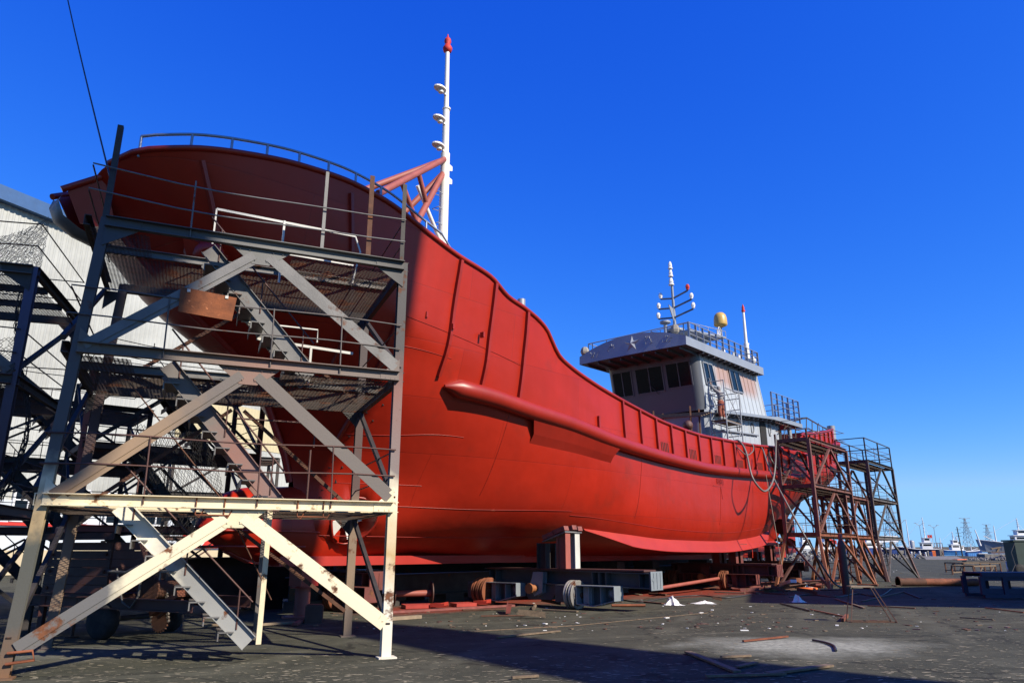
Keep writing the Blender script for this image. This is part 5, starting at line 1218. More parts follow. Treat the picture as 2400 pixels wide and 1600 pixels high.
# ------------------------------------------------------------------ slipway trolleys carrying the ship (built in ship coordinates)
def trolley(a0, bE, label, L=6.4, bog=(2.5, 6.2), py=3.05, red=False, tall=True, lug=True):
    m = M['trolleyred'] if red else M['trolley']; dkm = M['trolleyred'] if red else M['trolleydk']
    t = thing('slipway_trolley', s2w(a0, bE, 0), label, 'trolley', 'slipway trolleys under the ship', local=True, rz=SZ)
    # local: x aft from a0, y towards starboard from bE
    mb = MB(); mb.ibeam((0, 0, .86), (0, L, .92), .62, .44, .03); mb.box((0, -.016, .86), (.66, .03, .5))
    for x in (-.2, 0, .2): mb.box((x, -.04, .86), (.015, .04, .44))
    for y in (.35, 1.5, 1.75, 2.0, L - .5, L - .2):
        for x in (-.16, .16): mb.box((x, y, .88), (.27, .02, .39))
    for x in (-.24, .24): mb.tube((x, -.045, .9), (x, -.03, .9), .05, 10)
    mb.build('cross_beam', dkm, t)
    mb = MB(); mb.box((0, -.055, .86), (.68, .02, .52))
    for x in (-.24, .24): mb.tube((x, -.075, .9), (x, -.06, .9), .05, 10)
    for x in (-.2, 0, .2): mb.box((x, -.07, .86), (.015, .02, .44))
    mb.build('end_plate', m, t)
    mb = MB(); mb.box((0, L / 2, 1.135), (.7, L - .3, .05)); mb.build('timber_pad', M['brown'], t)
    if lug:
        hy = (bog[0] + bog[1]) / 2 - .3
        for sx in (-.38, -.2):
            mb = MB(); mb.plate([V((sx, hy - .25, 1.05)), V((sx, hy + .15, 1.05)), V((sx, hy + .3, .6)), V((sx, hy + .1, .3)), V((sx, hy - .2, .42))], .05, (1, 0, 0)); mb.build('hitch_plate', m, t)
        mb = MB(); mb.tube((-.72, hy + .05, .55), (-.1, hy + .05, .55), .11, 14); mb.tube((-.76, hy + .05, .55), (-.7, hy + .05, .55), .16, 14); mb.build('hitch_pin', M['amber'], t)
        mb = MB(); mb.plate([V((-.05, hy - .9, .7)), V((-.05, hy + 1.0, .7)), V((-.05, hy + .5, .2)), V((-.05, hy - .4, .2))], .3, (1, 0, 0)); mb.build('hitch_box', dkm, t)
    for by in bog:
        mb = MB(); x = -.5                   # open channel box outboard of the wheel: flanges, web, stiffeners, end plate
        y0, y1 = by - .22, by - 1.55
        mb.box((x, (y0 + y1) / 2, .69), (.5, y0 - y1, .025))
        for (ya, za, yb, zb_) in ((y0, .17, y1 + .75, .12), (y1 + .75, .12, y1, .30)): mb.plate([V((x - .25, ya, za)), V((x + .25, ya, za)), V((x + .25, yb, zb_)), V((x - .25, yb, zb_))], .025)
        mb.build('bogie_frame', m, t); mb = MB(); mb.plate([V((x + .12, y0, .68)), V((x + .12, y1, .68)), V((x + .12, y1, .31)), V((x + .12, y1 + .75, .13)), V((x + .12, y0, .18))], .02, (1, 0, 0)); mb.build('bogie_web', dkm, t); mb = MB()
        mb.box((x, y1, .49), (.5, .025, .40)); mb.box((x, y0, .43), (.5, .03, .52))
        for f in (.3, .62): yy = y0 + (y1 - y0) * f; mb.box((x - .03, yy, .42), (.3, .02, .53))
        mb.box((x - .05, y0 - .28, .42), (.02, .3, .5)); mb.lathe((x + .1, y1 + .25, .48), (-1, 0, 0), [(.12, 0), (.14, .06), (.05, .08)], 12)
        mb.build('bogie_stiffener', m, t); mb = MB(); mb.box((x, by + .42, .44), (.42, .36, .5)); mb.build('inner_bogie_box', dkm, t)
        mb = MB()
        for k in (-.09, .09) if by < 4 else (-.2, 0, .2):
            mb.lathe((x, by + k, .41), (0, -1, 0), [(.1, -.04), (.26, -.04), (.28, -.06), (.40, -.06), (.43, -.05), (.41, 0), (.43, .05), (.40, .06), (.28, .06), (.26, .04), (.1, .04)], 30, False)
        mb.tube((x, by - .18, .41), (x, by + .18, .41), .3, 20)
        w = mb.build('grooved_wheel', M['rustorange'] if by > 4 or red else mat('worn_wheel_steel', (.45, .43, .40), .4, metal=.4, var=.2, rust=.25), t)
        mb = MB(); mb.tube((x, by + .5, .41), (x, by - .3, .41), .08, 12); mb.build('axle', M['rust'], w)
    hz = 2.24 if tall else 1.95
    for x in (-.3, .22):
        mb = MB(); mb.ibeam((x, py, 1.16), (x, py, hz), .26, .36, .025, (0, -1, 0)); mb.box((x, py - .145, (1.16 + hz) / 2), (.25, .02, hz - 1.17)); mb.build('post', (M['salmon'] if x < 0 else M['whitepl']) if tall else M['trolleyred'], t)
    for x in (-.3, .22): mb = MB(); mb.ibeam((x, py + .8, 1.16), (x, py + .8, hz - .3), .26, .36, .025, (0, -1, 0)); mb.build('post', M['darksteel'] if tall else M['trolleyred'], t)
    if tall:
        mb = MB(); mb.plate([V((-.5, py - .22, hz + .04)), V((.42, py - .22, hz + .03)), V((.42, py + .6, hz - .2)), V((-.5, py + .7, hz - .26))], .04); mb.build('cap_plate', M['scafgrey'], t)
        for x, y, z in ((-.38, py + .05, hz + .08), (-.03, py - .02, hz + .11), (.28, py - .02, hz + .08), (-.38, py + .45, hz - .06)):
            mb = MB(); mb.box((x, y, z), (.24, .5, .14), (1, 0, 0), nrm(V((0, 1, -.3))), nrm(V((0, .3, 1)))); mb.build('wooden_wedge', M['woodred'], t)
    else:
        mb = MB(); mb.box((0, py + .4, hz + .03), (.8, 1.6, .05)); mb.build('cap_plate', M['trolleyred'], t)
    return t
trolley(8.5, 6.5, 'grey slipway trolley with bare steel posts nearest under the ship hull')
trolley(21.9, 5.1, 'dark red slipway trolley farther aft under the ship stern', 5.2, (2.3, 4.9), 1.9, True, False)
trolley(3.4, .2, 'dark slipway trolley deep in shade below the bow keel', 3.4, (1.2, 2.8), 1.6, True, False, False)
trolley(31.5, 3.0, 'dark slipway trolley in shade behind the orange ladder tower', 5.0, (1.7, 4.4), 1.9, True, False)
# tow bar, keel pedestal, keel blocks
p0, p1 = gp(1545, 1385, .45), gp(1715, 1362, .62)
p1 = s2w(*on(1712, 1350, 2.6)); p0 = s2w(*on(1548, 1377, 3.0))
t = thing('tow_bar', (p0 + p1) / 2 * 1.0, 'salmon coloured tow bar linking the two slipway trolleys', 'tow bar')
mb = MB(); mb.tube(p0, p1, .07, 10); mb.build('bar', M['salmon'], t)
mb = MB(); mb.tube(p1 - V((0, .05, .1)), p1 + V((.35, .1, .35)), .06, 8); mb.lathe(p1, (0, 0, 1), [(.12, -.15), (.14, 0), (.12, .15)], 12); mb.build('joint_fork', M['salmon'], t)
g = gp(825, 1420); g2 = s2w(-.2 + .0, 0.0, 0)
kp = s2w(.9, .15, 0)
t = thing('keel_pedestal', kp, 'red round steel pedestal standing under the front end of the keel', 'pedestal')
mb = MB(); mb.tube(kp, kp + V((0, 0, .05)), .5, 20); mb.tube(kp, kp + V((0, 0, .75)), .2, 18); mb.build('column', M['salmon'], t)
mb = MB(); mb.tube(kp + V((0, 0, .75)), kp + V((0, 0, .8)), .34, 18); mb.box(kp + V((0, 0, 1.05)), (.55, .55, .5), SD, SN); mb.build('head', M['hull_dark'], t)
for i, a in enumerate((12.5, 16.5, 19.5, 25, 29)):
    p = s2w(a, -.1, 0); mb = MB(); mb.box(p + V((0, 0, .45)), (.7, 1.2, .9), SD, SN); mb.box(p + V((0, 0, 1.08)), (.6, 1.0, .34), SD, SN)
    tag(mb.build('keel_block', M['darksteel'], None, p), ('first', 'second', 'third', 'fourth', 'last')[i] + ' dark keel block counted from the bow under the ship', 'keel block', 'keel blocks')

for b_, lb in ((-1.4, 'added dark girder filling in the shade lengthwise under the ship keel'), (-3.4, 'second added dark girder filling in the shade on the far side under the ship')):  # dark girders added to stand in for the shade below the hull
    p = s2w(1.5, b_, 0); mb = MB(); hh = .7 if b_ > -2 else 1.25; mb.ibeam(s2w(-1.5 if b_ < -2 else 1.5, b_, .27 + hh / 2), s2w(33, b_, .27 + hh / 2), .5, hh, .04)
    for a in range(2, 33, 3): mb.box(s2w(a, b_, .14), (.9, .6, .28), SD, SN)
    tag(mb.build('shade_girder', M['darksteel'], None, p), lb, 'girder', 'added girders under the ship')

# ------------------------------------------------------------------ slatted trailer behind the bow tower
def trailer():
    W1, W2 = gp(235, 1497), gp(392, 1478)
    ax = nrm(W2 - W1); fx = V((ax.y, -ax.x, 0))       # fx to the right
    t = thing('slatted_trailer', W1, 'brown steel sided trailer with rubber tyres parked behind the bow tower', 'trailer')
    def tp(x, y, z): return W1 + fx * x + ax * y + V((0, 0, z))
    mb = MB()
    for y in (-.02, 1.5):
        for k in range(6): mb.box(tp(-.95, y, .86 + k * .17 + .08), (1.9, .05, .16), fx, ax)
    mb.build('side_boards', M['brown'], t)
    for x in (-1.9, 0):
        mb = MB()
        for k in range(6): mb.box(tp(x, .74, .86 + k * .17 + .08), (.05, 1.5, .16), fx, ax)
        mb.build('end_boards', M['brown'], t)
    mb = MB()
    for x in (-1.75, -.12):
        for k in range(0, 6, 2): mb.tube(tp(x, -.02, .95 + k * .17), tp(x, -.075, .95 + k * .17), .035, 8)
    mb.build('board_bolt', M['rust'], t)
    mb = MB(); mb.angle(tp(-2.0, -.1, 1.92), tp(.1, -.1, 1.92), .14, .02); mb.box(tp(-.95, .75, .8), (2.1, 1.5, .08), fx, ax); mb.chan(tp(-2.1, -.05, .7), tp(2.4, -.05, .68), .1, .22, .02); mb.chan(tp(-2.1, 1.5, .7), tp(2.4, 1.5, .68), .1, .22, .02); mb.build('chassis', M['brown'], t)
    for p in (tp(0, 0, .36), tp(0, (W2 - W1).length, .36)):
        mb = MB(); mb.lathe(p, -ax, [(.2, -.12), (.33, -.12), (.375, -.07), (.385, 0), (.375, .07), (.33, .12), (.2, .12)], 28); w = mb.build('wheel', M['rubber'], t)
        mb = MB(); mb.lathe(p, -ax, [(.02, .02), (.08, .06), (.13, .04), (.17, .03), (.2, .1), (.21, .1), (.21, -.1)], 20)
        for k in range(6): an = k * math.pi / 3; q = p + (fx * math.cos(an) + V((0, 0, 1)) * math.sin(an)) * .13 - ax * .045; mb.tube(q, q - ax * .03, .018, 6)
        mb.build('rim', M['rust'], w)
    mb = MB(); mb.tube(tp(0, 0, .36), tp(0, 1.7, .36), .05, 8); mb.build('axle', M['darksteel'], t)
    # winch: drum, sprocket, chains, hoses at the right-hand end
    mb = MB(); mb.tube(tp(.9, .2, .95), tp(.9, 1.3, .95), .2, 16); mb.tube(tp(.9, .18, .95), tp(.9, .22, .95), .3, 16); mb.tube(tp(.9, 1.28, .95), tp(.9, 1.32, .95), .3, 16); mb.build('winch_drum', M['rust'], t)
    mb = MB(); pc = tp(.95, .55, .34); n = 22; pts = []
    for k in range(n * 2): an = math.pi * k / n; r_ = .24 if k % 2 else .20; pts.append(pc + (fx * math.cos(an) + V((0, 0, 1)) * math.sin(an)) * r_)
    mb.plate(pts, .04, ax); mb.build('sprocket', M['rust'], t)
    for dx in (-.24, .22):
        mb = MB()
        a, b_ = pc + fx * dx, tp(.9 + dx * .7, .5, 1.0)
        for k in range(11): q = a.lerp(b_, k / 10); mb.lathe(q, ax, [(.03, -.02), (.034, 0), (.03, .02)], 8); mb.bar(q - V((0, 0, .03)), q + V((0, 0, .03)), .02, .03)
        mb.build('drive_chain', M['rope'], t)
    mb = MB(); mb.bar(tp(1.0, .3, .5), tp(1.9, .1, .9), .16, .12); mb.bar(tp(1.15, .3, .42), tp(1.95, .1, .78), .05, .05); mb.build('drawbar', M['rustorange'], t)
    mb = MB(); mb.path([tp(.3, -.1, 1.35), tp(.5, -.15, 1.0), tp(.65, -.15, .72), tp(.85, -.12, .62), tp(1.0, -.1, .85), tp(1.0, -.1, 1.3)], .022, 6); mb.path([tp(.1, -.12, 1.3), tp(.6, -.12, 1.28), tp(.9, -.1, 1.4)], .035, 6); mb.path([tp(.2, -.1, 1.0), tp(.4, -.14, .9), tp(.8, -.14, 1.02)], .02, 6); mb.build('hydraulic_hose', M['hose'], t)
    mb = MB(); mb.box(tp(.75, .8, 1.15), (.5, .6, .5), fx, ax); mb.build('gearbox', M['darksteel'], t)
    mb = MB(); mb.tube(tp(-.75, -.05, .0), tp(-.75, -.05, .75), .03, 8); mb.tube(tp(-.75, -.05, .0), tp(-.75, -.05, .03), .13, 12); mb.build('prop_stand', M['rust'], t)
    mb = MB(); mb.bar(tp(-1.75, -.05, 0), tp(-1.75, -.05, .8), .12, .1); mb.build('prop_stand', M['brown'], t)
trailer()

# ------------------------------------------------------------------ person painting the wheelhouse on a tube scaffold
def tube_scaffold():
    q = s2w(21.4, 2.72, 5.5)
    t = thing('tube_scaffold', q, 'grey tube scaffold with plank deck standing on the ship by the wheelhouse', 'scaffold', local=True, rz=SZ)
    # local x aft, y to starboard
    X, Y = (0, 1.75), (0, .78); H = 4.1
    zf = 2.15
    for x in X:
        for y in Y:
            mb = MB(); mb.tube((x, -y, 0), (x, -y, H - (.35 if x else 0)), .035, 6); mb.build('upright', M['rail'], t)
    for x in X:
        for z in (.8, 1.6, 2.05, 2.9, 3.45, H - (.35 if x else 0) - .02): mb = MB(); mb.tube((x, 0, z), (x, -.78, z), .024, 5); mb.build('end_rung', M['rail'], t)
    mb = MB()
    for y in Y:
        for z in (2.1, 3.72): mb.tube((0, -y, z), (1.75, -y, z), .026, 5)
        mb.tube((0, -y, 2.2), (1.75, -y, 3.7), .016, 5); mb.tube((0, -y, 3.7), (1.75, -y, 2.2), .016, 5); mb.tube((0, -y, .3), (1.75, -y, 1.9), .016, 5); mb.tube((0, -y, 1.9), (1.75, -y, .3), .016, 5)
    mb.build('cross_brace', M['rail'], t)
    for k in range(3):
        mb = MB(); mb.box((.9, -.16 - k * .24, 2.17), (1.9, .22, .05)); mb.build('plank', M['wood'], t)
    return t
tube_scaffold()
def skin(name, pts, edges, rad, m, parent, sub=2):
    me = bpy.data.meshes.new(name); me.from_pydata([tuple(p) for p in pts], edges, []); o = bpy.data.objects.new(name, me); COL.objects.link(o)
    o.parent = parent
    sk = o.modifiers.new('s', 'SKIN'); sk.use_smooth_shade = True
    for i, r_ in enumerate(rad): me.skin_vertices[0].data[i].radius = r_ if isinstance(r_, tuple) else (r_, r_)
    me.skin_vertices[0].data[0].use_root = True
    sb = o.modifiers.new('u', 'SUBSURF'); sb.levels = sb.render_levels = sub
    dg = bpy.context.evaluated_depsgraph_get(); me2 = bpy.data.meshes.new_from_object(o.evaluated_get(dg), depsgraph=dg)
    o.modifiers.clear(); o.data = me2; me2.name = name; me2.materials.clear(); me2.materials.append(m)
    for p in me2.polygons: p.use_smooth = True
    return o
def painter():
    fl = s2w(22.0, 3.02, 5.5 + 2.2)
    fwd = -SN; 
    t = thing('person', fl, 'person in orange red overalls and grey hood spraying paint with one arm raised', 'person', local=True, rz=math.atan2(fwd.y, fwd.x) - math.pi / 2)
    # local: x right, y forward (to the wall)
    J = [(0, 0, .95), (0, .0, 1.12), (0, .03, 1.32), (0, .03, 1.46), (0, .05, 1.55), (0, .07, 1.66),           # 0-5 pelvis..head
         (-.11, 0, .88), (-.13, .03, .5), (-.13, -.03, .09), (-.13, .10, .04),                                   # 6-9 left leg
         (.11, 0, .88), (.14, .0, .5), (.15, -.05, .09), (.15, .08, .04),                                        # 10-13 right leg
         (-.19, .03, 1.42), (-.26, .22, 1.62), (-.2, .34, 1.86),                                                 # 14-16 left arm raised
         (.19, .03, 1.40), (.33, .02, 1.17), (.34, .24, 1.14)]                                                   # 17-19 right arm bent
    E = [(0, 1), (1, 2), (2, 3), (3, 4), (4, 5), (0, 6), (6, 7), (7, 8), (8, 9), (0, 10), (10, 11), (11, 12), (12, 13), (3, 14), (14, 15), (15, 16), (3, 17), (17, 18), (18, 19)]
    Rr = [.13, .12, .14, .09, .05, .085, .085, .06, .045, .035, .085, .06, .045, .035, .06, .045, .03, .06, .045, .03]
    skin('body', J, E, Rr, M['skin'], t)
    # hands: palm and five fingers each
    for s_, w, d in ((-1, V((-.2, .34, 1.86)), nrm(V((.1, .35, .9)))), (1, V((.34, .24, 1.14)), nrm(V((.1, .9, .25))))):
        a, b_ = frame(d); P = [w, w + d * .05, w + d * .09]; Ed = [(0, 1), (1, 2)]; rr = [.026, .036, .034]
        for k, off in enumerate((-.03, -.01, .01, .03)):
            i = len(P); P += [w + d * .12 + a * off, w + d * (.15 - .004 * abs(k - 1)) + a * off + b_ * .02, w + d * .165 + a * off + b_ * .045]; Ed += [(2, i), (i, i + 1), (i + 1, i + 2)]; rr += [.011, .010, .009]
        i = len(P); P += [w + d * .06 + a * .045 * s_, w + d * .1 + a * .06 * s_ + b_ * .02]; Ed += [(1, i), (i, i + 1)]; rr += [.013, .011]
        skin('hand', P, Ed, rr, M['skin'], t, 1)
    skin('jacket', [(0, 0, 1.0), (0, .0, 1.15), (0, .02, 1.33), (0, .03, 1.47), (-.19, .03, 1.43), (-.26, .22, 1.62), (-.21, .33, 1.82), (.19, .03, 1.41), (.33, .02, 1.17), (.34, .2, 1.14)],
         [(0, 1), (1, 2), (2, 3), (3, 4), (4, 5), (5, 6), (3, 7), (7, 8), (8, 9)], [(.17, .14), (.17, .14), (.19, .15), .11, .09, .07, .055, .09, .07, .055], M['jacket'], t)
    skin('hood', [(0, .03, 1.5), (0, .05, 1.6), (0, .06, 1.7), (0, .06, 1.77)], [(0, 1), (1, 2), (2, 3)], [.085, .11, .115, .06], M['jacket'], t)
    skin('overalls', [(0, 0, 1.08), (0, 0, .95), (-.11, 0, .86), (-.135, .03, .5), (-.13, -.02, .17), (.11, 0, .86), (.145, .0, .5), (.15, -.04, .17)],
         [(0, 1), (1, 2), (2, 3), (3, 4), (1, 5), (5, 6), (6, 7)], [(.17, .15), (.18, .16), .125, .095, .085, .125, .095, .085], M['trouser'], t)
    for sx, dy in ((-1, 0), (1, -.02)):
        skin('boot', [(sx * .14, -.03 + dy, .24), (sx * .14, -.03 + dy, .07), (sx * .145, .12 + dy, .045)], [(0, 1), (1, 2)], [.075, .07, .045], M['bootg'], t)
    g0 = fl; d = nrm(V((.05, .3, .95)))
    base = V((-.2, .36, 1.9)); 
    sg = thing('spray_gun', fl, 'spray gun on a short lance held up by the person on the tube scaffold', 'spray gun', local=True, rz=t.rotation_euler[2])
    mb = MB(); mb.tube(base - V((0, .02, .15)), base + V((0, .03, .25)), .018, 6); mb.tube(base + V((0, .03, .25)), base + V((0, .12, .3)), .022, 6); mb.lathe(base - V((0, 0, .15)), (0, 0, -1), [(.02, 0), (.05, .03), (.05, .14), (.02, .16)], 8); mb.build('lance', M['rail'], sg)
    mb = MB(); mb.path([base - V((0, .02, .12)), base + V((-.12, -.1, -.5)), base + V((-.15, -.1, -1.2)), base + V((-.1, 0, -1.75))], .014, 5); mb.build('supply_hose', M['blue'], sg)
painter()
# ------------------------------------------------------------------ hoses over the bulwark near the stern
def hoses():
    def hh(pts, r, m, label):
        P = [s2w(*on(u, v, b)) for u, v, b in pts]; Q = []
        for i in range(len(P) - 1):
            p0, p1, p2, p3 = P[max(i - 1, 0)], P[i], P[i + 1], P[min(i + 2, len(P) - 1)]
            for k in range(6):
                s = k / 6; Q.append(.5 * ((2 * p1) + (p2 - p0) * s + (2 * p0 - 5 * p1 + 4 * p2 - p3) * s * s + (3 * p1 - p0 - 3 * p2 + p3) * s ** 3))
        Q.append(P[-1]); mb = MB(); mb.path(Q, r, 7); tag(mb.build('hose', m, None, P[0]), label, 'hose', 'hoses hung over the stern bulwark')
    hh([(1716, 1035, 3.6), (1732, 1033, 4.1), (1748, 1058, 4.5), (1762, 1115, 4.9), (1782, 1145, 5.1), (1797, 1149, 5.2), (1811, 1127, 5.2), (1817, 1090, 5.2), (1818, 1050, 5.2), (1818, 1028, 5.2)], .045, M['hose'], 'thick grey hose looping down over the bulwark to the orange tower')
    hh([(1770, 1044, 3.7), (1786, 1050, 4.1), (1800, 1090, 4.8), (1818, 1130, 5.3), (1850, 1190, 6.0), (1890, 1262, 6.6), (1930, 1330, 7.0), (1960, 1370, 7.2), (1990, 1378, 7.5)], .04, M['hose'], 'long grey hose running down from the bulwark through the orange tower to the ground')
    hh([(1706, 1033, 3.8), (1730, 1050, 4.05), (1750, 1066, 4.2), (1765, 1056, 4.2), (1764, 1042, 4.1), (1755, 1040, 4.0)], .028, M['hose'], 'thin pale hose in a small loop on the outside of the bulwark')
    hh([(1800, 1052, 3.9), (1808, 1078, 4.3), (1828, 1105, 4.4), (1845, 1115, 4.3)], .05, M['hosedk'], 'dark hose hanging behind the orange tower top')
    for k, (u0, v0, u1, v1) in enumerate(((1795, 1112, 1835, 1340),)):
        mb = MB(); a, b_ = s2w(*on(u0, v0, 4.6)), s2w(*on(u1, v1, 5.0)); mb.tube(a, b_, .018, 5); tag(mb.build('rope', M['rope'], None, a), 'thin pale rope hanging straight down the hull beside the orange tower', 'rope')
hoses()
# ------------------------------------------------------------------ loose things on the yard
def single(name, mb, m, label, cat, group=None, org=None):
    o = mb.build(name, m, None, org if org is not None else mb.v[0]); return tag(o, label, cat, group)
def yard():
    # gas cylinder standing by the orange tower
    p = gp(1985, 1391); t = thing('gas_cylinder', p, 'tall brown gas cylinder standing upright in front of the orange tower', 'gas cylinder')
    mb = MB(); mb.lathe(p, (0, 0, 1), [(.15, 0), (.155, .05), (.155, 1.85), (.14, 2.0), (.09, 2.1), (.06, 2.14)], 18); mb.build('body', M['brown'], t)
    mb = MB(); mb.lathe(p, (0, 0, 1), [(.075, 2.12), (.085, 2.16), (.085, 2.32), (.06, 2.38)], 12); mb.build('valve_cap', M['salmon'], t)
    # small trestle stool
    b = gp(2033, 1458); t = thing('work_stool', b, 'small steel trestle stool with a plank top on the open yard', 'stool')
    h = .84; d = V((1, -.05, 0)); n = V((.05, 1, 0))
    mb = MB(); mb.box(b + V((-.02, .1, h)), (.56, .30, .03), nrm(d), nrm(n)); mb.build('seat', M['woodpale'], t)
    for sx, dx in ((-.24, -.16), (.24, .44)):
        for sy in (-.1, .1):
            mb = MB(); mb.angle(b + d * sx + n * (sy + .1) + V((0, 0, h - .02)), b + d * (sx + dx) + n * (sy * 1.6 + .1), .025, .006); mb.build('leg', M['brown'], t)
        mb = MB(); mb.bar(b + d * (sx + dx) + n * -.06, b + d * (sx + dx) + n * .26, .025, .02); mb.build('foot_bar', M['brown'], t)
    mb = MB()
    for sy in (-.06, .26): mb.bar(b + d * -.40 + n * sy + V((0, 0, .02)), b + d * .68 + n * sy + V((0, 0, .02)), .02, .02)
    mb.build('stretcher', M['rust'], t)
    # planks: pixel ends -> ground points
    def plank(u0, v0, u1, v1, w, label, m='wood', z=.03, th=.03, z1=None, grp='planks lying on the yard'):
        a, b_ = gp(u0, v0), gp(u1, v1); mb = MB(); mb.bar(a + V((0, 0, z)), b_ + V((0, 0, z if z1 is None else z1)), w, th)
        c = (a + b_) / 2; single('plank', mb, M[m], label, 'plank', grp, V((c.x, c.y, 0)))
    plank(1612, 1531, 1728, 1578, .12, 'long pale plank in the foreground crossing the dark shadow edge')
    plank(1800, 1582, 1946, 1563, .13, 'plank at the bottom edge of the picture right of the shadow', 'wood', .03)
    plank(1655, 1588, 1842, 1583, .06, 'thin dark batten beside the bottom edge plank', 'wood')
    plank(1742, 1505, 1846, 1494, .05, 'thin batten lying across the white powder patch', 'rustorange')
    plank(1165, 1496, 1312, 1481, .07, 'bent brown batten on the bare asphalt below the trolley', 'wood')
    plank(1075, 1482, 1340, 1467, .025, 'long thin strip lying along the asphalt below the trolley', 'wood', .015, .015)
    plank(1340, 1467, 1660, 1436, .02, 'long thin cable like strip continuing toward the white rags', 'wood', .012, .012)
    plank(475, 1471, 545, 1466, .09, 'plank lying behind the foot of the tower stairs', 'wood', .05, .05)
    plank(690, 1468, 708, 1458, .12, 'short red tinged plank end beside the brown block', 'woodred', .05, .06)
    plank(595, 1469, 690, 1463, .08, 'plank behind the inner tower leg', 'woodpale', .05, .05)
    plank(915, 1454, 985, 1449, .14, 'pale thick plank end just right of the tower leg', 'woodpale', .05, .08)
    plank(905, 1438, 1205, 1421, .10, 'long red painted plank lying in front of the red gratings', 'woodred', .04, .06)
    plank(905, 1404, 1055, 1395, .12, 'brown board behind the cable spool', 'wood', .04, .05)
    plank(1958, 1404, 2026, 1426, .08, 'pale plank lying left of the trestle stool', 'wood')
    plank(2020, 1410, 2120, 1387, .07, 'long pale plank in the shadow behind the trestle stool', 'wood')
    plank(2120, 1388, 2158, 1403, .07, 'black batten lying in the shadow right of the stool', 'darksteel')
    plank(2034, 1421, 2145, 1427, .04, 'orange rusted strip lying right of the stool', 'rustorange')
    plank(2310, 1426, 2400, 1437, .04, 'rusted rod lying at the right picture edge', 'rustorange')
    plank(2250, 1449, 2328, 1454, .035, 'thin pale stick on the asphalt at right', 'wood')
    plank(1900, 1430, 1980, 1447, .05, 'brown strip lying left of the stool foot', 'rustorange')
    plank(1830, 1415, 1900, 1433, .06, 'dark board end lying between stool and rags', 'darksteel')
    plank(1975, 1457, 1986, 1446, .07, 'small red brown block by the stool foot', 'rustorange', .05, .08)
    plank(1690, 1543, 1760, 1540, .05, 'short brown slat behind the long pale plank', 'wood')
    plank(1728, 1566, 1772, 1556, .09, 'short wide board end beside the long pale plank', 'wood', .03, .02)
    plank(1200, 1592, 1262, 1588, .05, 'small brown slat in the shadow at the bottom edge', 'wood')
    # white rags and sacks
    def rag(u, v, w, h, label, seed):
        rnd = random.Random(seed); p = gp(u, v); mb = MB(); n = 11; pk = [(rnd.uniform(.3, .7), rnd.uniform(.3, .7), rnd.uniform(.6, 1), rnd.uniform(3.5, 8)) for _ in range(3)]; G_ = []
        for i in range(n + 1):
            row = []
            for j in range(n + 1):
                x, y = i / n, j / n; z = max(q[2] * math.exp(-q[3] * ((x - q[0]) ** 2 + (y - q[1]) ** 2) * 2.2) for q in pk)
                z = z * (.75 + .25 * math.sin(17 * x + 9 * y + seed) * math.cos(13 * y - 6 * x)) * min(1, 5 * x + .1, 5 * (1 - x) + .1, 5 * y + .1, 5 * (1 - y) + .1)
                k = .75 + .25 * math.sin(3.1 * seed + 5 * math.atan2(y - .5, x - .5))
                row.append(p + V(((x - .5) * 2 * w * k * (1 - .35 * z) + rnd.uniform(-.02, .02), (y - .5) * 1.6 * w * k * (1 - .35 * z) + rnd.uniform(-.02, .02), h * z * 1.15 + .012)))
            G_.append(row)
        mb.grid(G_, smooth=False); single('white_sack', mb, M['cloth'], label, 'sack', 'white rags and sacks', p)
    rag(1580, 1418, .34, .32, 'crumpled white sack standing in a peak nearest the grey trolley', 1)
    rag(1648, 1414, .42, .10, 'flat white cloth lying on the asphalt right of the peaked sack', 2)
    rag(1872, 1411, .28, .28, 'small white cloth peak lying left of the trestle stool', 3)
    rag(1893, 1376, .28, .26, 'white plastic bag on the orange lid below the orange tower', 4)
    rag(1928, 1358, .22, .16, 'small white bag on the ground under the orange tower', 5)
    # bright beam leaning on an orange block, orange lid
    a, b_ = gp(1826, 1377), gp(1860, 1362, .42); mb = MB(); mb.bar(a + V((0, 0, .08)), b_ + V((0, 0, .02)), .26, .13); single('white_beam', mb, M['cloth'], 'white painted beam leaning with one end on an orange block', 'beam', None, a)
    p = gp(1867, 1376); mb = MB(); mb.box(p + V((0, .1, .21)), (.36, .5, .42), nrm(V((1, .5, 0))), nrm(V((-.5, 1, 0)))); mb.box(p + V((0, .1, .43)), (.3, .42, .02), nrm(V((1, .5, 0))), nrm(V((-.5, 1, 0)))); single('timber_block', mb, M['rustorange'], 'orange brown timber block propping the white beam', 'block', None, p)
    p = gp(1892, 1380); mb = MB(); mb.lathe(p, (0, 0, 1), [(.44, 0), (.46, .04), (.44, .07), (.1, .09)], 18); single('orange_lid', mb, M['orange'], 'round orange lid lying on the ground left of the gas cylinder', 'lid', None, p)
    p = gp(735, 1458); mb = MB(); mb.box(p + V((0, 0, .2)), (.42, .4, .4), nrm(V((1, .2, 0))), nrm(V((-.2, 1, 0)))); mb.box(p + V((0, 0, .41)), (.36, .34, .03), nrm(V((1, .2, 0))), nrm(V((-.2, 1, 0)))); single('steel_block', mb, M['brown'], 'dark brown square block between the bow tower legs', 'block', None, p)
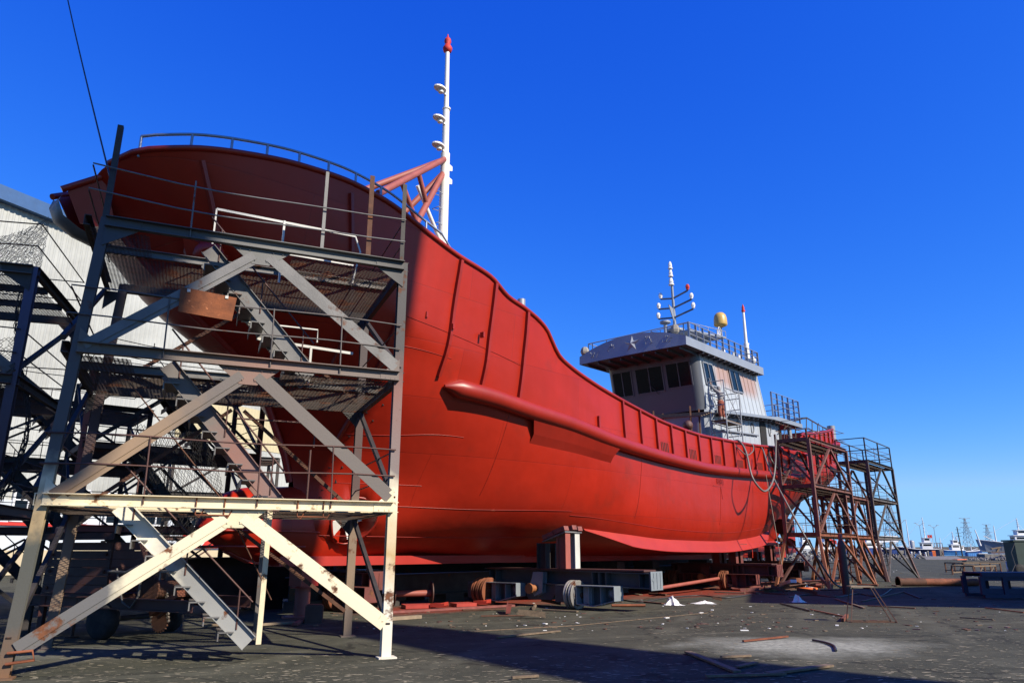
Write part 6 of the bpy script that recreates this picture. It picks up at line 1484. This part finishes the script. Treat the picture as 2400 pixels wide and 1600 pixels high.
    # red gratings
    def grating(u, v, nx, ny, rz, label, tilt=0):
        p = gp(u, v); t = None; mb = MB(); c, s = math.cos(rz), math.sin(rz); X, Y = V((c, s, 0)), V((-s, c, 0)); st = .115
        for i in range(nx + 1): mb.box(p + X * (i - nx / 2) * st + V((0, 0, .06 + tilt * i)), (.012, ny * st, .1), X, Y)
        for j in range(ny + 1): mb.box(p + Y * (j - ny / 2) * st + V((0, 0, .06 + tilt * nx / 2)), (nx * st, .012, .1), X, Y)
        single('red_grating', mb, M['redgrate'], label, 'grating', 'red steel gratings on the ground', p)
    grating(980, 1424, 8, 6, .35, 'larger red steel grating lying left beside the tower leg')
    grating(1029, 1425, 4, 3, -.3, 'small red grating piece between the two larger ones', .02)
    grating(1085, 1420, 6, 5, .5, 'red steel grating lying right, below the trolley wheels')
    grating(1130, 1418, 4, 3, -.4, 'small red grating piece at the right end of the row', .02)
    # cable spool
    a, b_ = gp(922, 1392, .35), gp(1012, 1392, .35); t = thing('cable_spool', (a + b_) / 2 * V((1, 1, 0)).x if False else V(((a.x + b_.x) / 2, (a.y + b_.y) / 2, 0)), 'empty rusty cable spool of two discs and a pipe axle near the tower leg', 'spool')
    a = gp(922, 1420); b_ = gp(1010, 1418); a.z = b_.z = .38
    mb = MB(); mb.tube(a, b_, .1, 14); mb.build('axle', M['salmon'], t)
    for q in (a, b_):
        mb = MB(); mb.tube(q - (b_ - a).normalized() * .015, q + (b_ - a).normalized() * .015, .37, 24); mb.build('disc', M['brown'], t)
    # rusty pipe with flange, low benches, bollard pipe, crate, dark machine at the right edge
    a, b_ = gp(2108, 1373), gp(2292, 1373); a.z = b_.z = .19; t = thing('rusty_pipe', V(((a.x + b_.x) / 2, (a.y + b_.y) / 2, 0)), 'long orange rusted pipe with a flanged end lying on the yard', 'pipe')
    mb = MB(); mb.tube(a, b_, .18, 18); mb.build('pipe_body', M['rustorange'], t)
    mb = MB(); mb.tube(a - V((.05, 0, 0)), a + V((.03, 0, 0)), .28, 20); mb.tube(a + V((-.05, 0, 0)), a + V((1.3, 0, 0)), .2, 12); mb.build('flange', M['rust'], t)
    def bench(u0, v0, u1, v1, h, dpt, label):
        a, b_ = gp(u0, v0), gp(u1, v1); d = nrm(b_ - a); n = V((-d.y, d.x, 0)); t = thing('low_trestle', (a + b_) / 2, label, 'trestle', 'low steel trestles on the open yard')
        mb = MB()
        for y in (0, dpt): mb.bar(a + n * y + V((0, 0, h)), b_ + n * y + V((0, 0, h)), .1, .1); mb.bar(a + n * y + V((0, 0, .16)), b_ + n * y + V((0, 0, .16)), .08, .08)
        for f in (0, .5, 1): q = a.lerp(b_, f); mb.bar(q + V((0, 0, h)), q + n * dpt + V((0, 0, h)), .08, .08)
        for f in (.25, .75): q = a.lerp(b_, f); mb.bar(q + V((0, 0, .16)), a.lerp(b_, f + .2) + V((0, 0, h)), .06, .06)
        mb.build('frame', M['wood'], t)
        for f in (0, .5, 1):
            for y in (0, dpt): q = a.lerp(b_, f) + n * y; mb = MB(); mb.bar(q, q + V((0, 0, h)), .09, .09); mb.build('leg', M['rust'], t)
    bench(2284, 1347, 2336, 1345, .62, 1.5, 'nearer low salmon steel trestle standing on the open yard')
    bench(2218, 1340, 2262, 1342, .75, 3.0, 'farther low steel trestle standing behind the nearer one')
    plank(2262, 1327, 2400, 1325, .5, 'wide dark board resting beyond the low trestles', 'darksteel', .55, .12, None, 'boards beyond the trestles')
    plank(2240, 1322, 2262, 1321, .6, 'short orange painted board beyond the low trestles', 'orange', .6, .08, None, 'boards beyond the trestles')
    p = gp(2372, 1349); mb = MB(); mb.lathe(p, (0, 0, 1), [(.24, 0), (.24, 1.0), (.2, 1.0), (.2, .9)], 18); single('bollard_pipe', mb, zpaint_shade('white_topped_rust', [(0, (.25, .07, .04)), (.25, (.35, .12, .08)), (.6, (.6, .55, .55)), (9, (.6, .58, .58))], rust=.1), 'white topped rusty pipe bollard standing near the right edge', 'bollard', None, p)
    c = gp(2308, 1402); t = thing('steel_cradle', c, 'dark blue steel cradle with cut out sides in shadow at the right edge', 'cradle')
    X, Y = V((1, -.08, 0)), V((.08, 1, 0)); mb = MB(); Ln = 3.2
    for z in (.08, .82): mb.box(c + X * Ln / 2 + V((0, 0, z)), (Ln, .14, .12), X, Y); mb.box(c + X * Ln / 2 + Y * 1.3 + V((0, 0, z)), (Ln, .14, .12), X, Y)
    mb.box(c + X * Ln / 2 + Y * .65 + V((0, 0, .9)), (Ln, 1.4, .05), X, Y); mb.build('frame', M['bluedk'], t)
    for i in range(5):
        for y in (0, 1.3):
            mb = MB(); mb.box(c + X * (i * Ln / 4) + Y * y + V((0, 0, .45)), (.16, .12, .64), X, Y); mb.build('post', M['bluedk'], t)
    for i in range(4):
        mb = MB(); q = c + X * (i + .5) * Ln / 4 + V((0, 0, .45)); mb.plate([q + X * x + V((0, 0, z)) for x, z in ((-.3, -.3), (.3, -.3), (.3, -.1), (-.3, -.1))], .05, Y); mb.plate([q + X * x + V((0, 0, z)) for x, z in ((-.3, .18), (.3, .18), (.3, .32), (-.3, .32))], .05, Y); mb.build('side_plate', M['bluedk'], t)
    p = gp(2412, 1352); t = thing('winch_machine', p, 'dark green machine with a black wheel at the right picture edge', 'machine')
    mb = MB(); mb.box(p + V((0, .6, 1.45)), (1.1, 1.2, 1.7)); mb.box(p + V((0, .6, 2.36)), (1.3, 1.3, .1)); mb.box(p + V((.1, .6, .5)), (1.3, 1.1, .3)); mb.build('housing', mat('dark_green_paint', (.02, .05, .04), .6, var=.3), t)
    mb = MB(); mb.lathe(p + V((-.5, 0, .42)), (0, -1, 0), [(.2, -.14), (.4, -.14), (.43, 0), (.4, .14), (.2, .14)], 22); mb.build('wheel', M['rubber'], t)
    mb = MB(); mb.path([p + V((-.55, 0, 2.2)), p + V((-.9, 0, 1.6)), p + V((-.85, -.1, .8)), p + V((-1.4, -.2, .05))], .03, 6); mb.build('cable', M['hosedk'], t)
    # pipes on the ground under the stern tower
    a, b_ = gp(1700, 1375, .1), gp(1960, 1365, .1); mb = MB(); mb.chan(a + V((0, 0, .05)), b_ + V((0, 0, .05)), .2, .24, .02); single('steel_channel', mb, M['trolleyred'], 'red brown steel channel lying on the ground under the orange tower', 'steel channel', None, a)
    a, b_ = s2w(20, 5.1, .1), s2w(28, 4.6, .1); mb = MB(); mb.chan(a, b_, .2, .2, .02); single('steel_channel', mb, M['rust'], 'rusty steel channel lying beside the aft trolley', 'steel channel', None, a)
    for k, (u, v) in enumerate(((1812, 1362), (1832, 1362))):
        p = gp(u, v + 6); mb = MB(); mb.lathe(p, (0, 0, 1), [(.1, 0), (.1, .02), (.07, .02), (.07, .62), (.1, .64)], 10); single('prop_post', mb, M['salmon'], ('left', 'right')[k] + ' one of two short salmon posts under the aft trolley end', 'prop', 'short posts under the aft trolley', p)
    # scrap steel and offcuts dropped under the stern towers and beside the trolleys
    r = random.Random(21)
    for i in range(46):
        if i < 30: p = s2w(r.uniform(19, 31), r.uniform(3.6, 8.2), 0)
        else: p = s2w(r.uniform(4, 16), r.uniform(1.5, 6.2), 0)
        an = r.uniform(0, 3.1); l = r.uniform(.3, 1.5); dd = V((math.cos(an), math.sin(an), 0)); mb = MB(); z = .03
        if i % 3 == 0: mb.angle(p + V((0, 0, z)), p + dd * l + V((0, 0, z + r.uniform(0, .2))), r.uniform(.06, .14), .012)
        elif i % 3 == 1: mb.bar(p + V((0, 0, z)), p + dd * l + V((0, 0, z)), r.uniform(.05, .2), .03)
        else: mb.tube(p + V((0, 0, .05)), p + dd * l + V((0, 0, .05)), r.uniform(.025, .06), 8)
        near = 'under the stern ladder towers' if i < 30 else 'beside the nearest slipway trolley'
        kind = ('rusty angle offcut', 'flat scrap strip', 'short scrap pipe')[i % 3]
        single('scrap_' + ('angle', 'strip', 'pipe')[i % 3], mb, M[('rust', 'wood', 'trolleyred', 'rustorange', 'brown')[i % 5]] if i % 3 != 1 else M[('wood', 'rust')[i % 2]], kind + ' lying ' + near, 'scrap', kind + 's ' + near, p)
    # slack cables lying in curves
    for k, (pts, m_, lb) in enumerate((([(1430, 1400), (1500, 1412), (1560, 1402), (1640, 1396), (1700, 1402), (1760, 1394)], 'hosedk', 'black cable lying in a wavy line between the two trolleys'), ([(1850, 1400), (1900, 1394), (1960, 1400), (2010, 1392), (2060, 1398), (2090, 1380)], 'hosedk', 'black cable lying near the gas cylinder foot'), ([(1905, 1502), (1935, 1508), (1955, 1516), (1960, 1527)], 'hosedk', 'short black cable bent across the white powder patch'))):
        P = [gp(u, v) + V((0, 0, .025)) for u, v in pts]; Q = []
        for i in range(len(P) - 1):
            p0, p1, p2, p3 = P[max(i - 1, 0)], P[i], P[i + 1], P[min(i + 2, len(P) - 1)]
            for s in (0, .25, .5, .75): Q.append(.5 * ((2 * p1) + (p2 - p0) * s + (2 * p0 - 5 * p1 + 4 * p2 - p3) * s * s + (3 * p1 - p0 - 3 * p2 + p3) * s ** 3))
        mb = MB(); mb.path(Q + [P[-1]], .022, 6); single('ground_cable', mb, M[m_], lb, 'cable', None, P[0])
yard()

# ------------------------------------------------------------------ far side of the yard: quay, boats, pylons, lamps
def far():
    def at(u, dist, z=0.0):
        q = gd(u, 1290, dist); q.z = z; return q
    # water beyond the quay
    mb = MB(); mb.add([V((20, 262, .02)), V((1500, 262, .02)), V((1500, 1100, .02)), V((20, 1100, .02))], [(0, 1, 2, 3)]); o = mb.build('water', mat('harbour_water', (.05, .09, .14), .15, var=.1)); o['kind'] = 'structure'
    rnd = random.Random(12)
    def heap(u0, v0, u1, v1, dpt, h, label, n=420, seed=1):
        a, b_ = gp(u0, v0), gp(u1, v1); d = b_ - a; nn = nrm(V((-d.y, d.x, 0))); mb = MB(); r = random.Random(seed)
        for i in range(n):
            f = r.random(); g = r.random(); e = h * math.sin(math.pi * g) ** .6 * (.6 + .4 * math.sin(7 * f + seed)) * min(1, 8 * f, 8 * (1 - f)); s = r.uniform(.25, .6)
            c = a + d * f + nn * dpt * g + V((0, 0, e * r.random())); q = Quaternion((r.random(), r.random(), r.random(), r.random())).normalized()
            mb.box(c, (s, s * .8, s * .6), q @ V((1, 0, 0)), q @ V((0, 1, 0)), q @ V((0, 0, 1)))
        o = mb.build('rubble_bank', M['stone']); tag(o, kind='stuff')
    heap(2060, 1311, 2200, 1307, 18, 1.6, '', 600, 1)
    heap(1885, 1316, 2060, 1311, 14, 2.2, '', 500, 2)
    heap(2262, 1312, 2400, 1313, 10, 1.0, '', 500, 3)
    mb = MB(); a, b_ = gp(2170, 1311), gp(2262, 1311); mb.plate([a + V((0, 0, .03)), b_ + V((0, 0, .03)), b_ + V((2, 6, .6)), a + V((3, 6, .6))], .06); mb.build('earth_bank', M['stone'])['kind'] = 'structure'
    mb = MB(); a, b_ = gp(2300, 1308), gp(2400, 1308); mb.bar(a + V((0, 0, .5)), b_ + V((4, 0, .5)), 3, 1.0); mb.build('quay_kerb', M['stone'])['kind'] = 'structure'
    # pylons
    def pylon(u, dist, H, label):
        b0 = at(u, dist); w = H * .13; t = thing('power_pylon', b0, label, 'pylon', 'lattice power pylons on the horizon')
        mb = MB(); lv = [0, .16, .31, .44, .55, .65, .74, .82, .9, 1.0]; r = H * .0042
        def wd(f): return w * (1 - f) ** 1.1 + H * .012 * (1 + 0 * f)
        for i in range(len(lv) - 1):
            f0, f1 = lv[i], lv[i + 1]
            for sx, sy, tx, ty in ((-1, -1, 1, -1), (1, -1, 1, 1), (1, 1, -1, 1), (-1, 1, -1, -1)):
                A, B = b0 + V((sx * wd(f0), sy * wd(f0), f0 * H)), b0 + V((sx * wd(f1), sy * wd(f1), f1 * H)); C, D_ = b0 + V((tx * wd(f0), ty * wd(f0), f0 * H)), b0 + V((tx * wd(f1), ty * wd(f1), f1 * H))
                mb.bar(A, B, r * 1.6, r * 1.6); mb.bar(A, D_, r, r); mb.bar(C, B, r, r); mb.bar(B, D_, r, r)
        mb.build('lattice_mast', M['galv'], t)
        for f, l in ((1.0, .16), (.88, .13), (.74, .17), (.6, .15)):
            mb = MB()
            for sg in (-1, 1):
                e = b0 + V((sg * l * H, 0, f * H + (.01 * H if f == 1 else 0)))
                for y in (-1, 1): mb.bar(b0 + V((sg * wd(f), y * wd(f), f * H)), e, r * 1.4, r * 1.4); mb.bar(b0 + V((sg * wd(f), y * wd(f), f * H - .035 * H)), e, r, r)
                mb.bar(e, e - V((0, 0, .03 * H)), r * 1.2, r * 1.2)
            mb.build('cross_arm', M['galv'], t)
    pylon(2098, 500, 36, 'nearest lattice power pylon just right of the stern towers')
    pylon(2273, 700, 31, 'lattice power pylon beside the leaning wooden pole')
    pylon(2322, 900, 32, 'farthest lattice power pylon behind the white ship')
    # wires
    # street lamps
    for u, d, h, lb in ((2121, 227, 10, 'street lamp nearest the stern towers'), (2164, 235, 9.5, 'street lamp in front of the white and blue boat masts'), (2197, 240, 9, 'street lamp beside the steel gantry frame')):
        b0 = at(u, d); t = thing('street_lamp', b0, 'tall pale ' + lb, 'street lamp', 'street lamps along the quay')
        mb = MB(); mb.tube(b0, b0 + V((0, 0, h)), .13, 8, .07); mb.build('pole', M['rail'], t)
        for sg in (-1, 1):
            mb = MB(); mb.tube(b0 + V((0, 0, h - .3)), b0 + V((sg * 1.1, 0, h + .5)), .06, 6); mb.box(b0 + V((sg * 1.3, 0, h + .6)), (.7, .25, .14)); mb.build('lamp_arm', M['rail'], t)
    b0 = at(2254, 250); t = thing('wooden_pole', b0, 'dark wooden utility pole with short cross arms on the quay', 'utility pole')
    mb = MB(); mb.tube(b0, b0 + V((-.3, 0, 9.4)), .22, 8, .15); mb.build('pole', M['darksteel'], t)
    for z in (8.5, 7.4, 6.4): mb = MB(); mb.bar(b0 + V((-1.0, 0, z)), b0 + V((.8, 0, z)), .12, .12); mb.build('cross_arm', M['darksteel'], t)
    # billboard, tank, gantry frame
    b0 = at(2088, 245); t = thing('billboard', b0, 'blank white billboard on steel legs behind the stern towers', 'billboard')
    mb = MB(); mb.box(b0 + V((0, 0, 5.4)), (5.6, .3, 2.0)); mb.build('panel', M['offwhite'], t)
    for x in (-1.8, 0, 1.8): mb = MB(); mb.bar(b0 + V((x, .2, 0)), b0 + V((x, .2, 4.6)), .16, .16); mb.bar(b0 + V((x, .2, .5)), b0 + V((x * .2, .2, 4.2)), .08, .08); mb.build('leg', M['galv'], t)
    b0 = at(2139, 300); mb = MB(); mb.lathe(b0, (0, 0, 1), [(1.1, 0), (1.1, 5.2), (1.0, 5.5), (.2, 5.8)], 18); single('storage_tank', mb, M['rail'], 'upright grey cylindrical tank behind the dark blue boat', 'tank', None, b0)
    b0 = at(2199, 232); t = thing('steel_gantry', b0, 'open square steel frame standing on the quay beside a lamp', 'gantry'); mb = MB()
    for x in (0, 1.5):
        for y in (0, 1.5): mb.bar(b0 + V((x, y, 0)), b0 + V((x, y, 4.0)), .14, .14)
    for z in (2.2, 4.0): mb.bar(b0 + V((0, 0, z)), b0 + V((1.5, 0, z)), .12, .12); mb.bar(b0 + V((0, 1.5, z)), b0 + V((1.5, 1.5, z)), .12, .12)
    mb.bar(b0 + V((0, 0, 2.2)), b0 + V((1.5, 0, 0)), .08, .08); mb.build('frame', M['brown'], t)
    # boats
    def boat(u, dist, L, hh, hm, rz, label, house=1, mast=5.0, grp='boats moored along the quay', z0=.2, mm=None, flag=True, A=False):
        b0 = at(u, dist, 0); t = thing('moored_boat', b0, label, 'boat', grp, local=True, rz=rz); rows = []
        for i in range(13):
            f = i / 12; x = (f - .5) * L; w = L * .13 * min(1, (1 - f) * 3.2) ** .6 * min(1, .75 + f); sh = hh * (1 + .55 * max(0, f - .55) ** 1.4 * 2.2 + .12 * (f - .3) ** 2)
            rows.append([V((x + (f > .8) * (f - .8) * L * .25 * k, sg * w * (.55 + .45 * k), z0 + sh * k)) for sg, k in ((-1, 1), (-1, .5), (-1, 0), (1, 0), (1, .5), (1, 1))])
        mb = MB(); mb.grid(rows, smooth=False); mb.add(rows[0], [tuple(range(6))]); mb.grid([[r[0], r[5]] for r in [[p - V((0, 0, hh * .18)) for p in q] for q in rows]], smooth=False); mb.build('hull', mm or M['navy'], t)
        mb = MB(); mb.path([r[0] + V((0, 0, .05)) for r in rows], .09, 5); mb.path([r[5] + V((0, 0, .05)) for r in rows], .09, 5); mb.build('rub_rail', M['offwhite'], t)
        hx = -L * .22
        mb = MB(); mb.box((hx, 0, z0 + hh + .9), (L * .26, L * .17, 2.0)); mb.box((hx + .1, 0, z0 + hh + 2.0), (L * .3, L * .2, .16)); mb.box((hx - .2, 0, z0 + hh + 2.7), (L * .16, L * .13, 1.3)); mb.box((hx - .2, 0, z0 + hh + 3.4), (L * .19, L * .16, .12)); hs_ = mb.build('deckhouse', M['offwhite'], t)
        mb = MB()
        for sy in (-1, 1): mb.box((hx, sy * (L * .085 + .01), z0 + hh + 1.3), (L * .2, .04, .5)); mb.box((hx - .2, sy * (L * .065 + .01), z0 + hh + 2.9), (L * .12, .04, .45))
        mb.box((hx + L * .13 + .01, 0, z0 + hh + 1.3), (.04, L * .13, .5)); mb.build('window', M['glass'], hs_)
        mb = MB(); q = V((hx, 0, z0 + hh + 3.4)); mb.tube(q, q + V((0, 0, mast)), .17, 6, .09)
        for k in range(4): mb.bar(q + V((0, -.7 + .1 * k, mast * (.3 + .17 * k))), q + V((0, .7 - .1 * k, mast * (.3 + .17 * k))), .12, .12)
        mb.tube(q + V((.1, 0, mast * .95)), V((L * .42, 0, z0 + hh * 1.6)), .03, 4); mb.tube(q + V((0, 0, mast * .6)), V((-L * .46, 0, z0 + hh + .6)), .03, 4)
        mb.build('mast', M['offwhite'], t)
        q = V((L * .2, 0, z0 + hh)); mb = MB(); mb.tube(q, q + V((0, 0, mast * 1.45)), .2, 6, .09); mb.tube(q + V((0, 0, .4)), q + V((L * .2, 0, mast * .6)), .09, 5); mb.build('boom', M['offwhite'], t)
        if flag:
            mb = MB(); f0 = V((-L * .4, 0, z0 + hh + 1.0)); mb.tube(f0, f0 + V((0, 0, 3.4)), .05, 5); pl = mb.build('flag_pole', M['rail'], t)
            mb = MB(); mb.grid([[f0 + V((.02 + .26 * i, .12 * math.sin(i * 1.3), 3.3 - .9 * j - .05 * i * j)) for i in range(6)] for j in range(2)]); mb.build('flag', M['red'], pl)
        return t
    boat(2152, 232, 11.5, 1.9, 0, math.pi - .15, 'dark blue boat with white deckhouse and raked white mast on the quay', mast=6.2)
    boat(2075, 238, 12, 2.0, 0, .2, 'navy boat with white deckhouse seen through the rightmost stern tower', mast=4.4)
    boat(2020, 236, 10, 2.0, 0, math.pi, 'bright blue boat with red flag seen between the stern towers', mm=M['blue'], mast=3.5)
    boat(1958, 230, 11, 2.1, 0, .1, 'blue boat with white upperworks behind the orange tower', mm=M['blue'], mast=4.0)
    boat(1905, 226, 10, 2.0, 0, .1, 'white hulled boat partly hidden behind the orange tower legs', mm=M['offwhite'], mast=3.6)
    boat(2222, 262, 11, 1.6, 0, math.pi, 'light blue boat lying right of the square gantry', mm=M['bluelt'], mast=3.0, flag=False)
    boat(2262, 268, 12, 1.2, 0, .1, 'low blue boat lying right of the wooden pole', mm=M['blue'], mast=1.8, flag=False)
    boat(2366, 205, 15, 2.1, 0, math.pi - .1, 'grey white ship with tall white bow spar standing on a brown cradle', mm=mat('pale_grey_hull', (.36, .40, .47), .5, var=.1), mast=3.2, z0=1.6, flag=False)
    b0 = at(2358, 200); t = thing('boat_cradle', b0, 'brown timber and steel cradle under the grey white ship', 'cradle'); mb = MB()
    mb.bar(b0 + V((-4.5, 0, 1.2)), b0 + V((6, 0, 1.2)), 1.4, .35); mb.build('deck', M['brown'], t)
    for x in (-3.6, -2.4, 2.0, 3.2): mb = MB(); mb.lathe(b0 + V((x, -.6, .5)), (0, -1, 0), [(.1, -.15), (.5, -.15), (.5, .15), (.1, .15)], 14); mb.build('wheel', M['darksteel'], t)
    for x in (-2.8, 2.8):
        mb = MB(); mb.bar(b0 + V((x - 1.3, -.3, 2.2)), b0 + V((x + 1.3, -.3, 2.6)), .6, .3); mb.bar(b0 + V((x, -.3, 1.3)), b0 + V((x + .8, -.3, 2.3)), .4, .4); mb.build('bearer', M['wood'], t)
    b0 = at(2300, 203, 3.0); mb = MB(); mb.tube(b0, b0 + V((-.6, 0, 3.6)), .3, 8, .08); mb.tube(b0 + V((-.7, 0, 3.4)), b0 + V((-.75, 0, 4.2)), .12, 6); single('bow_spar', mb, M['offwhite'], 'white leaning spar at the bow of the grey white ship', 'spar', None, b0)
    # containers, barrels, people, small sheds along the quay
    for i, (u, d, w, h, m_, lb) in enumerate(((2042, 222, 5, 2.4, 'blue', 'blue container beside the navy boat'), (2100, 226, 3.0, 1.8, 'blue', 'small blue shed under the billboard'), (2110, 224, 1.6, 1.7, 'concrete', 'pale concrete hut beside the nearest lamp'), (2145, 205, 1.3, .8, 'bluelt', 'small pale blue box on the rubble bank'), (2187, 226, 1.0, 1.6, 'orange', 'orange drum stack beside the gantry'), (2275, 250, 3.2, 1.0, 'bluelt', 'bright blue covered boat shape at the quay edge'), (2300, 252, 3.0, .8, 'offwhite', 'white upturned skiff at the quay edge'), (2205, 228, 1.0, 2.0, 'concrete', 'pale concrete post block beside the gantry'), (2180, 225, .9, 1.3, 'blue', 'blue drum beside the gantry'))):
        b0 = at(u, d); mb = MB(); mb.box(b0 + V((0, 0, h / 2)), (w, w * .5, h)); mb.box(b0 + V((0, 0, h + .06)), (w * 1.04, w * .54, .12))
        for k in range(5): mb.box(b0 + V((-w / 2 + w * (k + .5) / 5, -w * .25 - .02, h / 2)), (w * .05, .05, h * .9))
        single('quay_store', mb, M[m_], lb, 'store box', 'small stores along the quay', b0)
    for i in range(10):
        b0 = at(2125 + i * 5.6 + rnd.uniform(-2, 2), 222 + rnd.uniform(-3, 3)); hgt = rnd.uniform(.8, 1.7); mb = MB(); mb.lathe(b0, (0, 0, 1), [(.28, 0), (.3, .1), (.22, hgt * .8), (.3, hgt), (.1, hgt + .05)], 8)
        single('mooring_post', mb, M[('concrete', 'brown', 'offwhite')[i % 3]], 'short mooring post in the row in front of the dark blue boat', 'mooring post', 'mooring posts in front of the boats', b0)
    for i, (u, d, lb, jc) in enumerate(((2240, 215, 'person in dark clothes walking across the far yard', 'darksteel'), (2208, 225, 'person in brown clothes bending beside the gantry on the quay', 'brown'))):
        b0 = at(u, d); t = thing('person', b0, lb, 'person', None, local=True, rz=.4)
        skin('body', [(0, 0, .95), (0, 0, 1.2), (0, 0, 1.42), (0, .02, 1.52), (0, .04, 1.66), (-.1, .02, .85), (-.14, .25, .48), (-.12, .35, .06), (.1, 0, .85), (.12, -.12, .48), (.12, -.38, .08), (-.2, 0, 1.38), (-.28, -.1, 1.1), (-.26, -.02, .86), (.2, 0, 1.38), (.28, .1, 1.1), (.27, .24, .9)],
             [(0, 1), (1, 2), (2, 3), (3, 4), (0, 5), (5, 6), (6, 7), (0, 8), (8, 9), (9, 10), (2, 11), (11, 12), (12, 13), (2, 14), (14, 15), (15, 16)], [.14, .15, .14, .06, .1, .1, .075, .05, .1, .075, .05, .08, .055, .04, .08, .055, .04], M[jc], t, 1)
    # long pale quay wall with red flags behind the stern towers
    a, b_ = at(1700, 262), at(2120, 270); mb = MB(); mb.bar(a + V((0, 0, 2.4)), b_ + V((0, 0, 1.6)), 1, 1.2); mb.bar(a + V((0, 0, .8)), b_ + V((0, 0, .6)), 1.6, 1.6); single('quay_wall', mb, M['concrete'], 'long pale concrete breakwater wall behind the moored boats', 'wall', None, a)
    for i, u in enumerate((1947, 1998, 2014, 1880)):
        b0 = at(u, 228); t = thing('flag', b0, ('small red flag above the blue boat by the orange tower', 'red flag left in the pair between the stern towers', 'red flag right in the pair between the stern towers', 'red flag at the left behind the orange tower')[i], 'flag', 'red flags over the boats')
        mb = MB(); mb.tube(b0, b0 + V((0, 0, 5.4 + (i % 2))), .06, 5); mb.build('pole', M['rail'], t)
        mb = MB(); mb.grid([[b0 + V((.03 + .4 * k, .2 * math.sin(k), 5.3 + (i % 2) - 1.2 * j - .12 * k)) for k in range(6)] for j in range(2)]); mb.build('flag_cloth', M['red'], t)
    # low far shore
    mb = MB(); r = random.Random(4); pts = [(-600 + i * 60, 1300, 5 + r.random() * 4) for i in range(50)]
    mb.add([V((x, y, -1)) for x, y, z in pts] + [V((x, y, z)) for x, y, z in pts] + [V((x, y + 120, z * .6)) for x, y, z in pts], [(i, i + 1, 51 + i, 50 + i) for i in range(49)] + [(50 + i, 51 + i, 101 + i, 100 + i) for i in range(49)]); mb.build('far_shore', mat('far_shore_earth', (.16, .15, .15), .95, var=.2, vs=.02))['kind'] = 'structure'
far()
